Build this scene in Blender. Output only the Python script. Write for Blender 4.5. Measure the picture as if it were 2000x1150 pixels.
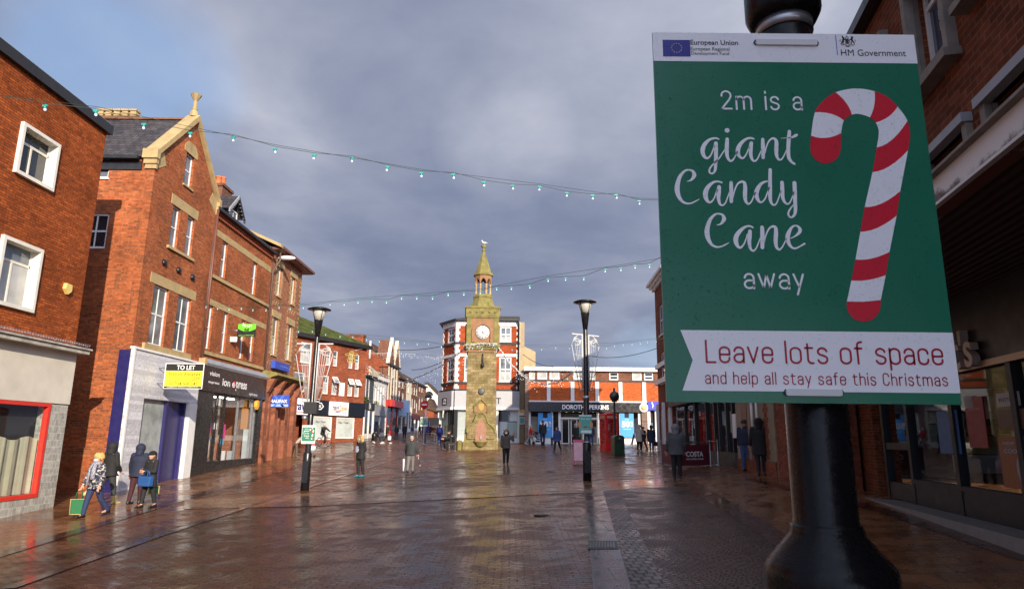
import bpy, bmesh, math, random
from math import sin, cos, pi, radians, sqrt, atan2
from mathutils import Vector, Matrix
for o in list(bpy.data.objects): bpy.data.objects.remove(o)
random.seed(7)
SC = bpy.context.scene; COL = SC.collection
# ---------------------------------------------------------------- camera
FPX, CX, CY, CH = 1306.0, 1000.0, 575.0, 1.85
_up = Vector((60, 6075, FPX)).normalized()
_fw = (Vector((0, 0, 1)) - _up*_up.z).normalized()
_rt = _up.cross(_fw)
if _rt.x < 0: _rt = -_rt
M3 = Matrix((_rt, _fw, _up))          # camera (right, up, forward) -> world
cam_d = bpy.data.cameras.new('camera'); cam = bpy.data.objects.new('camera', cam_d); COL.objects.link(cam)
r_, u_, f_ = M3 @ Vector((1, 0, 0)), M3 @ Vector((0, 1, 0)), M3 @ Vector((0, 0, 1))
cam.matrix_world = Matrix(((r_.x, u_.x, -f_.x, 0), (r_.y, u_.y, -f_.y, 0), (r_.z, u_.z, -f_.z, CH), (0, 0, 0, 1)))
cam_d.sensor_width = 36; cam_d.lens = 36*FPX/2000; cam_d.clip_start = .05; cam_d.clip_end = 3000
SC.camera = cam
# ---------------------------------------------------------------- sun + sky
SUN_EL, SUN_AZ = radians(18), radians(24)     # azimuth: behind the camera, to the right
sun_dir = Vector((sin(SUN_AZ)*cos(SUN_EL), -cos(SUN_AZ)*cos(SUN_EL), sin(SUN_EL)))
sd = bpy.data.lights.new('sun', 'SUN'); sd.energy = 5.0; sd.angle = radians(.5); sd.color = (1, .87, .70)
so = bpy.data.objects.new('sun', sd); COL.objects.link(so)
so.rotation_euler = sun_dir.to_track_quat('Z', 'Y').to_euler()
SC.view_settings.view_transform = 'Standard'; SC.view_settings.look = 'None'
SC.view_settings.exposure = .45; SC.view_settings.gamma = 1
SC.render.engine = 'CYCLES'

class NT:
    def __init__(s, tree): s.t = tree; s.l = tree.links
    def n(s, typ, props=None, **ins):
        nd = s.t.nodes.new('ShaderNode'+typ)
        for k, v in (props or {}).items(): setattr(nd, k, v)
        for k, v in ins.items(): s.put(nd, k.replace('_', ' '), v)
        return nd
    def put(s, nd, k, v):
        sock = nd.inputs[int(k[1:])] if (k[0] == '#') else nd.inputs[k]
        if hasattr(v, 'outputs'): v = v.outputs[0]
        if isinstance(v, bpy.types.NodeSocket): s.l.new(v, sock)
        else:
            if isinstance(v, tuple) and len(v) == 3 and sock.type == 'RGBA': v = v+(1,)
            sock.default_value = v
    def math(s, op, a, b=0.0, clamp=False):
        nd = s.n('Math', {'operation': op, 'use_clamp': clamp}); s.put(nd, '#0', a); s.put(nd, '#1', b); return nd.outputs[0]
    def vmath(s, op, a, b=None):
        nd = s.n('VectorMath', {'operation': op}); s.put(nd, '#0', a)
        if b is not None: s.put(nd, '#1', b)
        return nd.outputs['Value'] if op in ('DOT_PRODUCT', 'LENGTH', 'DISTANCE') else nd.outputs[0]
    def mix(s, fac, a, b, mode='MIX'):
        nd = s.n('MixRGB', {'blend_type': mode}); s.put(nd, '#0', fac); s.put(nd, '#1', a); s.put(nd, '#2', b); return nd.outputs[0]
    def ramp(s, fac, stops):
        nd = s.n('ValToRGB'); s.put(nd, '#0', fac); cr = nd.color_ramp
        while len(cr.elements) < len(stops): cr.elements.new(.5)
        for e, (p, c) in zip(cr.elements, stops):
            e.position = p; e.color = (c, c, c, 1) if not isinstance(c, tuple) else c+(1,)
        return nd.outputs[0]
    def noise(s, vec, scale, detail=4, rough=.55, dist=0):
        nd = s.n('TexNoise', Scale=scale, Detail=detail, Roughness=rough, Distortion=dist)
        if vec is not None: s.put(nd, 'Vector', vec)
        return nd.outputs['Fac']
    def maprange(s, v, a, b, c, d):
        nd = s.n('MapRange'); 
        for i, q in enumerate((v, a, b, c, d)): s.put(nd, '#%d' % i, q)
        return nd.outputs[0]

W_ = bpy.data.worlds.new('World'); SC.world = W_; W_.use_nodes = True
W_.node_tree.nodes.clear(); w = NT(W_.node_tree)
sky = w.n('TexSky', {'sky_type': 'NISHITA', 'sun_disc': False, 'sun_elevation': SUN_EL, 'sun_rotation': pi-SUN_AZ, 'air_density': 1.0, 'dust_density': .6})
tc = w.n('TexCoord'); D = tc.outputs['Generated']
sx = w.n('SeparateXYZ', Vector=D); zz = w.math('ADD', w.math('MAXIMUM', sx.outputs[2], 0.0), .18)
cv = w.n('CombineXYZ', X=w.math('DIVIDE', sx.outputs[0], zz), Y=w.math('DIVIDE', sx.outputs[1], zz), Z=0.3)
n1 = w.noise(cv, 1.1, 6, .52, .35); n2 = w.noise(cv, .42, 3, .5, .2); n3 = w.noise(cv, 3.2, 5, .55, .3)
def blob(px, py, width, amp):
    d = (M3 @ Vector(((px-CX)/FPX, -(py-CY)/FPX, 1))).normalized()
    a = w.vmath('DOT_PRODUCT', w.vmath('NORMALIZE', D), tuple(d))
    return w.math('MULTIPLY', w.maprange(a, cos(width), 1.0, 0.0, 1.0), amp)
b_blue = w.math('ADD', w.math('ADD', blob(240, 175, .18, 1.15), blob(1260, 700, .10, .8)), blob(60, 110, .16, .35))
b_lite = w.math('ADD', w.math('ADD', blob(985, 265, .11, .5), blob(560, 335, .12, .25)), w.math('ADD', blob(1500, 20, .4, .35), w.math('ADD', blob(420, 130, .3, .25), blob(60, 60, .4, .22))))
lum = w.math('ADD', w.math('MULTIPLY', n1, .55), w.math('ADD', w.math('MULTIPLY', n2, .42), w.math('MULTIPLY', n3, .22)))
lum = w.math('ADD', w.math('SUBTRACT', w.math('MULTIPLY', lum, 1.3), .265), w.math('MULTIPLY', b_lite, w.math('MULTIPLY', n1, .55)))
ccol = w.ramp(lum, [(.30, (1.22, 1.47, 2.25)), (.44, (1.68, 1.97, 2.88)), (.57, (2.35, 2.62, 3.5)), (.72, (3.4, 3.6, 4.4)), (.9, (5.2, 5.3, 5.9))])
sunside = w.math('MAXIMUM', w.vmath('DOT_PRODUCT', w.vmath('NORMALIZE', D), tuple(sun_dir)), 0.0)
glow = w.math('ADD', 1.0, w.math('MULTIPLY', w.math('POWER', sunside, 1.6), 3.4))
ccol = w.mix(1.0, ccol, w.n('CombineXYZ', X=glow, Y=glow, Z=glow), 'MULTIPLY')
hole = w.maprange(w.math('ADD', b_blue, w.math('MULTIPLY', w.math('SUBTRACT', n1, .5), 1.6)), .42, 1.1, 0.0, .6)
blue = w.mix(1.0, w.mix(.5, sky, (2.6, 4.3, 7.6)), (1, 1, 1), 'MULTIPLY')
skyc = w.mix(hole, ccol, blue)
bg = w.n('Background', Color=skyc, Strength=.1)
w.l.new(bg.outputs[0], w.n('OutputWorld').inputs[0])

# ---------------------------------------------------------------- pixel -> place
def ray(px, py): return M3 @ Vector(((px-CX)/FPX, -(py-CY)/FPX, 1))
GA, GB, GC, GD = -.2139, .0642, .0270, -.00092
def G(x, y): return GA + GB*x + GC*y + GD*x*y
def hit(px, py):
    d = ray(px, py); A = GD*d.x*d.y; B = GB*d.x+GC*d.y-d.z; C = GA-CH
    t = min(q for q in ((-B+s*sqrt(max(B*B-4*A*C, 0)))/(2*A) for s in (1, -1)) if q > 0)
    return Vector((d.x*t, d.y*t, CH+d.z*t))
def at(px, py, Y):                    # point on the ray at distance Y ahead
    d = ray(px, py); t = Y/d.y; return Vector((d.x*t, Y, CH+d.z*t))

# ---------------------------------------------------------------- tagging / objects
def tag(o, label=None, cat=None, group=None, kind=None):
    for k, v in (('label', label), ('category', cat), ('group', group), ('kind', kind)):
        if v: o[k] = v
    return o
def thing(name, label, cat, loc, rz=0, group=None):
    o = bpy.data.objects.new(name, None); COL.objects.link(o); o.location = loc; o.rotation_euler = (0, 0, rz)
    o.empty_display_size = .2
    return tag(o, label, cat, group)
def copy_tree(o, parent=None):
    c = o.copy(); COL.objects.link(c)
    if parent: c.parent = parent
    for ch in list(o.children): copy_tree(ch, c)
    return c

class MB:
    def __init__(s): s.v = []; s.f = []; s.m = []; s.mats = []; s.sm = []
    def mi(s, m):
        if m not in s.mats: s.mats.append(m)
        return s.mats.index(m)
    def add(s, vs, fs, m, smooth=False):
        b = len(s.v); s.v += [tuple(v) for v in vs]; k = s.mi(m)
        for f in fs: s.f.append(tuple(i+b for i in f)); s.m.append(k); s.sm.append(smooth)
        return s
    def quad(s, a, b, c, d, m): return s.add([a, b, c, d], [(0, 1, 2, 3)], m)
    def box(s, x0, x1, y0, y1, z0, z1, m):
        return s.add([(x0,y0,z0),(x1,y0,z0),(x1,y1,z0),(x0,y1,z0),(x0,y0,z1),(x1,y0,z1),(x1,y1,z1),(x0,y1,z1)],
                     [(0,3,2,1),(4,5,6,7),(0,1,5,4),(1,2,6,5),(2,3,7,6),(3,0,4,7)], m)
    def prism(s, poly, y0, y1, m, axis='y'):      # polygon in (x,z) pushed along y
        n = len(poly)
        if axis == 'y': P = lambda a, b, t: (a, t, b)
        elif axis == 'x': P = lambda a, b, t: (t, a, b)
        else: P = lambda a, b, t: (a, b, t)
        vs = [P(a, b, y0) for a, b in poly]+[P(a, b, y1) for a, b in poly]
        return s.add(vs, [tuple(range(n)), tuple(range(2*n-1, n-1, -1))]+[(i, i+n, (i+1) % n+n, (i+1) % n) for i in range(n)], m)
    def tube(s, pts, r, m, n=8, cap=True, smooth=True, flat=1.0):
        pts = [Vector(p) for p in pts]; k = len(pts); rs = r if isinstance(r, (list, tuple)) else [r]*k
        vs = []; prev = None
        for i, p in enumerate(pts):
            t = (pts[min(i+1, k-1)]-pts[max(i-1, 0)]).normalized()
            if prev is None:
                a = t.cross(Vector((0, 0, 1)))
                if a.length < .05: a = t.cross(Vector((0, 1, 0)))
                a.normalize()
            else:
                a = (prev - t*prev.dot(t)).normalized()
            prev = a; b = t.cross(a)
            for j in range(n):
                th = 2*pi*j/n; vs.append(p+a*cos(th)*rs[i]+b*sin(th)*rs[i]*flat)
        fs = [(i*n+j, i*n+(j+1) % n, (i+1)*n+(j+1) % n, (i+1)*n+j) for i in range(k-1) for j in range(n)]
        if cap: fs += [tuple(range(n-1, -1, -1)), tuple((k-1)*n+j for j in range(n))]
        return s.add(vs, fs, m, smooth)
    def lathe(s, prof, m, c=(0, 0, 0), n=20, smooth=True, ang=0, sx=1, sy=1):
        vs = [(c[0]+r*cos(ang+2*pi*j/n)*sx, c[1]+r*sin(ang+2*pi*j/n)*sy, c[2]+z) for r, z in prof for j in range(n)]
        k = len(prof)
        fs = [(i*n+j, i*n+(j+1) % n, (i+1)*n+(j+1) % n, (i+1)*n+j) for i in range(k-1) for j in range(n)]
        fs += [tuple(range(n-1, -1, -1)), tuple((k-1)*n+j for j in range(n))]
        return s.add(vs, fs, m, smooth)
    def ell(s, c, r, m, n=12, k=8, lo=-1.0, hi=1.0):
        prof = []; 
        for i in range(k+1):
            q = math.asin(lo)+(math.asin(hi)-math.asin(lo))*i/k; prof.append((max(cos(q), .002), sin(q)))
        vs = [(c[0]+p*cos(2*pi*j/n)*r[0], c[1]+p*sin(2*pi*j/n)*r[1], c[2]+q*r[2]) for p, q in prof for j in range(n)]
        fs = [(i*n+j, i*n+(j+1) % n, (i+1)*n+(j+1) % n, (i+1)*n+j) for i in range(k) for j in range(n)]
        fs += [tuple(range(n-1, -1, -1)), tuple(k*n+j for j in range(n))]
        return s.add(vs, fs, m, True)
    def capsule(s, a, b, ra, rb, m, n=12):
        a = Vector(a); b = Vector(b); d = (b-a)
        t = d.normalized() if d.length > 1e-6 else Vector((0, 0, 1))
        pts = []; rs = []
        for q in (-1.0, -.92, -.7, -.35, 0): pts.append(a+t*ra*q); rs.append(max(ra*sqrt(max(1-q*q, 0)), .001))
        for q in (0.0, .35, .7, .92, 1.0): pts.append(b+t*rb*q); rs.append(max(rb*sqrt(max(1-q*q, 0)), .001))
        if d.length < 1e-6: pts.pop(5); rs.pop(5)
        return s.tube(pts, rs, m, n)
    def xf(s, mat, start=0):
        for i in range(start, len(s.v)): s.v[i] = tuple(mat @ Vector(s.v[i]))
        return s
    def merge(s, o):
        b = len(s.v); s.v += o.v; mp = [s.mi(m) for m in o.mats]
        s.f += [tuple(i+b for i in f) for f in o.f]; s.m += [mp[k] for k in o.m]; s.sm += o.sm; return s
    def mesh(s, name):
        me = bpy.data.meshes.new(name); me.from_pydata(s.v, [], s.f)
        for m in s.mats: me.materials.append(m)
        me.polygons.foreach_set('material_index', s.m); me.polygons.foreach_set('use_smooth', s.sm)
        uv = me.uv_layers.new(name='UVMap'); co = s.v
        for p in me.polygons:
            nx, ny, nz = (abs(q) for q in p.normal)
            for li in p.loop_indices:
                x, y, z = co[me.loops[li].vertex_index]
                uv.data[li].uv = (x, y) if (nz > nx and nz > ny and nz > .75) else ((x, z) if ny >= nx else (y, z))
        me.update(); return me
    def parts(s, name, parent, tol=.03, rel=None):
        """one object for each separate piece"""
        n = len(s.v); fa = list(range(n))
        def fd(i):
            while fa[i] != i: fa[i] = fa[fa[i]]; i = fa[i]
            return i
        for f in s.f:
            for i in f[1:]: fa[fd(i)] = fd(f[0])
        bb = {}
        for i, v in enumerate(s.v):
            b = bb.setdefault(fd(i), [list(v), list(v)])
            for k in range(3): b[0][k] = min(b[0][k], v[k]); b[1][k] = max(b[1][k], v[k])
        gs = [([r], b) for r, b in bb.items()]; ch = True
        while ch:
            ch = False; out = []
            for rs, b in gs:
                for o in out:
                    if all(b[0][k]-tol <= o[1][1][k] and o[1][0][k]-tol <= b[1][k] for k in range(3)):
                        o[0].extend(rs); o[1][0] = [min(p, q) for p, q in zip(o[1][0], b[0])]; o[1][1] = [max(p, q) for p, q in zip(o[1][1], b[1])]; ch = True; break
                else: out.append((list(rs), [list(b[0]), list(b[1])]))
            gs = out
        for rs, b in gs:
            S = set(rs); m = MB(); ids = {i: j for j, i in enumerate(i for i in range(n) if fd(i) in S)}
            m.v = [s.v[i] for i in ids]
            for f, k, sm in zip(s.f, s.m, s.sm):
                if f[0] in ids: m.f.append(tuple(ids[i] for i in f)); m.m.append(m.mi(s.mats[k])); m.sm.append(sm)
            o = m.build(name, parent)
            if rel is not None: o.matrix_local = rel
    def build(s, name, parent=None, loc=None, rz=0, kind=None):
        o = bpy.data.objects.new(name, s.mesh(name)); COL.objects.link(o)
        if parent: o.parent = parent
        if loc is not None: o.location = loc
        if rz: o.rotation_euler = (0, 0, rz)
        if kind: o['kind'] = kind
        return o

# ---------------------------------------------------------------- materials
MATS = {}
def newmat(name):
    m = bpy.data.materials.new(name); m.use_nodes = True; m.node_tree.nodes.clear(); return m, NT(m.node_tree)
def finish(t, **k):
    p = t.n('BsdfPrincipled'); 
    for a, b in k.items(): t.put(p, a.replace('_', ' '), b)
    t.l.new(p.outputs[0], t.n('OutputMaterial').inputs[0]); return p
def pm(name, col, rough=.6, metal=0.0, var=.18, scale=4, bump=0.0, emit=0, spec=.5, fine=0):
    if name in MATS: return MATS[name]
    m, t = newmat(name); MATS[name] = m
    O = t.n('TexCoord').outputs['Object']; nz = t.noise(O, scale, 5, .6)
    k = t.maprange(nz, .25, .75, 1-var, 1+var); c = t.mix(1, col, t.n('CombineXYZ', X=k, Y=k, Z=k), 'MULTIPLY')
    kw = dict(Base_Color=c, Roughness=t.maprange(nz, .3, .7, max(rough-.08, .02), min(rough+.08, 1)), Metallic=metal)
    kw['Specular_IOR_Level'] = spec
    if bump: kw['Normal'] = t.n('Bump', Strength=bump, Distance=.02, Height=t.noise(O, scale*6+fine, 4, .6)).outputs[0]
    if emit: kw['Emission_Color'] = c; kw['Emission_Strength'] = emit
    finish(t, **kw); return m
def brick(name, c1, c2, mo, bw=.225, rh=.075, ms=.009, stain=.42, sscale=.4, bump=.35, rough=.85, mossy=0, dark=0, spec=.12):
    if name in MATS: return MATS[name]
    m, t = newmat(name); MATS[name] = m
    uv = t.n('TexCoord').outputs['UV']
    b = t.n('TexBrick', {'offset': .5}, Vector=uv, Color1=c1, Color2=c2, Mortar=mo, Scale=1.0)
    for k, v in (('Mortar Size', ms), ('Mortar Smooth', .3), ('Bias', -.1), ('Brick Width', bw), ('Row Height', rh)): b.inputs[k].default_value = v
    st = t.noise(uv, sscale, 6, .65); k = t.maprange(st, .3, .7, 1-stain, 1+stain*.6)
    f = t.noise(uv, 9, 3, .6); k2 = t.maprange(f, .3, .7, .8, 1.2); k = t.math('MULTIPLY', k, k2)
    vmap = t.n('Mapping', Vector=uv, Scale=(1/bw, 1/rh, 1)); cell = t.n('TexWhiteNoise', {'noise_dimensions': '2D'}, Vector=t.vmath('FLOOR', vmap.outputs[0]))
    k = t.math('MULTIPLY', k, t.maprange(cell.outputs['Value'], 0, 1, .82, 1.16))
    c = t.mix(1, b.outputs[0], t.n('CombineXYZ', X=k, Y=k, Z=k), 'MULTIPLY')
    if mossy: c = t.mix(t.maprange(t.noise(uv, .8, 6, .7), .46, .64, 0.0, mossy), c, (.125, .108, .03))
    if dark:      # odd burnt bricks, in clusters
        dk = t.math('MULTIPLY', t.math('GREATER_THAN', t.math('ADD', t.math('MULTIPLY', cell.outputs['Value'], .45), t.noise(uv, .55, 4, .65)), .86), dark)
        c = t.mix(t.math('MULTIPLY', dk, t.math('SUBTRACT', 1.0, b.outputs['Fac'])), c, (.06, .025, .018))
    h = t.math('SUBTRACT', f, t.math('MULTIPLY', b.outputs['Fac'], 1.2))
    finish(t, Base_Color=c, Roughness=rough, Specular_IOR_Level=spec, Normal=t.n('Bump', Strength=bump, Distance=.012, Height=h).outputs[0]); return m
def glassy(name, base, rough=.04, ior=1.75, var=.5):
    if name in MATS: return MATS[name]
    m, t = newmat(name); MATS[name] = m
    O = t.n('TexCoord').outputs['Object']; nz = t.noise(O, 1.3, 2)
    k = t.maprange(nz, .3, .7, 1-var, 1+var); c = t.mix(1, base, t.n('CombineXYZ', X=k, Y=k, Z=k), 'MULTIPLY')
    finish(t, Base_Color=c, Roughness=rough, IOR=ior, Normal=t.n('Bump', Strength=.04, Distance=.05, Height=t.noise(O, 1.6, 1)).outputs[0]); return m
def clearglass(name, tint=(.9, .95, .95), refl=1.5):
    if name in MATS: return MATS[name]
    m, t = newmat(name); MATS[name] = m
    bf = t.n('NewGeometry').outputs['Backfacing']; fr = t.n('Fresnel', IOR=t.math('SUBTRACT', refl, t.math('MULTIPLY', bf, refl-1/refl))); tr = t.n('BsdfTransparent', Color=tint); gl = t.n('BsdfGlossy', Color=(1, 1, 1), Roughness=.02)
    mx = t.n('MixShader'); t.put(mx, '#0', fr); t.put(mx, '#1', tr); t.put(mx, '#2', gl)
    t.l.new(mx.outputs[0], t.n('OutputMaterial').inputs[0]); return m

BR_ORANGE = brick('brick_orange', (.45, .122, .040), (.31, .074, .026), (.25, .135, .075), dark=.55)
BR_DEEP = brick('brick_deep_orange', (.37, .084, .018), (.22, .046, .013), (.10, .042, .02), stain=.3, sscale=.6)
BR_RED = brick('brick_red', (.34, .082, .036), (.25, .058, .028), (.20, .10, .06))
BR_COR = brick('brick_corner_red', (.42, .075, .022), (.32, .058, .02), (.24, .09, .045))
BR_BROWNRED = brick('brick_brown_red', (.30, .075, .035), (.19, .05, .028), (.16, .10, .07), stain=.3)  # brown-red brick of the right-hand terraces
BR_BROWN = brick('brick_brown', (.22, .085, .05), (.15, .06, .04), (.20, .14, .10))
BR_DP = brick('brick_bright_orange', (.52, .125, .035), (.43, .095, .03), (.36, .10, .04), ms=.006, stain=.15)
STONE = pm('stone_buff', (.40, .29, .135), .85, var=.25, scale=2.5, bump=.3)
SANDST = brick('sandstone_red', (.30, .115, .068), (.23, .085, .05), (.18, .08, .05), .6, .3, .004, stain=.4, bump=.15)
TOWERST = brick('tower_stone', (.32, .245, .125), (.22, .165, .08), (.13, .10, .045), .42, .20, .008, stain=.5, sscale=.9, bump=.6, mossy=.8)
TOWERRED = pm('tower_red_stone', (.26, .135, .066), .85, var=.3, scale=3, bump=.3)
MOSSST = pm('mossy_stone', (.195, .168, .050), .9, var=.45, scale=3, bump=.4)
SLATE = brick('slate_roof', (.055, .05, .055), (.085, .075, .075), (.02, .02, .02), .3, .24, .012, stain=.35, bump=.7, rough=.5)
SLATEM = brick('slate_mossy', (.075, .075, .07), (.11, .10, .085), (.03, .03, .03), .3, .22, .012, stain=.4, bump=.6, mossy=.5)
MOSSROOF = brick('moss_roof', (.10, .115, .025), (.07, .085, .02), (.04, .05, .02), .3, .24, .012, stain=.6, sscale=.9, bump=.8, rough=.95)
TILEBR = brick('tile_brown', (.11, .075, .055), (.075, .055, .045), (.03, .025, .02), .3, .24, .012, stain=.4, bump=.6)
WHITE = pm('white_paint', (.74, .73, .70), .45, var=.07, scale=3)
CREAM = pm('cream_paint', (.66, .60, .46), .6, var=.12, scale=2)
CREAMW = pm('pale_render', (.78, .74, .62), .8, var=.08, scale=1)
BLACKP = pm('black_gloss_paint', (.012, .012, .013), .28, var=.3, scale=6, bump=.05)
BLACKM = pm('black_matt', (.018, .018, .02), .6, var=.3)
GUTTER = pm('black_gutter', (.02, .02, .022), .4)
LEAD = pm('lead_grey', (.30, .31, .33), .5, var=.2)
GREYCL = brick('grey_cladding', (.56, .56, .59), (.54, .54, .57), (.40, .40, .42), 3, .14, .005, stain=.1, bump=.1, rough=.45)
TILEGR = brick('grey_wall_tile', (.36, .35, .31), (.30, .29, .26), (.50, .49, .45), .15, .20, .008, stain=.15, bump=.1, rough=.3)
BLUEP = pm('blue_paint', (.020, .017, .10), .4, var=.15)
REDP = pm('red_paint', (.62, .035, .022), .35, var=.1)
RUST = pm('brown_red_paint', (.16, .055, .035), .5)
COPPER = pm('terracotta_paint', (.34, .12, .06), .5)
POTS = pm('terracotta_pot', (.55, .15, .045), .8)
TANREND = pm('tan_render', (.36, .28, .165), .9, var=.2, scale=1.2, bump=.1)
GLD = glassy('glass_dark', (.02, .024, .03))
GLB = glassy('glass_blind', (.42, .42, .40), .08, 1.5, .25)
GLS = glassy('glass_sky', (.045, .06, .10), .04, 2.1, .2)  # sky reflection partly painted in as a blue base colour
GLM = glassy('glass_mid', (.13, .15, .17), .05, 1.7, .5)
GLC = clearglass('shop_glass'); GLC2 = clearglass('shaded_shop_glass', (.85, .9, .92), 1.28)  # copy for the shaded right shop: reflection weakened, tint darkened in the material
PAPER = pm('brown_paper', (.46, .41, .29), .8, var=.2, scale=1.5)
GREYSH = pm('grey_paint', (.40, .40, .42), .45, var=.06)
DKGREY = pm('dark_grey_paint', (.014, .015, .017), .45, spec=.3)
DARKIN = pm('dark_interior', (.02, .018, .016), .8)  # near-black colour put in for the shade of unlit rooms
STEEL = pm('galvanised', (.42, .43, .45), .35, metal=.8)
def flat(name, c, r=.5, v=.06): return pm(name, c, r, var=v, scale=8)
YELLOW = flat('board_yellow', (.86, .72, .03)); BLKINK = flat('black_ink', (.012, .012, .012)); WHT = flat('board_white', (.80, .80, .79))
WET = {}
# ---------------------------------------------------------------- ground
def paving(name, c1, c2, mo, bw, rh, ms, rough=(.1, .42), bump=.5, warp=0.0, dist=.012, var=.5, off=.5, spec=.5, jitter=.02):
    m, t = newmat(name); MATS[name] = m
    uv = t.n('TexCoord').outputs['UV']; vec = uv
    if warp:
        wz = t.n('TexNoise', Vector=uv, Scale=.45, Detail=2); 
        vec = t.vmath('ADD', uv, t.vmath('MULTIPLY', t.vmath('SUBTRACT', wz.outputs['Color'], (.5, .5, .5)), (warp, warp, 0)))
    jit = t.n('TexNoise', Vector=uv, Scale=7.0, Detail=2)
    vec = t.vmath('ADD', vec, t.vmath('MULTIPLY', t.vmath('SUBTRACT', jit.outputs['Color'], (.5, .5, .5)), (jitter, jitter, 0)))
    b = t.n('TexBrick', {'offset': off}, Vector=vec, Color1=c1, Color2=c2, Mortar=mo, Scale=1.0)
    for k, v in (('Mortar Size', ms), ('Mortar Smooth', .5), ('Bias', 0.0), ('Brick Width', bw), ('Row Height', rh)): b.inputs[k].default_value = v
    big = t.noise(uv, .30, 5, .6); mid = t.noise(uv, 1.6, 5, .65, .4); fine = t.noise(uv, 26, 3, .7)
    k = t.math('MULTIPLY', t.maprange(mid, .3, .7, 1-var, 1+var*.8), t.maprange(big, .3, .7, .75, 1.25))
    c = t.mix(1, b.outputs[0], t.n('CombineXYZ', X=k, Y=k, Z=k), 'MULTIPLY')
    gum = t.n('TexVoronoi', Vector=uv, Scale=1.3); c = t.mix(t.math('MULTIPLY', t.math('LESS_THAN', gum.outputs['Distance'], .035), .55), c, (.16, .12, .10))
    wetness = t.math('ADD', t.math('MULTIPLY', mid, .6), t.math('MULTIPLY', big, .4))
    ro = t.math('ADD', t.maprange(wetness, .40, .58, rough[0], rough[1]), t.math('MULTIPLY', b.outputs['Fac'], .12))
    # each stone sits at its own slight tilt and height
    vm = t.n('Mapping', Vector=vec, Scale=(1/bw, 1/rh, 1)); cell = t.n('TexWhiteNoise', {'noise_dimensions': '2D'}, Vector=t.vmath('FLOOR', vm.outputs[0]))
    h = t.math('ADD', t.math('MULTIPLY', cell.outputs['Value'], .35), t.math('MULTIPLY', t.noise(vec, 1/rh*.8, 2), .7))
    h = t.math('SUBTRACT', t.math('ADD', h, t.math('MULTIPLY', fine, .25)), t.math('MULTIPLY', b.outputs['Fac'], .8))
    finish(t, Base_Color=c, Roughness=ro, Specular_IOR_Level=spec, Normal=t.n('Bump', Strength=bump, Distance=dist, Height=h).outputs[0])
    return m
P_SETT = paving('wet_setts', (.190, .066, .027), (.085, .033, .017), (.013, .009, .006), .21, .105, .012, (.06, .42), .40, spec=.21, jitter=.045)
P_COBB = paving('wet_cobbles', (.115, .052, .028), (.064, .032, .020), (.010, .008, .007), .115, .10, .016, (.16, .42), .6, warp=1.1, dist=.02, spec=.20)
P_EDGE = paving('wet_edge_setts', (.075, .055, .047), (.05, .04, .036), (.010, .009, .008), .14, .19, .02, (.18, .42), .5, dist=.02, spec=.3)
P_SLAB = paving('wet_tan_slabs', (.22, .100, .044), (.165, .070, .031), (.05, .03, .02), .6, .45, .009, (.08, .36), .14, var=.4, spec=.32)
P_BAND = paving('wet_buff_slabs', (.20, .105, .052), (.155, .078, .038), (.05, .03, .02), .9, .6, .010, (.10, .36), .14, var=.45, spec=.32)
P_PURP = paving('wet_purple_slabs', (.095, .042, .034), (.08, .037, .031), (.03, .02, .02), .9, .75, .010, (.08, .30), .10, var=.3)
P_DRED = paving('wet_dark_red_slabs', (.066, .024, .019), (.05, .019, .016), (.02, .01, .01), .45, .30, .008, (.08, .30), .12, var=.3)
def grid_sheet(name, x0, x1, y0, y1, step, mat, dz=0.0):
    nx = max(1, int(round((x1-x0)/step))); ny = max(1, int(round((y1-y0)/step))); mb = MB()
    vs = []
    for j in range(ny+1):
        for i in range(nx+1):
            x = x0+(x1-x0)*i/nx; y = y0+(y1-y0)*j/ny
            fl = 1.0
            vs.append((x, y, G(max(-45, min(45, x)), max(-30, min(140, y)))+dz))
    mb.add(vs, [(j*(nx+1)+i, j*(nx+1)+i+1, (j+1)*(nx+1)+i+1, (j+1)*(nx+1)+i) for j in range(ny) for i in range(nx)], mat, True)
    return mb.build(name, kind='structure')
g_ = grid_sheet('ground', -400, 400, -60, 800, 4.0, P_SETT)
def strip(name, left, right, mat, dz, step=1.5, rot=0.0):
    """sheet between two world polylines (same number of points)"""
    mb = MB()
    rows = []
    for i in range(len(left)-1):
        a, b, c, d = left[i], left[i+1], right[i], right[i+1]
        L = max((Vector(b)-Vector(a)).length, (Vector(d)-Vector(c)).length); n = max(1, int(L/step))
        for k in range(n+(1 if i == len(left)-2 else 0)):
            q = k/n; rows.append((Vector(a).lerp(Vector(b), q), Vector(c).lerp(Vector(d), q)))
    wid = max(1, int(max((r[1]-r[0]).length for r in rows)/step))
    vs = []
    for a, c in rows:
        for j in range(wid+1):
            p = a.lerp(c, j/wid); vs.append((p.x, p.y, G(p.x, p.y)+dz))
    fs = [(i*(wid+1)+j, i*(wid+1)+j+1, (i+1)*(wid+1)+j+1, (i+1)*(wid+1)+j) for i in range(len(rows)-1) for j in range(wid)]
    if len(fs):
        f = fs[0]; n = (Vector(vs[f[1]])-Vector(vs[f[0]])).cross(Vector(vs[f[2]])-Vector(vs[f[0]]))
        if n.z < 0: fs = [tuple(reversed(f)) for f in fs]
    mb.add(vs, fs, mat, True); o = mb.build(name, kind='structure')
    if rot:
        uvl = o.data.uv_layers[0].data
        for p in o.data.polygons:
            for li in p.loop_indices:
                u, v = uvl[li].uv; uvl[li].uv = (u*cos(rot)+v*sin(rot), -u*sin(rot)+v*cos(rot))
    return o
H2 = lambda px, py: tuple(hit(px, py)[:2])
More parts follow.
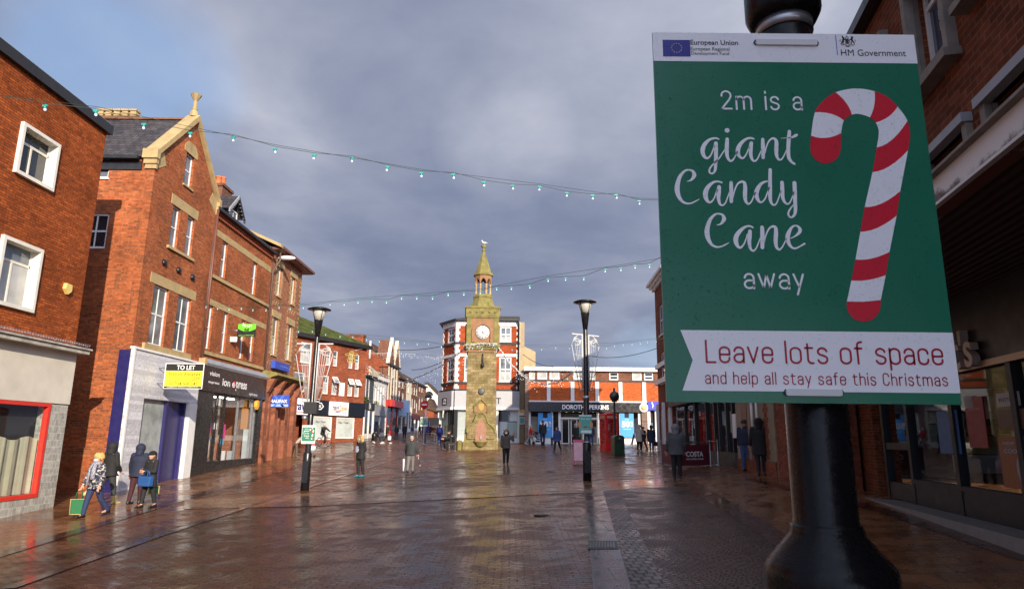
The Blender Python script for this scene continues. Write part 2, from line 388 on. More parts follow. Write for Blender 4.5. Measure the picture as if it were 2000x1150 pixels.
# left footway, from behind the camera up to the far street
lfe = [(-9.0, -20), (-9.6, 12), (-10.2, 20), (-10.6, 27), (-11.2, 40), (-11.6, 52)]
strip('left_footway', [(-30, -20), (-30, 12), (-30, 20), (-30, 27), (-30, 40), (-30, 52)], lfe, P_SLAB, .006, 2.0)
strip('left_channel', [(x+.004, y) for x, y in lfe], [(x+.42, y) for x, y in lfe], P_DRED, .008, 1.5)
lch = [H2(0, 1150), H2(310, 1043), H2(545, 968), H2(820, 880)]
strip('drain_line', lch, [(x+.22, y) for x, y in lch], P_PURP, .012, 1.5)
strip('cross_band', [H2(360, 975), H2(620, 962), H2(1150, 941), H2(1345, 932)], [H2(360, 994), H2(620, 988), H2(1150, 961), H2(1345, 949)], P_BAND, .010, 1.0)
cA, cB = H2(1144, 961), H2(1178, 959); cC, cD = H2(1158, 1148), H2(1232, 1148)
def ext(a, b, q): return (a[0]+(b[0]-a[0])*q, a[1]+(b[1]-a[1])*q)
cC2, cD2 = ext(cA, cC, 1.6), ext(cB, cD, 1.6)
strip('channel_slabs', [cA, cC2], [cB, cD2], P_PURP, .010, .8, rot=.0)
redL = [H2(1336, 949), H2(1480, 1040), H2(1560, 1105)]; redR = [H2(1368, 946), H2(1530, 1040), H2(1640, 1105)]
redL.append(ext(redL[1], redL[2], 2.5)); redR.append(ext(redR[1], redR[2], 2.5))
strip('cobble_carpet', [cB, ext(cB, cD2, .5), cD2], [redL[0], redL[1], redL[3]], P_COBB, .006, .8, rot=-.25)
strip('cobble_edge', [(cB[0]+.004, cB[1]), (cD2[0]+.004, cD2[1])], [(cB[0]+.42, cB[1]), (cD2[0]+.42, cD2[1])], P_EDGE, .0095, .8)
strip('red_band', redL, redR, P_DRED, .010, .8)
strip('right_footway', [H2(1345, 933), redR[0], redR[1], redR[2], redR[3], (redR[3][0], -20)], [(22, 30), (22, 24), (22, 16), (22, 12), (22, 6), (22, -20)], P_SLAB, .005, 1.5, rot=-.2)
rb = [H2(1450, 935), H2(1700, 995), H2(1990, 1095)]
strip('footway_joint_band', rb, [(x+.34, y+.05) for x, y in rb], P_DRED, .011, 1.0, rot=-.2)
# grate
gc = [H2(1150, 1057), H2(1205, 1057), H2(1209, 1073), H2(1148, 1073)]
gt = MB(); 
gz = [Vector((x, y, G(x, y)+.016)) for x, y in gc]
IRON = pm('cast_iron', (.022, .022, .024), .45, metal=.3)
gt.quad(gz[3], gz[2], gz[1], gz[0], IRON)
e1 = gz[1]-gz[0]; e2 = gz[3]-gz[0]
for i in range(9):
    a = gz[0]+e1*(.06+.1*i)+e2*.15+Vector((0, 0, .004)); gt.quad(a+e2*.7, a+e1*.045+e2*.7, a+e1*.045, a, pm('iron_worn', (.09, .085, .085), .3, metal=.4))
tag(gt.build('drain_grate'), 'dark iron drain grate set in the purple channel slabs', 'drain')

rl = random.Random(11); lf = MB(); LC = [flat('leaf_tan', (.30, .20, .09)), flat('leaf_brown', (.12, .06, .03)), flat('litter_pale', (.50, .47, .42))]
for i in range(260):
    x = rl.uniform(-10, 7); y = rl.uniform(3.5, 30)**1.0; s = rl.uniform(.015, .04); a = rl.uniform(0, 6.3); z = G(x, y)+.018
    c, d = cos(a)*s, sin(a)*s; lf.add([(x-c, y-d, z), (x+d*.5, y-c*.5, z+.004), (x+c, y+d, z+.001), (x-d*.5, y+c*.5, z+.003)], [(0, 1, 2, 3)], LC[min(int(rl.random()*3.2), 2)])
tag(lf.build('fallen_leaves'), 'scattered wet leaves and scraps on the paving', 'leaves', kind='stuff')
for px, py, lb in ((1057, 1006, 'small dark iron cover set in the setts left of the channel'), (1075, 921, 'dark iron cover in the setts in front of the pink board')):
    p_ = hit(px, py); mc = MB(); mc.lathe([(.16, .0), (.16, .012), (.02, .014)], IRON, n=18); o_ = mc.build('iron_cover', None, (p_.x, p_.y, p_.z+.004)); tag(o_, lb, 'drain cover')
# ---------------------------------------------------------------- text helpers
def text_mesh(s, bold=0.0, shear=0.0, depth=0.0):
    cu = bpy.data.curves.new('lettering', 'FONT'); cu.body = s; cu.align_x = 'LEFT'; cu.offset = bold; cu.shear = shear; cu.resolution_u = 4
    cu.extrude = depth
    ob = bpy.data.objects.new('lettering', cu); COL.objects.link(ob)
    dg = bpy.context.evaluated_depsgraph_get(); me = bpy.data.meshes.new_from_object(ob.evaluated_get(dg))
    bpy.data.objects.remove(ob); bpy.data.curves.remove(cu)
    vs = [tuple(v.co) for v in me.vertices]; fs = [tuple(p.vertices) for p in me.polygons]; bpy.data.meshes.remove(me)
    return vs, fs
def text(mb, s, x0, x1, z0, z1, y, m, bold=0.0, shear=0.0, th=.004):
    """lettering stretched into the box x0..x1, z0..z1 on the plane y (facing -y)"""
    vs, fs = text_mesh(s, bold, shear)
    if not vs: return
    xs = [v[0] for v in vs]; zs = [v[1] for v in vs]; ax, bx, az, bz = min(xs), max(xs), min(zs), max(zs)
    sx = (x1-x0)/max(bx-ax, 1e-6); sz = (z1-z0)/max(bz-az, 1e-6)
    mb.add([(x0+(v[0]-ax)*sx, y, z0+(v[1]-az)*sz) for v in vs], fs, m)
def crom(pts, per=8):
    out = []; n = len(pts)
    for i in range(n-1):
        p0, p1, p2, p3 = pts[max(i-1, 0)], pts[i], pts[i+1], pts[min(i+2, n-1)]
        for k in range(per):
            q = k/per
            out.append(tuple(.5*(2*b+(c-a)*q+(2*a-5*b+4*c-d)*q*q+(3*b-a-3*c+d)*q**3) for a, b, c, d in zip(p0, p1, p2, p3)))
    out.append(pts[-1]); return out
def ribbon(mb, pts, y, m, cap=True, per=6, smooth=True):
    """pts (x,z,halfwidth) flat stroke with round ends"""
    q = crom(pts, per) if smooth and len(pts) > 2 else pts
    L = []; R = []
    for i, p in enumerate(q):
        a = q[max(i-1, 0)]; b = q[min(i+1, len(q)-1)]; tx, tz = b[0]-a[0], b[1]-a[1]; l = sqrt(tx*tx+tz*tz) or 1
        nx, nz = -tz/l, tx/l; w = max(p[2], 1e-5); L.append((p[0]+nx*w, y, p[1]+nz*w)); R.append((p[0]-nx*w, y, p[1]-nz*w))
    n = len(q); mb.add(L+R, [(i, i+1, n+i+1, n+i) for i in range(n-1)], m)
    if cap:
        for p in (q[0], q[-1]):
            mb.add([(p[0]+cos(k*pi/6)*p[2], y+.00001, p[1]+sin(k*pi/6)*p[2]) for k in range(12)], [tuple(range(12))], m)

# thin round stroke lettering: x-height 1, strokes as polylines
def arc(cx, cz, rx, rz, a0, a1, n=10): return [(cx+rx*cos(radians(a0+(a1-a0)*i/n)), cz+rz*sin(radians(a0+(a1-a0)*i/n))) for i in range(n+1)]
_r = .27
def bowl(w): return arc(w/2, 1-_r, w/2, _r, 0, 180)+arc(w/2, _r, w/2, _r, 180, 360)+[(w, 1-_r)]
def glyphs():
    g = {}
    g['L'] = (.50, [[(0, 1.42), (0, 0), (.5, 0)]])
    g['l'] = (0, [[(0, 1.42), (0, 0)]])
    g['o'] = (.58, [bowl(.58)])
    g['e'] = (.56, [[(0, .52), (.56, .52)]+[(.56, .73)]+arc(.28, .73, .28, .27, 0, 180)+arc(.28, .27, .28, .27, 180, 335)+[(.545, .30)]])
    g['c'] = (.54, [[(.54, .70)]+arc(.27, .73, .27, .27, 0, 180)+arc(.27, .27, .27, .27, 180, 360)+[(.54, .31)]])
    g['a'] = (.54, [[(.02, .74)]+arc(.28, .73, .26, .27, 170, 0)+[(.54, 0)], [(.54, .55), (.26, .55)]+arc(.26, .28, .26, .27, 90, 270)+[(.27, .01)]+arc(.27, .27, .27, .26, 270, 360)])
    g['s'] = (.54, [arc(.27, .75, .25, .25, 10, 180, 8)+[(.04, .67), (.12, .58), (.42, .46), (.52, .36)]+arc(.27, .25, .26, .25, 0, -170, 9)])
    g['v'] = (.56, [[(0, 1), (.28, .02), (.56, 1)]])
    g['w'] = (.92, [[(0, 1), (.27, .03), (.46, .97), (.66, .03), (.92, 1)]])
    g['y'] = (.56, [[(0, 1), (.30, .10)], [(.56, 1), (.17, -.40)]])
    g['t'] = (.44, [[(.14, 1.26), (.14, .22)]+arc(.34, .22, .20, .22, 180, 270, 6)+[(.44, 0)], [(0, 1), (.42, 1)]])
    g['f'] = (.40, [[(.14, 0), (.14, 1.20)]+arc(.34, 1.20, .20, .22, 180, 90, 6)+[(.40, 1.42)], [(0, 1), (.38, 1)]])
    g['p'] = (.56, [[(0, 1), (0, -.38)], [(0, .73)]+arc(.28, .73, .28, .27, 180, 0)+arc(.28, .27, .28, .27, 0, -180)])
    g['d'] = (.56, [[(.56, 1.42), (.56, 0)], [(.56, .73)]+arc(.28, .73, .28, .27, 0, 180)+arc(.28, .27, .28, .27, 180, 360)])
    g['h'] = (.54, [[(0, 1.42), (0, 0)], [(0, .70)]+arc(.27, .73, .27, .27, 170, 0)+[(.54, 0)]])
    g['n'] = (.54, [[(0, 1), (0, 0)], [(0, .70)]+arc(.27, .73, .27, .27, 170, 0)+[(.54, 0)]])
    g['r'] = (.36, [[(0, 1), (0, 0)], [(0, .70)]+arc(.30, .70, .30, .28, 175, 80, 7)])
    g['i'] = (0, [[(0, 1), (0, 0)], [(0, 1.30), (0, 1.42)]])
    g['m'] = (.98, [[(0, 1), (0, 0)], [(0, .72)]+arc(.245, .74, .245, .26, 170, 0)+[(.49, 0)], [(.49, .72)]+arc(.735, .74, .245, .26, 170, 0)+[(.98, 0)]])
    g['C'] = (.62, [[(.62, 1.05)]+arc(.31, 1.09, .31, .33, 0, 180)+arc(.31, .33, .31, .33, 180, 360)+[(.62, .38)]])
    g['2'] = (.66, [[(.02, 1.04)]+arc(.32, 1.08, .31, .34, 172, -20)+[(.52, .76), (0, .03), (.66, .03)]])
    return g
GLY = glyphs()
def stroke_text(mb, s, x0, x1, z0, xh, hw, y, m, gap=.27, space=.62, wscale=1.0):
    adv = []; x = 0
    for ch in s:
        if ch == ' ': x += space-gap; continue
        w_, st = GLY[ch]; adv.append((x, st)); x += w_*wscale+gap
    W = x-gap; sx = (x1-x0)/W
    for ox, st in adv:
        for ln in st:
            q = [(x0+(ox+a*wscale)*sx, z0+b*xh, hw) for a, b in ln]; run = [q[0]]
            for i in range(1, len(q)):
                run.append(q[i])
                if i+1 < len(q):
                    ax, az = q[i][0]-q[i-1][0], q[i][1]-q[i-1][1]; bx, bz = q[i+1][0]-q[i][0], q[i+1][1]-q[i][1]
                    if (ax*bx+az*bz) < .75*sqrt((ax*ax+az*az)*(bx*bx+bz*bz)): ribbon(mb, run, y, m, cap=True, smooth=False); run = [q[i]]
            ribbon(mb, run, y, m, cap=True, smooth=False)
    for ox, st in adv: pass

# ---------------------------------------------------------------- the big sign
SY = 1.36
def sp(px, py): p = at(px, py, SY); return (p.x, p.z)
SGREEN = None
def signmat(name, col, drop=True, rough=.28):
    m, t = newmat(name); MATS[name] = m
    O = t.n('TexCoord').outputs['Object']; nz = t.noise(O, 18, 4, .6)
    k = t.maprange(nz, .3, .7, .985, 1.015); c = t.mix(1, col, t.n('CombineXYZ', X=k, Y=k, Z=k), 'MULTIPLY')
    kw = dict(Base_Color=c, Roughness=t.maprange(t.noise(O, 6, 2), .3, .7, rough-.02, rough+.06))
    if drop:
        v = t.n('TexVoronoi', {'feature': 'F1'}, Vector=O, Scale=210.0, Randomness=1.0)
        h = t.maprange(v.outputs['Distance'], .12, .42, 1.0, 0.0)
        gate = t.n('TexWhiteNoise', Vector=v.outputs['Position']); h = t.math('MULTIPLY', h, t.math('GREATER_THAN', gate.outputs['Value'], .55))
        kw['Normal'] = t.n('Bump', Strength=.06, Distance=.0006, Height=h).outputs[0]
    finish(t, **kw); return m
S_GREEN = signmat('sign_green', (.016, .165, .092)); S_RED = signmat('sign_red', (.66, .022, .045)); S_WHITE = signmat('sign_white', (.90, .90, .91)); S_INK = signmat('sign_ink', (.03, .03, .035), False)
S_RINK = signmat('sign_red_ink', (.40, .012, .035), False); S_EU = signmat('sign_eu_blue', (.03, .035, .27)); S_GOLD = signmat('sign_gold', (.62, .48, .16), False); S_LBL = signmat('sign_rule_blue', (.06, .16, .55), False)
x0, z1 = sp(1279, 64); x1, z0 = sp(1877, 790); x0 = (x0+sp(1297, 790)[0])/2; x1 = (x1+sp(1785, 62)[0])/2
sign = thing('safety_sign', 'large green distancing sign with a striped candy cane, strapped to the nearest black post', 'sign', (0, 0, 0))
b = MB(); b.box(x0, x1, SY, SY+.006, z0, z1, S_GREEN)
b.build('board', sign)
E1 = SY-.0008; E2 = SY-.0016; E3 = SY-.0024
pan = MB(); hz = sp(1500, 122)[1]
pan.box(x0, x1, E1, SY-.0001, hz, z1, S_WHITE)
rz0 = sp(1600, 765)[1]; rz1 = sp(1600, 647)[1]
pan.prism([(sp(1333, 765)[0], rz0), (x1, rz0), (x1, rz1), (sp(1329, 648)[0], rz1), (sp(1353, 707)[0], (rz0+rz1)/2)], E1, SY-.0001, S_WHITE)
pan.parts('white_panel', sign, .001)
# candy cane bands
outer = [(1582.5, 290), (1583.8, 265.3), (1591.4, 220), (1607, 198), (1631.7, 181), (1670, 173.5), (1707.7, 178.8), (1734, 191), (1753, 209), (1772, 236.6), (1777, 265), (1773, 294.4), (1758, 373.7), (1750.7, 421.7), (1737, 492), (1729.5, 537.6), (1719.8, 586)]
inner = [(1642, 290), (1642.6, 260.7), (1648, 236), (1663.8, 225), (1678, 223.5), (1698.8, 230), (1710, 240), (1716, 258), (1712, 288.5), (1703.7, 336.7), (1688.5, 405), (1680, 453), (1670.4, 507), (1662.4, 548), (1653.7, 588.7)]
oc, ic = crom(outer, 6), crom(inner, 6)
def near_i(c, p): return min(range(len(c)), key=lambda i: (c[i][0]-p[0])**2+(c[i][1]-p[1])**2)
cuts = [((1582.5, 290), (1642, 290), 0), ((1583.8, 265.3), (1642.6, 260.7), -.12), ((1591.4, 220), (1648, 236), .10), ((1631.7, 181), (1663.8, 225), .09), ((1707.7, 178.8), (1698.8, 230), .08), ((1753, 209), (1710, 240), .10), ((1772, 236.6), (1712, 288.5), .13), ((1773, 294.4), (1703.7, 336.7), .12), ((1758, 373.7), (1688.5, 405), .11), ((1750.7, 421.7), (1680, 453), .10), ((1737, 492), (1670.4, 507), .08), ((1729.5, 537.6), (1662.4, 548), .06), ((1719.8, 586), (1653.7, 588.7), .03)]
def curveline(c, fw):
    (ax, ay), (bx, by), k = c; n = 6; out = []
    L = sqrt((bx-ax)**2+(by-ay)**2)
    for i in range(n+1):
        q = i/n; s_ = 4*q*(1-q)*k*L; out.append((ax+(bx-ax)*q+fw[0]*s_, ay+(by-ay)*q+fw[1]*s_))
    return out
lines = []
for i, c in enumerate(cuts):
    a = cuts[max(i-1, 0)]; d = cuts[min(i+1, len(cuts)-1)]
    fx = (d[0][0]+d[1][0]-a[0][0]-a[1][0]); fy = (d[0][1]+d[1][1]-a[0][1]-a[1][1]); l = sqrt(fx*fx+fy*fy)
    lines.append(curveline(c, (fx/l, fy/l)))
cane = MB()
tipc = [(1612+29.7*cos(radians(a)), 290+29.7*sin(radians(a))) for a in range(0, 181, 15)]
def poly(pts, m):
    P = [sp(*p) for p in pts]; cane.add([(a, E1, c) for a, c in P], [tuple(range(len(P)))], m)
poly(tipc, S_RED)
for i in range(12):
    a, d = lines[i], lines[i+1]
    o0, o1 = near_i(oc, cuts[i][0]), near_i(oc, cuts[i+1][0]); i0, i1 = near_i(ic, cuts[i][1]), near_i(ic, cuts[i+1][1])
    os_ = [a[0]]+[p for p in oc[o0+1:o1]]+[d[0]]; is_ = [a[-1]]+[p for p in ic[i0+1:i1]]+[d[-1]]
    N = 10
    def samp(c, q):
        f = q*(len(c)-1); k = min(int(f), len(c)-2); r = f-k; return (c[k][0]+(c[k+1][0]-c[k][0])*r, c[k][1]+(c[k+1][1]-c[k][1])*r)
    rows = []
    for j in range(N+1):
        q = j/N; A, Bq = samp(os_, q), samp(is_, q); row = []
        for s_ in range(7):
            u = s_/6; base = (A[0]+(Bq[0]-A[0])*u, A[1]+(Bq[1]-A[1])*u)
            l0 = (a[s_][0]-(a[0][0]+(a[-1][0]-a[0][0])*u), a[s_][1]-(a[0][1]+(a[-1][1]-a[0][1])*u)); l1 = (d[s_][0]-(d[0][0]+(d[-1][0]-d[0][0])*u), d[s_][1]-(d[0][1]+(d[-1][1]-d[0][1])*u))
            row.append(sp(base[0]+l0[0]*(1-q)+l1[0]*q, base[1]+l0[1]*(1-q)+l1[1]*q))
        rows.append(row)
    vs = [(p[0], E1, p[1]) for r in rows for p in r]
    cane.add(vs, [(j*7+k, j*7+k+1, (j+1)*7+k+1, (j+1)*7+k) for j in range(N) for k in range(6)], S_RED if i % 2 == 0 else S_WHITE)
end = [(1686.5+33.3*cos(radians(a)), 594+33.3*sin(radians(a))+1) for a in range(0, 181, 15)]
poly([lines[12][-1]]+[lines[12][3]]+[lines[12][0]]+end, S_RED)
cane.build('candy_cane', sign)
lt = MB()
def stx(s, xa, xb, ybase, ytopx, hwpx, mat, **k):
    a, za = sp(xa, ybase); bx_, _ = sp(xb, ybase); _, zb = sp(xa, ytopx); hw = hwpx/FPX*SY*1.0
    stroke_text(lt, s, a, bx_, za, zb-za, hw, E2 if mat is not S_WHITE else E1, mat, **k)
stx('2m is a', 1410, 1566, 213.5, 189, 2.0, S_WHITE, gap=.33, space=.98)
stx('away', 1455, 1570, 563, 535, 2.1, S_WHITE, gap=.30)
stx('Leave lots of space', 1380, 1841, 707, 677.5, 2.0, S_RINK, gap=.27, space=.78)
stx('and help all stay safe this Christmas', 1378, 1850, 748.5, 732.5, 1.15, S_RINK, gap=.33, space=.88)
def script(ox, oy, k, strokes):
    for st in strokes:
        pts = []
        for x_, y_, w__ in st:
            a, c = sp(ox+x_*k, oy+y_*k); pts.append((a, c, w__*k/FPX*SY*1.06))
        ribbon(lt, pts, E1, S_WHITE)
k1 = .105
script(1360, 240, k1, [
 [(415, 308, 14), (345, 290, 20), (240, 320, 26), (150, 410, 38), (115, 510, 42), (130, 600, 36), (175, 655, 26), (220, 655, 20), (270, 600, 15), (310, 500, 13), (335, 420, 14)],
 [(362, 385, 36), (362, 500, 38), (362, 650, 36), (355, 800, 30), (345, 890, 24), (300, 945, 18), (250, 930, 18), (240, 880, 18), (275, 815, 15), (340, 745, 13), (420, 665, 13), (480, 575, 12), (535, 490, 10)],
 [(572, 305, 32), (566, 420, 38), (564, 530, 38), (578, 640, 30), (625, 712, 22), (680, 690, 17), (730, 610, 13), (765, 530, 12)],
 [(1065, 300, 18), (1000, 288, 20), (920, 310, 24), (830, 385, 34), (775, 490, 42), (780, 590, 36), (830, 655, 24), (875, 655, 18), (920, 600, 14), (960, 510, 12), (985, 440, 14)],
 [(1020, 380, 34), (1008, 480, 40), (1010, 590, 34), (1035, 680, 26), (1080, 715, 19), (1130, 680, 15), (1175, 590, 13), (1215, 500, 12)],
 [(1232, 310, 30), (1237, 450, 38), (1240, 650, 32)],
 [(1275, 560, 12), (1300, 450, 13), (1345, 350, 15), (1400, 300, 20), (1450, 300, 26), (1485, 350, 34), (1487, 450, 38), (1485, 560, 36), (1505, 650, 26), (1545, 693, 19), (1595, 670, 15), (1640, 590, 12), (1675, 510, 11)],
 [(1728, 165, 32), (1718, 300, 38), (1708, 450, 36), (1708, 560, 36), (1722, 660, 34), (1770, 730, 26), (1825, 768, 20)],
 [(1575, 290, 5), (1650, 287, 7), (1740, 283, 12), (1800, 265, 22), (1845, 240, 30), (1870, 226, 20)]])
k2 = .13
CAPC = [(245, 266, 4), (300, 250, 14), (340, 205, 26), (352, 165, 30), (330, 115, 20), (275, 95, 13), (210, 110, 17), (140, 190, 26), (103, 300, 34), (95, 390, 38), (115, 480, 32), (165, 560, 22), (235, 597, 15), (310, 592, 12), (370, 565, 10), (425, 534, 6)]
script(1310, 320, k2, [CAPC,
 [(765, 283, 14), (700, 268, 15), (630, 285, 20), (560, 350, 30), (522, 430, 37), (525, 510, 34), (560, 570, 22), (600, 578, 15), (645, 530, 11), (680, 440, 10), (700, 380, 12)],
 [(725, 350, 29), (718, 440, 33), (716, 520, 27), (735, 600, 20), (775, 625, 14), (820, 590, 11), (855, 500, 10), (885, 420, 9)],
 [(905, 285, 26), (908, 420, 31), (908, 570, 26)],
 [(935, 500, 9), (960, 400, 10), (1000, 310, 13), (1060, 272, 18), (1105, 290, 24), (1117, 370, 30), (1113, 470, 31), (1125, 560, 24), (1165, 605, 16), (1210, 570, 12), (1245, 490, 10), (1270, 430, 9)],
 [(1470, 268, 13), (1420, 270, 15), (1350, 310, 24), (1295, 400, 34), (1285, 480, 34), (1320, 560, 22), (1360, 580, 14), (1410, 535, 12), (1450, 440, 10), (1480, 350, 10)],
 [(1492, 92, 26), (1490, 250, 28), (1490, 400, 30), (1492, 510, 28), (1510, 590, 20), (1550, 622, 14), (1590, 590, 11), (1625, 500, 10), (1655, 410, 9)],
 [(1670, 283, 28), (1674, 400, 31), (1680, 500, 28), (1705, 570, 21), (1750, 606, 14), (1790, 580, 11), (1825, 500, 9), (1850, 420, 9)],
 [(1857, 290, 30), (1862, 420, 31), (1866, 560, 29), (1872, 690, 26), (1855, 770, 20), (1808, 806, 14), (1770, 780, 15), (1768, 730, 15), (1800, 670, 12), (1850, 610, 9)]])
k3 = .105
script(1370, 410, k3, [[(x_*1.23-15, y_*1.225-42, w__*1.22) for x_, y_, w__ in CAPC],
 [(955, 328, 16), (890, 303, 18), (800, 325, 24), (710, 400, 36), (645, 500, 44), (640, 600, 42), (680, 685, 28), (730, 700, 20), (785, 640, 15), (825, 550, 12), (850, 460, 14)],
 [(900, 400, 34), (892, 500, 40), (888, 600, 34), (908, 715, 26), (960, 762, 18), (1015, 715, 14), (1060, 610, 12), (1095, 520, 11)],
 [(1125, 325, 34), (1132, 480, 40), (1130, 700, 34)],
 [(1165, 600, 12), (1195, 480, 13), (1250, 360, 16), (1320, 310, 22), (1375, 335, 32), (1385, 430, 38), (1378, 560, 38), (1390, 680, 30), (1440, 740, 20), (1495, 700, 14), (1545, 610, 11), (1580, 530, 10)],
 [(1660, 530, 8), (1740, 490, 14), (1810, 430, 28), (1832, 375, 34), (1800, 315, 22), (1745, 295, 17), (1680, 325, 22), (1620, 430, 38), (1600, 530, 42), (1630, 640, 32), (1690, 705, 20), (1750, 715, 17), (1830, 680, 14), (1915, 630, 18)]])
_d = [sp(1360+(571+46*cos(i*pi/8))*k1, 240+(145+43*sin(i*pi/8))*k1) for i in range(16)]; lt.add([(a_, E1, c_) for a_, c_ in _d], [tuple(range(16))], S_WHITE)
def ftx(s, xa, xb, yb, yt, mat, bold=0.0):
    a, za = sp(xa, yb); c, _ = sp(xb, yb); _, zb = sp(xa, yt); text(lt, s, a, c, za, zb, E2, mat, bold)
ftx('European Union', 1348.5, 1441.5, 91.5, 79, S_INK, .012); ftx('European Regional', 1349, 1424.5, 102, 93, S_INK); ftx('Development Fund', 1350, 1423.5, 110, 102, S_INK)
ftx('HM Government', 1642.5, 1769, 110, 97.5, S_INK)
lt.parts('lettering', sign, .012)
em = MB()
fx0, fz0 = sp(1295, 111); fx1, fz1 = sp(1347, 79.5); em.quad((fx0, E2, fz0), (fx1, E2, fz0), (fx1, E2, fz1), (fx0, E2, fz1), S_EU)
fc = ((fx0+fx1)/2, (fz0+fz1)/2)
for i in range(12):
    a = 2*pi*i/12; c = (fc[0]+.0115*cos(a), fc[1]+.0115*sin(a)); rr = .0021
    em.add([(c[0]+(rr if j % 2 == 0 else rr*.42)*sin(j*pi/5), E3, c[1]+(rr if j % 2 == 0 else rr*.42)*cos(j*pi/5)) for j in range(10)], [tuple(range(10))], S_GOLD)
em.build('flag_emblem', sign)
cr = MB()
def cst(pts, w_):       # crest strokes, in zoomed pixels of the crest area
    ribbon(cr, [sp(1620+x_*.09, 60+y_*.09)+(q*.09/FPX*SY,) for x_, y_, q in [(p[0], p[1], w_ if len(p) == 2 else p[2]) for p in pts]], E2, S_INK)
cst([(370, 115), (370, 150)], 6); cst([(340, 165), (370, 145), (400, 165), (395, 190), (345, 190), (340, 165)], 6); cst([(345, 205), (400, 205)], 8)
cst([(350, 225), (345, 270), (380, 300), (420, 270), (415, 225), (350, 225)], 8); cst([(365, 240), (400, 280)], 14); cst([(400, 240), (365, 275)], 12)
cst([(265, 125, 8), (285, 160, 22), (300, 190, 24), (285, 225, 22), (265, 270, 16), (245, 300, 9)], 9); cst([(300, 185), (340, 215)], 9); cst([(235, 205), (220, 225), (235, 250)], 6)
cst([(455, 140, 5), (490, 160, 20), (470, 200, 24), (490, 230, 20), (515, 265, 14), (535, 290, 8)], 9); cst([(470, 195), (425, 215)], 9); cst([(540, 205), (555, 235), (540, 265)], 6)
cst([(240, 300), (280, 330), (330, 305), (380, 350), (440, 305), (500, 335), (540, 300)], 7); cst([(345, 345), (390, 358), (440, 345)], 8); cst([(300, 250), (290, 300)], 8); cst([(470, 250), (470, 300)], 8)
ax_, az_ = sp(1630.5, 70); bx_, bz_ = sp(1635, 109); cr.quad((ax_, E2, bz_), (ax_+.0016, E2, bz_), (ax_+.0016, E2, az_), (ax_, E2, az_), S_LBL)
cr.build('crest_emblem', sign)
STRAP = pm('white_webbing', (.70, .70, .68), .5, var=.06)
def strap(xa, xb, yy, name):
    a, zc = sp(xa, yy); c, _ = sp(xb, yy); hh = 6.5/FPX*SY
    s = MB(); s.prism([(a, zc-hh*.8), (a+.004, zc-hh), (c-.004, zc-hh), (c, zc-hh*.8), (c, zc+hh*.8), (c-.004, zc+hh), (a+.004, zc+hh), (a, zc+hh*.8)], SY-.006, SY-.0015, STRAP)
    s.tube([(a, SY-.003, zc-hh*.9), (a-.004, SY-.002, zc), (a, SY-.003, zc+hh*.9)], .0015, S_INK, 6); s.tube([(c, SY-.003, zc-hh*.9), (c+.004, SY-.002, zc), (c, SY-.003, zc+hh*.9)], .0015, S_INK, 6)
    # the band runs round the post behind the board
    s.tube([(a, SY+.007, zc), (a+.02, SY+.12, zc), ((a+c)/2, SY+.165, zc), (c-.02, SY+.12, zc), (c, SY+.007, zc)], .006, STRAP, 6, flat=1)
    s.build('strap', sign)
strap(1475, 1594, 84.5, 'a'); strap(1534, 1643, 766, 'b')
# rain on the board: real drops of water
WATER, _t = newmat('water_drop')
_bf = _t.n('NewGeometry').outputs['Backfacing']; _fr = _t.n('Fresnel', IOR=_t.math('SUBTRACT', 1.33, _t.math('MULTIPLY', _bf, .58)))
_m = _t.n('MixShader'); _t.put(_m, '#0', _t.math('MULTIPLY', _fr, .55)); _t.put(_m, '#1', _t.n('BsdfTransparent', Color=(.89, .94, .92))); _t.put(_m, '#2', _t.n('BsdfGlossy', Color=(1, 1, 1), Roughness=.08)); _t.l.new(_m.outputs[0], _t.n('OutputMaterial').inputs[0])
rd = random.Random(3); dr = MB()
for i in range(4200):
    q = rd.random(); w_ = x1-x0; h_ = z1-z0
    if q < .72: dx, dz_ = rd.random()**1.3*w_*.95, h_*(1-rd.random()**1.1*.85)
    else: dx, dz_ = rd.random()*w_, rd.random()*h_
    r0 = (.0008+.0014*rd.random()**3)*(1.0 if rd.random() < .95 else 1.7)
    if not (.003 < dx < w_-.003): continue
    if z0+dz_ > hz-.002: r0 *= .55
    dr.ell((x0+dx, SY-.0014, z0+dz_), (r0, r0*.55, r0*1.15), WATER, 8, 5)
for i in range(30):
    dx = rd.random()*(x1-x0); r0 = .0022+.0014*rd.random(); dr.ell((x0+dx, SY+.002, z0-r0*.75), (r0*1.2, r0*.9, r0), WATER, 10, 6)
o = dr.build('raindrops', sign, kind='stuff')

# ---------------------------------------------------------------- nearest post
PAINT, _t = newmat('wet_black_post')
O = _t.n('TexCoord').outputs['Object']; nz = _t.noise(O, 40, 5, .7); wear = _t.maprange(_t.noise(O, 22, 6, .75), .68, .72, 0.0, .55)
finish(_t, Base_Color=_t.mix(wear, (.006, .006, .0065), (.16, .16, .17)), Roughness=_t.maprange(nz, .3, .7, .14, .36), Specular_IOR_Level=.22, Normal=_t.n('Bump', Strength=.4, Distance=.003, Height=nz).outputs[0])
pc = at(1594, 800, SY+.075); pr = 57/FPX*(SY+.075)
post = thing('sign_post', 'thick black lamp column with a flared base, nearest the viewer, carrying the candy cane sign', 'lamp post', (pc.x, pc.y, G(pc.x, pc.y)))
gz0 = G(pc.x, pc.y); zf = at(1600, 1027, SY+.075).z-gz0
p = MB(); p.lathe([(pr*1.02, zf-.02), (pr*1.02, zf+.01), (pr, zf+.012), (pr*.93, 4.6), (pr*.7, 4.7), (pr*.6, 7.6)], PAINT, n=40); p.build('shaft', post)
rb_ = 117/FPX*(SY+.06)
p = MB(); A8 = radians(22.5+8); c8 = 1/cos(pi/8)
